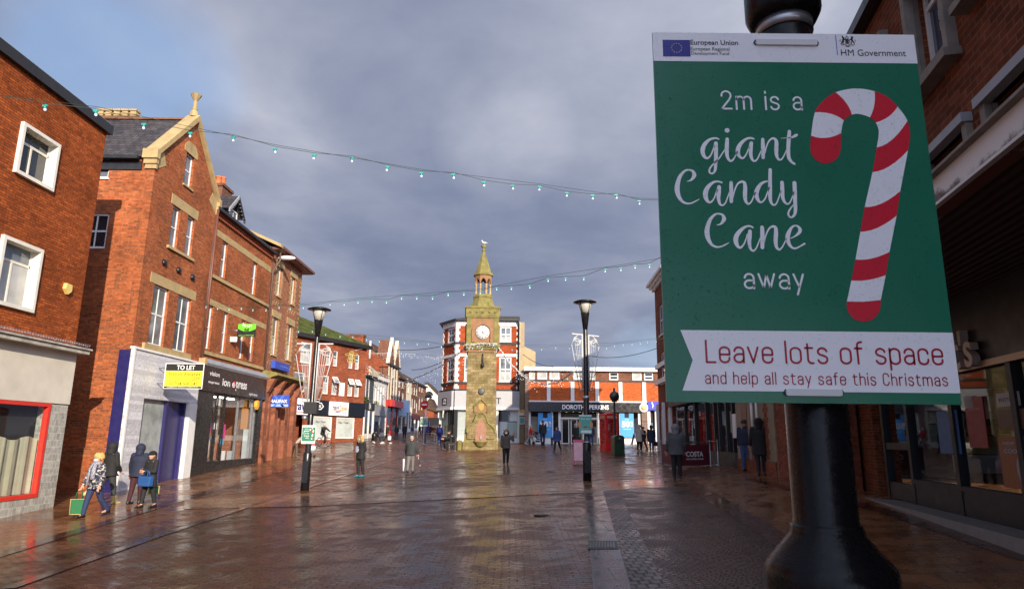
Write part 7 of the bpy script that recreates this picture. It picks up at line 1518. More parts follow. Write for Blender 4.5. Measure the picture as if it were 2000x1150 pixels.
# ================= strings of lamps
SOCK = pm('lamp_socket_green', (.02, .30, .24), .45, var=.1); BULB = pm('lamp_bulb', (.75, .78, 1.0), .1, emit=.35, var=.02); WIRE = pm('string_wire', (.035, .045, .03), .6)
def string(label, pts, bulbs, y_of, r=.012, bs=1.0, messenger=.12, hi=True):
    """pts: pixel polyline of the lamp wire; y_of(px) = distance"""
    P3 = [at(x, y, y_of(x)) for x, y in pts]; o = P3[0]; T = thing('festoon_string', label, 'string lights', tuple(o))
    m = MB(); m.tube([p-o for p in P3], r, WIRE, 5); A, B = P3[0]-o, P3[-1]-o
    n = len(P3); ties = list(range(0, n, 4)); ties = ties if ties[-1] == n-1 else ties+[n-1]
    if hi: m.tube([P3[i]-o+Vector((0, .01, messenger)) for i in ties], r*.8, WIRE, 4, smooth=False)
    m.build('cable', T)
    for x, y in bulbs:
        c = at(x, y, y_of(x))-o; s = bs*random.uniform(.92, 1.1); tl = Matrix.Translation(c) @ Matrix.Rotation(random.uniform(-.2, .2), 4, 'Y')
        h = MB(); h.box(-.055*s, .055*s, -.016*s, .016*s, -.02*s, .022*s, SOCK); h.lathe([(.030*s, -.07*s), (.034*s, -.015*s)], SOCK, n=10); h.xf(tl); h = h.build('lamp_holder', T)
        g = MB(); g.ell((0, 0, -.095*s), (.030*s, .030*s, .036*s), BULB, 10, 6); g.xf(tl); g.build('bulb', h)
b1 = [(88, 207), (187, 217), (281, 243), (372, 260), (456, 268), (537, 291), (614, 303), (687, 309), (757, 326), (823, 338), (885, 341), (945, 356), (1001, 363), (1054, 365), (1107, 377), (1157, 382), (1203, 381), (1248, 393)]
y1 = lambda x: 8.0+4.0*(x/1285.0)
string('lamp string nearest the viewer, sloping down from the top left to behind the big sign', [(-260, 160), (-120, 172), (0, 187), (88, 203), (187, 212), (281, 238), (372, 255), (456, 263), (537, 286), (614, 299), (687, 305), (757, 322), (823, 334), (885, 337), (945, 352), (1001, 360), (1054, 362), (1107, 374), (1157, 379), (1203, 378), (1248, 390), (1290, 391), (1420, 400), (1620, 408), (1800, 405)], b1, y1, .0045, .60, .03)
b2 = [(1268, 517), (1240, 519), (1212, 524), (1182, 526), (1140, 542), (1105, 543), (1070, 545), (1034, 558), (999, 561), (970, 562), (938, 570), (906, 572), (875, 573), (845, 580), (814, 580), (785, 580), (755, 588), (727, 587), (700, 588), (672, 592), (645, 592), (617, 598), (592, 599), (567, 601), (545, 599), (520, 604), (494, 604), (472, 601), (448, 602), (425, 601), (403, 598)]
y2 = lambda x: 23.0+7.0*(1268-x)/900.0 if x > 590 else 28.3+1.0*(590-x)/200
y2 = lambda x: 16.0+(23.0-16.0)*(1290-x)/700.0 if x > 590 else 23.0+5.5*(590-x)/210.0
w2p = [(1420, 486), (1290, 502)]+[(x, y-3) for x, y in b2]+[(386, 596)]
string('lamp string crossing the tower lantern from the big sign to the left terrace', w2p, b2, y2, .006, .60, .05)
b3 = [(583, 646), (610, 646), (636, 652), (664, 656), (689, 657), (716, 662), (741, 665), (763, 663), (789.5, 668), (815, 670), (837, 670), (862, 676), (888, 676), (915, 679), (942, 680), (970, 681), (1000, 682), (1029, 680), (1058, 681), (1085, 678), (1112, 679), (1168, 677), (1185, 678.5), (1200, 674.5), (1217, 672.5), (1234, 671.5), (1250, 669), (1265, 667), (1281, 665.5)]
y3 = lambda x: 30.0+4*(x-560)/740.0
string('furthest lamp string, low across the square in front of the clock', [(560, 640)]+[(x, y-3) for x, y in b3]+[(1330, 660)], b3, y3, .006, .60, .06)
def cable(label, a, b, sag, r=.02):
    o = Vector(a); T = thing('span_cable', label, 'cable', tuple(o)); m = MB(); m.tube([Vector(a).lerp(Vector(b), i/12)-o-Vector((0, 0, sag*4*(i/12)*(1-i/12))) for i in range(13)], r, BLACKM, 5); m.build('cable', T)
cable('black span cable from the corner block to the gableted shop up the street', at(862, 676, 61), at(766, 682, 75), .2, .03); cable('black span cable low from the corner block down to the cream terrace house', at(862, 707, 61), at(804, 722, 88), .2, .035); cable('thin span cable from the corner block to the fashion store roof', at(1022, 692, 60), at(1082, 715, 59), .3, .025); cable('thin span cable over the fashion store to the tall right block', at(1130, 690, 57), at(1286, 679, 45), .5, .022)
# tinsel swags from the tower
TIN = pm('tinsel_white', (.62, .62, .60), .5); SPARK = pm('twinkle_lamp', (1, 1, 1), .3, emit=1.0, var=.01)
def swag(label, pts, ys, n, drop, rd=5, th=.05):
    P3 = [at(x, y, yy) for (x, y), yy in zip(pts, ys)]; q = crom([tuple(p) for p in P3], 10); o = Vector(q[0]); T = thing('light_swag', label, 'garland', tuple(o)); rnd = random.Random(rd); m = MB()
    for k in range(4):
        m.tube([Vector(p)-o+Vector((rnd.uniform(-1, 1), rnd.uniform(-1, 1), rnd.uniform(-1, 1)))*th*1.6 for p in q], th*.42, TIN, 4)
    m.build('tinsel', T); m = MB()
    for i in range(n):
        p = Vector(q[rnd.randrange(len(q))])-o+Vector((rnd.gauss(0, .2), rnd.gauss(0, .2), -abs(rnd.gauss(0, drop))));
        m.ell(p, (.019, .019, .019), SPARK, 5, 3)
    for i in range(0, len(q), 2):
        p = Vector(q[i])-o; m.tube([p, p+Vector((rnd.gauss(0, .1), 0, -drop*rnd.uniform(.8, 2.0)))], .006, TIN, 3)
    m.build('light_drops', T, kind='stuff')
swag('white tinsel swag from the right of the tower drooping towards the fashion store', [(972, 676), (1000, 713), (1037, 743), (1081, 748), (1122, 723)], [48.2, 47, 45, 42, 38], 60, .25)
swag('white tinsel swag from the left of the tower to the mouth of the far street', [(911, 677), (862, 714), (815, 737)], [48.2, 56, 66], 90, .9)
swag('white tinsel swag across the far street shops', [(703, 704), (740, 728), (782, 746), (815, 737)], [66, 70, 74, 66], 110, .5)
swag('thin twinkling swag high across the mouth of the far street', [(700, 690), (765, 690), (820, 692), (862, 696)], [66, 66, 64, 61], 70, .35, 9, .02)
swag('short white tinsel swag wound round the tower cornice', [(911, 673), (925, 672), (945, 671), (970, 672)], [47.9, 47.9, 47.9, 47.9], 40, .2)
# ================= people
def remesh(mb, vox, smooth=6):
    me = mb.mesh('tmp'); o = bpy.data.objects.new('tmp', me); COL.objects.link(o)
    r = o.modifiers.new('r', 'REMESH'); r.mode = 'VOXEL'; r.voxel_size = vox; r.use_smooth_shade = True
    s = o.modifiers.new('s', 'SMOOTH'); s.factor = .5; s.iterations = smooth
    dg = bpy.context.evaluated_depsgraph_get(); ev = bpy.data.meshes.new_from_object(o.evaluated_get(dg))
    out = MB(); out.add([tuple(v.co) for v in ev.vertices], [tuple(p.vertices) for p in ev.polygons], mb.mats[0], True)
    bpy.data.objects.remove(o); bpy.data.meshes.remove(me); bpy.data.meshes.remove(ev); return out
def cloth(name, c, rough=.8, bump=.5, var=.25): return pm('cloth_'+name, c, rough, var=var, scale=9, bump=.9, fine=-38)
SKIN = pm('skin', (.52, .27, .18), .5, var=.08, scale=8); EYE = flat('eye_dark', (.03, .02, .015)); LIP = flat('lip', (.40, .13, .10))
FLORAL, t = newmat('cloth_floral'); O = t.n('TexCoord').outputs['Object']; v = t.n('TexVoronoi', Vector=O, Scale=17.0); n_ = t.noise(O, 13, 3, .6, 1.2)
c_ = t.mix(t.math('GREATER_THAN', n_, .54), (.012, .016, .035), (.50, .46, .40)); c_ = t.mix(t.math('LESS_THAN', v.outputs['Distance'], .17), c_, (.05, .12, .42)); finish(t, Base_Color=c_, Roughness=.8)
SCARF, t = newmat('cloth_scarf'); O = t.n('TexCoord').outputs['Object']; finish(t, Base_Color=t.mix(t.math('GREATER_THAN', t.noise(O, 60, 2, .6), .5), (.42, .42, .47), (.12, .12, .17)), Roughness=.9)
FUR = pm('fur_tan', (.42, .28, .14), .95, var=.5, scale=60, bump=1.0); FURB = pm('fur_black', (.012, .011, .012), .9, var=.5, scale=60, bump=1.0); MASK = pm('face_mask_blue', (.35, .60, .72), .7, var=.05)
def hair_mat(n, c): return pm('hair_'+n, c, .6, var=.35, scale=40, bump=.6)
BLOND = hair_mat('blonde', (.62, .40, .13)); BROWNH = hair_mat('brown', (.06, .03, .015)); GREYH = hair_mat('grey', (.42, .41, .40)); REDH = hair_mat('auburn', (.22, .06, .03))
def person(label, px, pyf, pyh, rz, coat, trou, shoe, Y=None, hem=.46, legs=((12, 6), (-14, 12)), arms=((5, 8, 12), (-5, 8, 12)), lean=0.0, hair=BROWNH, hairs='short', hood=None, furh=None, hat=None, mask=None, scarf=None, base=None, H=None, puff=1.0, gloves=None, sleeve=None, loc=None, headyaw=0, group=None, boots=None, bare=False, face=True):
    p = hit(px, pyf) if Y is None else at(px, pyf, Y)
    gz_ = G(p.x, p.y) if base is None else base
    if loc is not None: p = Vector(loc); gz_ = p.z
    if H is None: H = at(px, pyh, p.y).z-gz_
    T = thing('person', label, 'person', (p.x, p.y, gz_), radians(rz), group)
    k = H/1.70; hipz = .515*H; L1, L2 = .245*H, .235*H
    R = Matrix.Rotation(radians(lean), 4, 'X')
    def U(x, y, z): v = R @ Vector((x, y, z-hipz)); return Vector((v.x, v.y, v.z+hipz))
    J = []; low = 9
    for i, s in enumerate((-1, 1)):
        a, kn = radians(legs[i][0]), radians(legs[i][1]); h = Vector((s*.052*H, 0, hipz)); kz = h+Vector((s*.004*H, -sin(a)*L1, -cos(a)*L1)); an = kz+Vector((0, -sin(a-kn)*L2, -cos(a-kn)*L2)); J.append((h, kz, an, a-kn)); low = min(low, an.z)
    dz_ = .042*H-low if base is None else 0.0
    J = [(a+Vector((0, 0, dz_)), b+Vector((0, 0, dz_)), c+Vector((0, 0, dz_)), q) for a, b, c, q in J]; hz_ = Vector((0, 0, dz_))
    U0 = U; U = lambda x, y, z: U0(x, y, z)+hz_
    AR = []
    for i, s in enumerate((-1, 1)):
        pt, ab, el = (radians(q) for q in arms[i][:3]); inw = radians(arms[i][3]) if len(arms[i]) > 3 else 0
        sh = U(s*.112*H, .0, .805*H); d = Vector((s*sin(ab), -sin(pt)*cos(ab), -cos(pt)*cos(ab))); e_ = sh+d*.168*H
        pe = pt+el; d2 = Vector((s*sin(ab)*.5-s*sin(inw), -sin(pe), -cos(pe))).normalized(); w_ = e_+d2*.145*H; AR.append((sh, e_, w_, d2, s))
    hc = U(0, -.012*H, .925*H); neck = U(0, 0, .84*H)
    # body: one skin
    mb = MB(); rh = .062*H
    mb.capsule(U(0, 0, .55*H), U(0, -.005*H, .70*H), .075*H, .080*H, SKIN); mb.capsule(U(-.06*H, 0, .775*H), U(.06*H, 0, .775*H), .05*H, .05*H, SKIN); mb.capsule(U(0, 0, .80*H), hc, .034*H, .034*H, SKIN)
    mb.capsule(hc+Vector((0, .005*H, .010*H)), hc+Vector((0, -.006*H, -.022*H)), rh*.93, rh*.74, SKIN, 16)
    Rz = Matrix.Rotation(radians(headyaw), 4, 'Z')
    hv = lambda x, y, z: hc+Rz @ Vector((x*H, y*H, z*H))
    mb.capsule(hv(0, -.055, -.010), hv(0, -.068, -.020), .007*H, .010*H, SKIN, 8); mb.capsule(hv(0, -.030, -.055), hv(0, -.045, -.052), .020*H, .014*H, SKIN, 8)
    for s in (-1, 1): mb.capsule(hv(s*.056, .0, -.002), hv(s*.058, .004, -.018), .011*H, .007*H, SKIN, 8)
    for h, kn, an, q in J: mb.capsule(h, kn, .056*H, .036*H, SKIN); mb.capsule(kn, an, .035*H, .022*H, SKIN); mb.capsule(an, an+Vector((0, -.09*H, -.022*H)), .022*H, .016*H, SKIN)
    for sh, e_, w_, d2, s in AR: mb.capsule(sh, e_, .030*H, .024*H, SKIN); mb.capsule(e_, w_, .024*H, .016*H, SKIN); mb.capsule(w_, w_+d2*.045*H, .017*H, .021*H, SKIN)
    body = remesh(mb, .0145*k, 4); HM = gloves or SKIN
    for sh, e_, w_, d2, s in AR:
        side = d2.cross(Vector((0, -1, 0))); side = side.normalized() if side.length > .2 else Vector((1, 0, 0)); nrm = d2.cross(side).normalized()
        for f in range(4):
            o_ = w_+d2*.060*H+side*(.0125*(f-1.5))*H; l = (.046, .052, .050, .038)[f]*H; c1 = o_+d2*l*.55+nrm*.004*H*s; c2 = c1+(d2*.6+nrm*.8*s).normalized()*l*.5
            body.tube([o_-d2*.02*H, c1, c2], [.0068*H, .0062*H, .005*H], SKIN, 6)
        o_ = w_+d2*.02*H-side*.022*H; body.tube([o_, o_-side*.018*H+d2*.02*H, o_-side*.018*H+d2*.045*H+nrm*.01*H], [.008*H, .0072*H, .0055*H], SKIN, 6)
    bo = body.build('body', T)
    if face and abs(((rz+headyaw+180) % 360)-180) < 110:
        f = MB()
        for s in (-1, 1): f.ell(hv(s*.022, -.0555, .003), (.0075*H, .005*H, .005*H), EYE, 8, 5)
        f.build('eyes', T)
        if not mask: f = MB(); f.ell(hv(0, -.058, -.038), (.016*H, .006*H, .005*H), LIP, 8, 5); f.build('mouth', T)
    # trousers, shoes
    mb = MB(); mb.capsule(U(-.03*H, 0, .53*H), U(.03*H, 0, .53*H), .078*H, .078*H, trou)
    for h, kn, an, q in J: mb.capsule(h, kn, .066*H, .046*H, trou); mb.capsule(kn, an+(kn-an)*(.06 if not bare else .22), .046*H, .034*H, trou)
    remesh(mb, .017*k, 5).build('trousers', T)
    for h, kn, an, q in J:
        m = MB(); d = Vector((0, -cos(q*.6), sin(q*.6)*1.0 if q < 0 else -sin(q)*.2)).normalized(); up_ = Vector((0, 0, 1))
        toe = an+Vector((0, d.y*.105*H, -.022*H+(d.z*.10*H if q < -.3 else 0))); m.capsule(an+Vector((0, .022*H, -.020*H)), toe, .026*H, .021*H, shoe); m.capsule(an+Vector((0, .01*H, .0)), an+Vector((0, -.03*H, -.015*H)), .030*H, .026*H, shoe)
        if boots: m.capsule(an+(kn-an)*.40, an, .040*H, .034*H, shoe)
        sm = remesh(m, .013*k, 3)
        for i_, v in enumerate(sm.v):
            if base is None and v[2] < .004: sm.v[i_] = (v[0], v[1], .004)
        sm.build('shoe', T)
    # coat
    mb = MB(); hb = hem*H; st = max(abs(legs[0][0]), abs(legs[1][0])) if base is None else 0
    prof = [(.812, .060, .050), (.795, .118, .066), (.74, .128, .084), (.66, .118, .084), (.58, .118, .084), (.51, .126, .090)]
    if hem < .50: prof.append((hem+.5*(.5-hem), .132, .092+st*.0010)); prof.append((hem, .136, .092+st*.0022))
    rings = []
    n = 20
    for zf, rx, ry in prof:
        c = U(0, .0, zf*H) if zf > .5 else Vector((0, 0, zf*H))+hz_
        rings.append([c+Vector((rx*H*puff*cos(2*pi*j/n), ry*H*puff*sin(2*pi*j/n), 0)) for j in range(n)])
    vs = [v for r in rings for v in r]; kk = len(rings); mb.add(vs, [((i+1)*n+j, (i+1)*n+(j+1) % n, i*n+(j+1) % n, i*n+j) for i in range(kk-1) for j in range(n)]+[tuple(range(n)), tuple((kk-1)*n+j for j in range(n-1, -1, -1))], coat)
    mb.capsule(U(0, 0, .80*H), U(0, -.004*H, .845*H), .056*H, .044*H, coat)
    for sh, e_, w_, d2, s in AR: mb.capsule(sh, e_, .046*H*puff, .039*H*puff, coat); mb.capsule(e_, w_-d2*.01*H, .039*H*puff, .029*H*puff, coat)
    remesh(mb, .017*k, 5).build('coat', T)
    # head things
    if hairs and not hood and not hat == 'all':
        m = MB(); hm = hair
        m.ell(hc+Vector((0, .012*H, .016*H)), (.064*H, .068*H, .066*H), hm, 16, 10, -.25 if hairs != 'bald' else .35, 1)
        if hairs in ('long', 'bob'): m.capsule(hv(0, .03, 0), hv(0, .03, -.075 if hairs == 'bob' else -.13), .058*H, .05*H, hm)
        if hairs == 'curly':
            for i in range(46):
                a = i*2.4; q = -.3+1.3*i/46; r0 = .062*H*sqrt(max(1-q*q*.8, .1)); v = hc+Vector((r0*cos(a), .014*H+r0*sin(a), q*.062*H+.012*H))
                if v.y < hc.y-.035*H and v.z < hc.z+.03*H: continue
                m.ell(v, (.022*H, .022*H, .020*H), hm, 8, 5)
        m.build('hair', T)
    if hood:
        m = MB(); m.ell(hc+Vector((0, .016*H, .006*H)), (.078*H, .082*H, .084*H), hood, 18, 12, -.97, .98); m.capsule(U(0, .02*H, .84*H), hc+Vector((0, .02*H, -.03*H)), .066*H, .07*H, hood)
        sm = remesh(m, .014*k, 4)
        sm.v = [tuple(Vector(v)+(Vector((0, .055*H, 0)) if (v[1] < hc.y-.045*H and abs(v[0]-hc.x) < .045*H and hc.z-.075*H < v[2] < hc.z+.045*H) else Vector((0, 0, 0)))) for v in sm.v]
        sm.build('hood', T)
    if furh:
        m = MB(); pts = [hv(.066*cos(a*pi/9), -.045+.012*abs(sin(a*pi/9)), -.010+.074*sin(a*pi/9)) for a in range(-3, 13)]; m.tube(pts, .024*H, furh, 8)
        rnd = random.Random(2)
        for q in pts:
            for i in range(5): m.ell(q+Vector((rnd.gauss(0, .010), rnd.gauss(0, .008), rnd.gauss(0, .010)))*H, (.016*H,)*3, furh, 6, 4)
        m.build('fur_trim', T)
    if hat and hat != 'all':
        m = MB(); m.ell(hc+Vector((0, .006*H, .018*H)), (.070*H, .074*H, .064*H), hat, 16, 8, .0, 1); m.lathe([(.071*H, 0), (.073*H, .022*H), (.068*H, .026*H)], hat, hc+Vector((0, .006*H, .012*H)), 16, sy=1.05); m.build('hat', T)
    if mask: m = MB(); m.ell(hv(0, -.034, -.030), (.040*H, .040*H, .030*H), mask, 14, 8); m.build('face_mask', T)
    if scarf:
        m = MB(); m.tube([hc+Vector((.052*cos(a*pi/6)*H, .052*sin(a*pi/6)*H, -.086*H)) for a in range(13)], .026*H, scarf, 8)
        for s, l in ((-1, .30), (1, .20)): m.tube([hv(s*.03, -.055, -.085), U(s*.045*H, -.10*H, .76*H), U(s*.055*H, -.115*H, (.80-l)*H)], [.026*H, .034*H, .038*H], scarf, 8, flat=.5)
        m.build('scarf', T)
    T['_h'] = H
    return T, AR, H, (p.x, p.y, gz_), k
def held(T, loc, rz, AR, i): # world place of hand i
    w_ = AR[i][2]+AR[i][3]*.09*T['_h']; r = radians(rz); return Vector((loc[0]+w_.x*cos(r)-w_.y*sin(r), loc[1]+w_.x*sin(r)+w_.y*cos(r), loc[2]+w_.z))
def bagthing(name, label, pos, w_, d_, h_, m, hm, rz=0, hl=.25, trim=None):
    B = thing(name, label, 'bag', (pos.x, pos.y, pos.z-hl-h_), radians(rz)); mb = MB()
    mb.add([(-w_*.44, -d_/2, 0), (w_*.44, -d_/2, 0), (w_*.44, d_/2, 0), (-w_*.44, d_/2, 0), (-w_/2, -d_*.35, h_), (w_/2, -d_*.35, h_), (w_/2, d_*.35, h_), (-w_/2, d_*.35, h_)], [(0, 3, 2, 1), (4, 5, 6, 7), (0, 1, 5, 4), (1, 2, 6, 5), (2, 3, 7, 6), (3, 0, 4, 7)], m)
    b_ = mb.build('bag_body', B)
    bv = b_.modifiers.new('bevel', 'BEVEL'); bv.width = .02; bv.segments = 2
    if trim: mb = MB(); y = -d_*.5-.004; mb.tube([(-w_*.44, -d_/2-.004, .01), (w_*.44, -d_/2-.004, .01), (w_*.5, -d_*.35-.004, h_), (-w_*.5, -d_*.35-.004, h_), (-w_*.44, -d_/2-.004, .01)], .012, trim, 5); mb.box(w_*.46, w_*.5, -d_*.42, d_*.42, .02, h_*.98, trim); mb.build('trim', B)
    mb = MB()
    for y in (-d_*.25, d_*.25): mb.tube([(-w_*.22, y, h_-.02), (-w_*.16, y*.5, h_+hl*.75), (0, 0, h_+hl), (w_*.16, y*.5, h_+hl*.75), (w_*.22, y, h_-.02)], .011, hm, 6)
    mb.build('handle', B); return B
NAVYC = cloth('navy', (.013, .018, .042)); BLKC = cloth('black', (.011, .011, .012)); BLKP = cloth('black_trousers', (.013, .013, .015)); JEAN = cloth('jeans', (.035, .07, .17)); DJEAN = cloth('dark_jeans', (.018, .030, .085)); MAROON = cloth('maroon', (.045, .008, .014)); GREYC = cloth('grey', (.075, .077, .080)); TAUPE = cloth('taupe', (.085, .068, .056)); CREAMC = cloth('cream', (.52, .47, .38)); REDC = cloth('red', (.62, .02, .03)); GREYT = cloth('grey_trousers', (.15, .14, .125)); LGREY = cloth('light_grey', (.34, .33, .32)); BLUEC = cloth('blue', (.025, .05, .16)); BRT = cloth('brown_trousers', (.10, .065, .045)); SHB = flat('shoe_black', (.012, .012, .012), .4); SHW = flat('shoe_white', (.66, .65, .62)); SHT = flat('shoe_teal', (.015, .15, .19)); SHTAN = flat('boot_tan', (.45, .33, .13)); SHBR = flat('shoe_brown', (.09, .05, .03)); CARD = cloth('cardigan', (.38, .36, .33)); ROYAL = cloth('royal_blue', (.03, .035, .20)); CHAR = cloth('charcoal', (.030, .034, .035))
GRB = pm('jute_green', (.010, .125, .04), .8, var=.15); JUTE = pm('jute_tan', (.48, .36, .17), .9, var=.2); BLB = pm('handbag_blue', (.02, .085, .26), .45, var=.1); PLW = pm('carrier_white', (.62, .62, .60), .4, var=.15, bump=.6)
a = person('blonde woman in a blue mask, grey scarf and flowery navy jacket carrying a green bag', 178, 1010, 884, -22, FLORAL, DJEAN, SHB, hem=.45, legs=((16, 6), (-20, 18)), arms=((12, 10, 12), (0, 12, 22)), hair=BLOND, hairs='curly', mask=MASK, scarf=SCARF)
bagthing('shopping_bag', 'large green shopping bag with a tan trim carried by the blonde woman at far left', held(a[0], a[3], -22, a[1], 0), .33, .17, .38, GRB, GRB, 20, .22, JUTE)
person('person in a black padded coat and pale boots walking away, behind the blonde woman', 206, 985, 863, 158, BLKC, cloth('dark_leggings', (.03, .032, .034)), SHTAN, hem=.46, legs=((14, 4), (-26, 42)), arms=((6, 8, 40, 20), (6, 8, 40, 20)), hood=BLKC, puff=1.06, boots=True)
a = person('person in navy hooded coat and maroon trousers seen from behind by the blue door', 262, 984, 867, 172, NAVYC, MAROON, SHB, hem=.45, legs=((8, 4), (-6, 6)), arms=((8, 12, 14), (4, 14, 10)), hood=NAVYC, puff=1.12, gloves=BLKC)
bagthing('shopping_bag', 'small green and tan shopping bag held low between the two people by the blue door', held(a[0], a[3], 172, a[1], 0)+Vector((.12, .05, -.02)), .30, .14, .24, GRB, PLW, 15, .22, JUTE)
a = person('woman in black coat and black fur hat with a blue handbag on her arm', 287, 991, 880, -25, BLKC, BLKP, SHB, hem=.36, legs=((14, 8), (-10, 6)), arms=((10, 4, 85, 55), (10, 6, 80, 50)), hat=FURB, hairs='long', bare=True, puff=1.04)
hp = held(a[0], a[3], -25, a[1], 1); bagthing('handbag', 'bright blue handbag hanging from the arm of the woman in the fur hat', hp+Vector((.20, -.02, .04)), .46, .17, .27, BLB, BLB, -20, .16)
a = person('woman in a black coat with tan fur hood and teal trainers holding a folder', 702, 931, 850, -40, BLKC, BLKP, SHT, hem=.42, legs=((4, 8), (-6, 4)), arms=((-14, 3, 100, 60), (-14, 3, 104, 60)), hair=BLOND, hairs='bob', furh=FUR, mask=MASK)
B = thing('phone', 'pale blue folder held by the young woman in the fur hood', 'folder', tuple(held(a[0], a[3], -40, a[1], 0)), radians(-40)); m = MB(); m.box(-.07, .07, -.02, .0, -.06, .16, pm('folder_blue', (.30, .48, .66), .4)); m.build('cover', B); m = MB(); m.box(-.062, .062, -.018, -.002, .161, .166, WHT); m.build('pages', B); B.name = 'folder'
a = person('old man in a charcoal coat walking away with a stick and a white carrier bag', 801, 923, 851, 176, CHAR, GREYT, SHB, hem=.47, legs=((6, 4), (-10, 8)), arms=((6, 16, 8), (14, 14, 16)), hair=GREYH, hairs='bald', lean=6, puff=1.12)
hp = held(a[0], a[3], 176, a[1], 0); hp2 = held(a[0], a[3], 176, a[1], 1)
hr, hl_ = (hp, hp2) if hp.x > hp2.x else (hp2, hp)
bagthing('carrier_bag', 'long white carrier bag hanging from the left hand of the old man with the stick', hl_, .26, .14, .50, PLW, PLW, 20, .12)
T = thing('walking_stick', 'black and white banded walking stick in the hand of the old man in charcoal', 'walking stick', (hr.x+.16, hr.y+.02, G(hr.x+.16, hr.y))); o = Vector((hr.x+.16, hr.y+.02, G(hr.x+.16, hr.y))); m = MB(); tp = hr-o; m.tube([tp+Vector((-.02, -.06, .02)), tp+Vector((0, .0, .04)), tp+Vector((.0, .07, .0))], .013, BLACKP, 6); m.build('handle', T); m = MB()
for i in range(8): m.tube([tp.lerp(Vector((0, 0, .01)), i/8), tp.lerp(Vector((0, 0, .01)), (i+1)/8)], .011, BLACKP if i % 4 else WHT, 6)
m.build('shaft', T)
person('woman in a taupe jacket and mask, hand raised to her head, near the clock tower', 988, 908, 839, 6, TAUPE, BLKP, SHB, hem=.47, legs=((8, 4), (-8, 6)), arms=((8, 10, 12), (40, 30, 130, 20)), hair=BROWNH, hairs='long', furh=pm('fur_dark', (.05, .03, .02), .95, var=.5, scale=60, bump=1), mask=flat('mask_white', (.66, .66, .66)))
# cyclist + bicycle
bp = hit(632, 871); bz = bp.z; brz = 58
BT = thing('bicycle', 'mountain bike ridden across the square by the man in black', 'bicycle', (bp.x, bp.y, bz), radians(brz)); TY_ = flat('tyre', (.012, .012, .012)); FRD = pm('bike_frame', (.30, .04, .02), .35)
wb = .54
for s in (-1, 1):
    w_ = MB(); w_.tube([(0, s*wb+.325*cos(a*pi/14), .34+.325*sin(a*pi/14)) for a in range(29)], .024, TY_, 8); wo = w_.build('wheel', BT); w_ = MB(); w_.tube([(0, s*wb+.30*cos(a*pi/14), .34+.30*sin(a*pi/14)) for a in range(29)], .010, STEEL, 6)
    for a in range(10): w_.tube([(0, s*wb, .34), (0, s*wb+.30*cos(a*pi/5), .34+.30*sin(a*pi/5))], .003, STEEL, 3)
    w_.build('rim', wo)
m = MB(); bb_ = (0, .04, .32); st_ = (0, .20, .78); hd = (0, -.36, .86)
for p_, q_ in ((bb_, st_), (bb_, (0, -.38, .74)), (st_, hd), (bb_, (0, wb, .34)), (st_, (0, wb, .34)), (hd, (0, -wb, .34)), (st_, (0, .24, .90))): m.tube([p_, q_], .019, FRD, 8)
m.build('frame', BT); m = MB(); m.tube([(-.30, -.36, 1.0), (0, -.40, .98), (.30, -.36, 1.0)], .014, BLACKP, 6); m.tube([hd, (0, -.38, .99)], .015, BLACKP, 6); m.build('handlebar', BT); m = MB(); m.ell((0, .25, .93), (.08, .14, .035), BLACKP, 12, 6); m.build('saddle', BT); m = MB(); m.tube([(-.05, .04, .32), (-.05, -.05, .18), (-.16, -.05, .18)], .014, STEEL, 6); m.tube([(.05, .04, .32), (.05, .13, .46), (.16, .13, .46)], .014, STEEL, 6); m.build('pedals', BT)
fx, fy = sin(radians(brz)), -cos(radians(brz))
Tc = person('man in a black jacket riding a mountain bike', 632, 871, 826, brz, BLKC, BLKP, SHB, hem=.52, legs=((70, 68), (48, 74)), arms=((52, 12, 14), (52, 12, 14)), lean=14, base=0, H=1.74, loc=(bp.x-fx*.22, bp.y-fy*.22, bz+.98-.515*1.74), hair=GREYH)
# stooped shopper and trolley
a = person('stooped old shopper in a pale cardigan leaning on a trolley outside the bank', 577, 892, 838, 100, CARD, BRT, SHBR, hem=.52, legs=((8, 6), (-8, 6)), arms=((48, 6, 10), (48, 6, 10)), lean=42, H=1.62, hair=GREYH)
hp = held(a[0], a[3], 100, a[1], 0); q = Vector((hp.x+.18, hp.y-.15, G(hp.x+.18, hp.y-.15))); T = thing('shopping_trolley', 'small wheeled trolley with a white and red bag pushed by the stooped shopper', 'trolley', tuple(q), radians(100)); m = MB()
for s in (-.2, .2): m.tube([(s, .25, .92), (s, -.05, .5), (s, -.18, .06)], .014, STEEL, 6); m.tube([(s, -.18, .45), (s, .15, .06)], .012, STEEL, 6)
m.tube([(-.2, .25, .92), (.2, .25, .92)], .014, STEEL, 6); m.build('frame', T); m = MB(); m.ell((0, -.05, .52), (.22, .20, .22), PLW, 14, 8); m.build('bag', T); m = MB(); m.ell((0, -.06, .72), (.16, .14, .08), REDP, 12, 6); m.build('bag_top', T)
for s in (-.2, .2):
    for y in (-.18, .15): m = MB(); m.tube([(s-.02, y, .06), (s+.02, y, .06)], .06, TY_, 10); m.build('wheel', T)
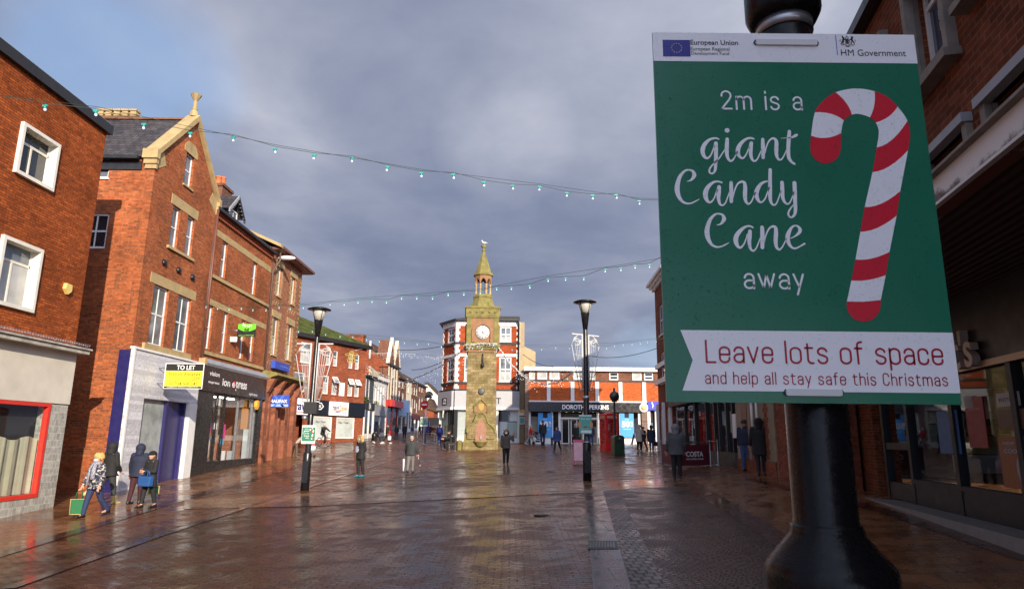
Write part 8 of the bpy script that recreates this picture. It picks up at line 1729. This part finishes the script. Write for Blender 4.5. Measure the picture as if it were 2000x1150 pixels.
# far street
person('person in black with a hood and white trainers walking right by the white framed shop', 738, 866, 829, 96, BLKC, BLKP, SHW, Y=60, hem=.47, legs=((22, 6), (-24, 18)), hood=BLKC, puff=1.1)
a = person('person in black carrying a white bag, just right of the hooded walker', 755, 865, 827, 92, BLKC, BLKP, SHW, Y=60.5, hem=.5, legs=((24, 6), (-22, 14)), hair=BROWNH)
bagthing('carrier_bag', 'white carrier bag held by the walker in black near the red shop', held(a[0], a[3], 92, a[1], 0)+Vector((.15, -.1, .05)), .3, .14, .34, PLW, PLW, 0, .1)
person('person in a dark jacket and jeans in front of the bright red shop', 774, 855, 829, 170, CHAR, JEAN, SHB, Y=71, hair=BROWNH)
person('auburn-haired woman in a dark coat walking down the far street towards the viewer', 789.5, 857, 827, 5, NAVYC, BLKP, SHB, Y=70, hem=.40, hair=REDH, hairs='long', legs=((10, 4), (-10, 8)))
person('person in a slate jacket and pale trousers walking away up the far street', 804.5, 852, 830.5, 178, cloth('slate', (.05, .055, .075)), LGREY, SHW, Y=80, hair=BROWNH)
person('figure in black in front of the end terrace, left of the thin sign pole', 819, 851, 830, 150, BLKC, BLKP, SHB, Y=84, hair=BROWNH)
person('figure in a dark plum coat under the black awning', 840, 852, 829, 20, cloth('plum', (.03, .012, .025)), BLKP, SHB, Y=80, hair=BROWNH)
person('person in a blue coat with a backpack walking away by the corner shop', 858, 866, 828, 176, ROYAL, cloth('blue_trousers', (.03, .05, .25)), SHB, Y=58.5, hem=.45, hair=BROWNH, legs=((6, 3), (-4, 4)))
q = at(858, 842, 58.2); T = thing('backpack', 'blue backpack on the person walking by the corner shop', 'backpack', (q.x, q.y, q.z-.28)); m = MB(); m.ell((0, 0, .26), (.17, .10, .26), pm('backpack_blue', (.04, .08, .35), .6), 14, 8); m.build('pack', T); m = MB(); m.ell((0, -.09, .18), (.12, .05, .12), pm('backpack_pocket', (.03, .05, .22), .6), 12, 6); m.build('pocket', T)
p = at(831, 849, 88); T = thing('windbreak', 'dark blue canvas windbreak beside the black awning', 'barrier', (p.x, p.y, G(p.x, p.y))); m = MB(); m.box(-.45, .45, -.01, .01, .1, 1.5, pm('windbreak_blue', (.015, .02, .16), .6)); m.build('canvas', T); m = MB(); m.tube([(-.46, 0, 0), (-.46, 0, 1.55)], .02, STEEL, 6); m.tube([(.46, 0, 0), (.46, 0, 1.55)], .02, STEEL, 6); m.build('post', T)
# seated person
bo_ = bpy.data.objects['bench']; bl = bo_.location
person('man in black with a cap sitting on the bench by the tower', 892, 876, 838, -75, BLKC, BLKP, SHB, hem=.52, legs=((84, 82), (80, 92)), arms=((35, 8, 50, 15), (35, 8, 50, 15)), lean=12, base=0, H=1.74, loc=(bl.x+.03, bl.y, bl.z+.52-.515*1.74), hair=GREYH, hat=BLKC)
# buggy group
person('person in a bright red jacket and grey trousers pushing a buggy', 1036, 865, 829, 88, REDC, LGREY, SHW, Y=57.5, hem=.5, legs=((26, 8), (-26, 14)), arms=((45, 6, 25), (45, 6, 25)), hair=GREYH)
p = at(1052, 866, 57.2); T = thing('pushchair', 'black folding pushchair in front of the sale poster', 'pushchair', (p.x, p.y, G(p.x, p.y)), radians(90)); m = MB()
for s in (-.24, .24): m.tube([(s, .48, 1.02), (s, .1, .62), (s, -.35, .12)], .02, LEAD, 6); m.tube([(s, .42, .12), (s, -.05, .70)], .02, LEAD, 6)
m.tube([(-.24, .48, 1.02), (.24, .48, 1.02)], .02, BLACKP, 6); m.build('frame', T); m = MB(); m.prism([(-.25, .40), (.15, .40), (.36, .85), (.30, .88), (.10, .50), (-.25, .47)], -.22, .22, BLKC, axis='x'); m.build('seat', T); m = MB(); m.ell((0, .22, .78), (.24, .30, .30), BLKC, 14, 8, .1, 1); m.build('hood', T); m = MB(); m.box(-.2, .2, -.1, .25, .2, .34, BLKC); m.build('basket', T)
for s in (-.26, .26):
    for y in (-.36, .42): m = MB(); m.tube([(s-.025, y, .13), (s+.025, y, .13)], .13, TY_, 14); m.build('wheel', T)
person('man in a black jacket standing in front of the left sale poster', 1060, 864, 821, 178, BLKC, NAVYC, SHB, Y=56.5, hair=BROWNH)
person('person in a blue hooded raincoat striding in front of the fashion store', 1088, 883, 833, -35, BLUEC, BLKP, SHB, hem=.42, legs=((18, 6), (-22, 12)), hood=BLUEC, puff=1.1)
person('woman in black with a pale raised hood in the fashion store doorway', 1125, 862, 827, -10, BLKC, BLKP, SHB, Y=54, hem=.25, hood=cloth('pale_hood', (.45, .43, .40)), puff=1.1, legs=((2, 0), (-2, 0)))
person('person in jeans mostly hidden behind the teal sign', 1155, 863, 828, 170, NAVYC, JEAN, SHBR, Y=54, hair=BROWNH)
person('person in a long cream hooded coat and white trainers by the blue fascia shop', 1249, 882, 829, 125, CREAMC, BLKP, SHW, Y=42.5, hem=.36, hood=CREAMC, legs=((4, 2), (-4, 2)), arms=((30, 6, 50), (20, 6, 50)))
person('figure in black close behind the cream coat', 1257, 878, 833, -60, BLKC, BLKP, SHB, Y=44, hair=BROWNH, hem=.4)
a = person('person in a navy coat with fur collar walking away near the blue fascia shop', 1273, 882, 830, 178, NAVYC, JEAN, SHTAN, Y=42, hem=.36, hair=BROWNH, hairs='bob', legs=((5, 3), (-4, 3)), puff=1.08)
hp = held(a[0], a[3], 178, a[1], 0); bagthing('handbag', 'black handbag of the person in the navy coat', hp+Vector((0, 0, .05)), .34, .14, .26, BLKC, BLKC, 0, .12)
person('man in a grey coat with the hood up walking away beside the cafe barrier', 1323, 936, 829, 172, GREYC, BLKP, SHB, hem=.44, legs=((5, 3), (-3, 4)), arms=((6, 12, 22), (6, 12, 22)), hood=cloth('grey_hood', (.16, .155, .155)), puff=1.14)
person('man in a navy jacket, dark beanie and jeans waiting by the stone pier', 1459, 919, 820, 140, NAVYC, JEAN, SHBR, hem=.50, legs=((2, 0), (-2, 0)), arms=((4, 8, 10), (4, 8, 10)), hat=NAVYC, puff=1.1)
person('person in a long black coat with the hood up, right of the man in jeans', 1488, 927, 817, 165, BLKC, BLKP, SHB, hem=.34, legs=((6, 2), (-8, 4)), arms=((25, 8, 60, 10), (10, 10, 20)), hood=FURB, puff=1.08)
for q in bpy.data.objects:
    if '_h' in q: del q['_h']
SC.cycles.max_bounces = 8; SC.cycles.transparent_max_bounces = 12
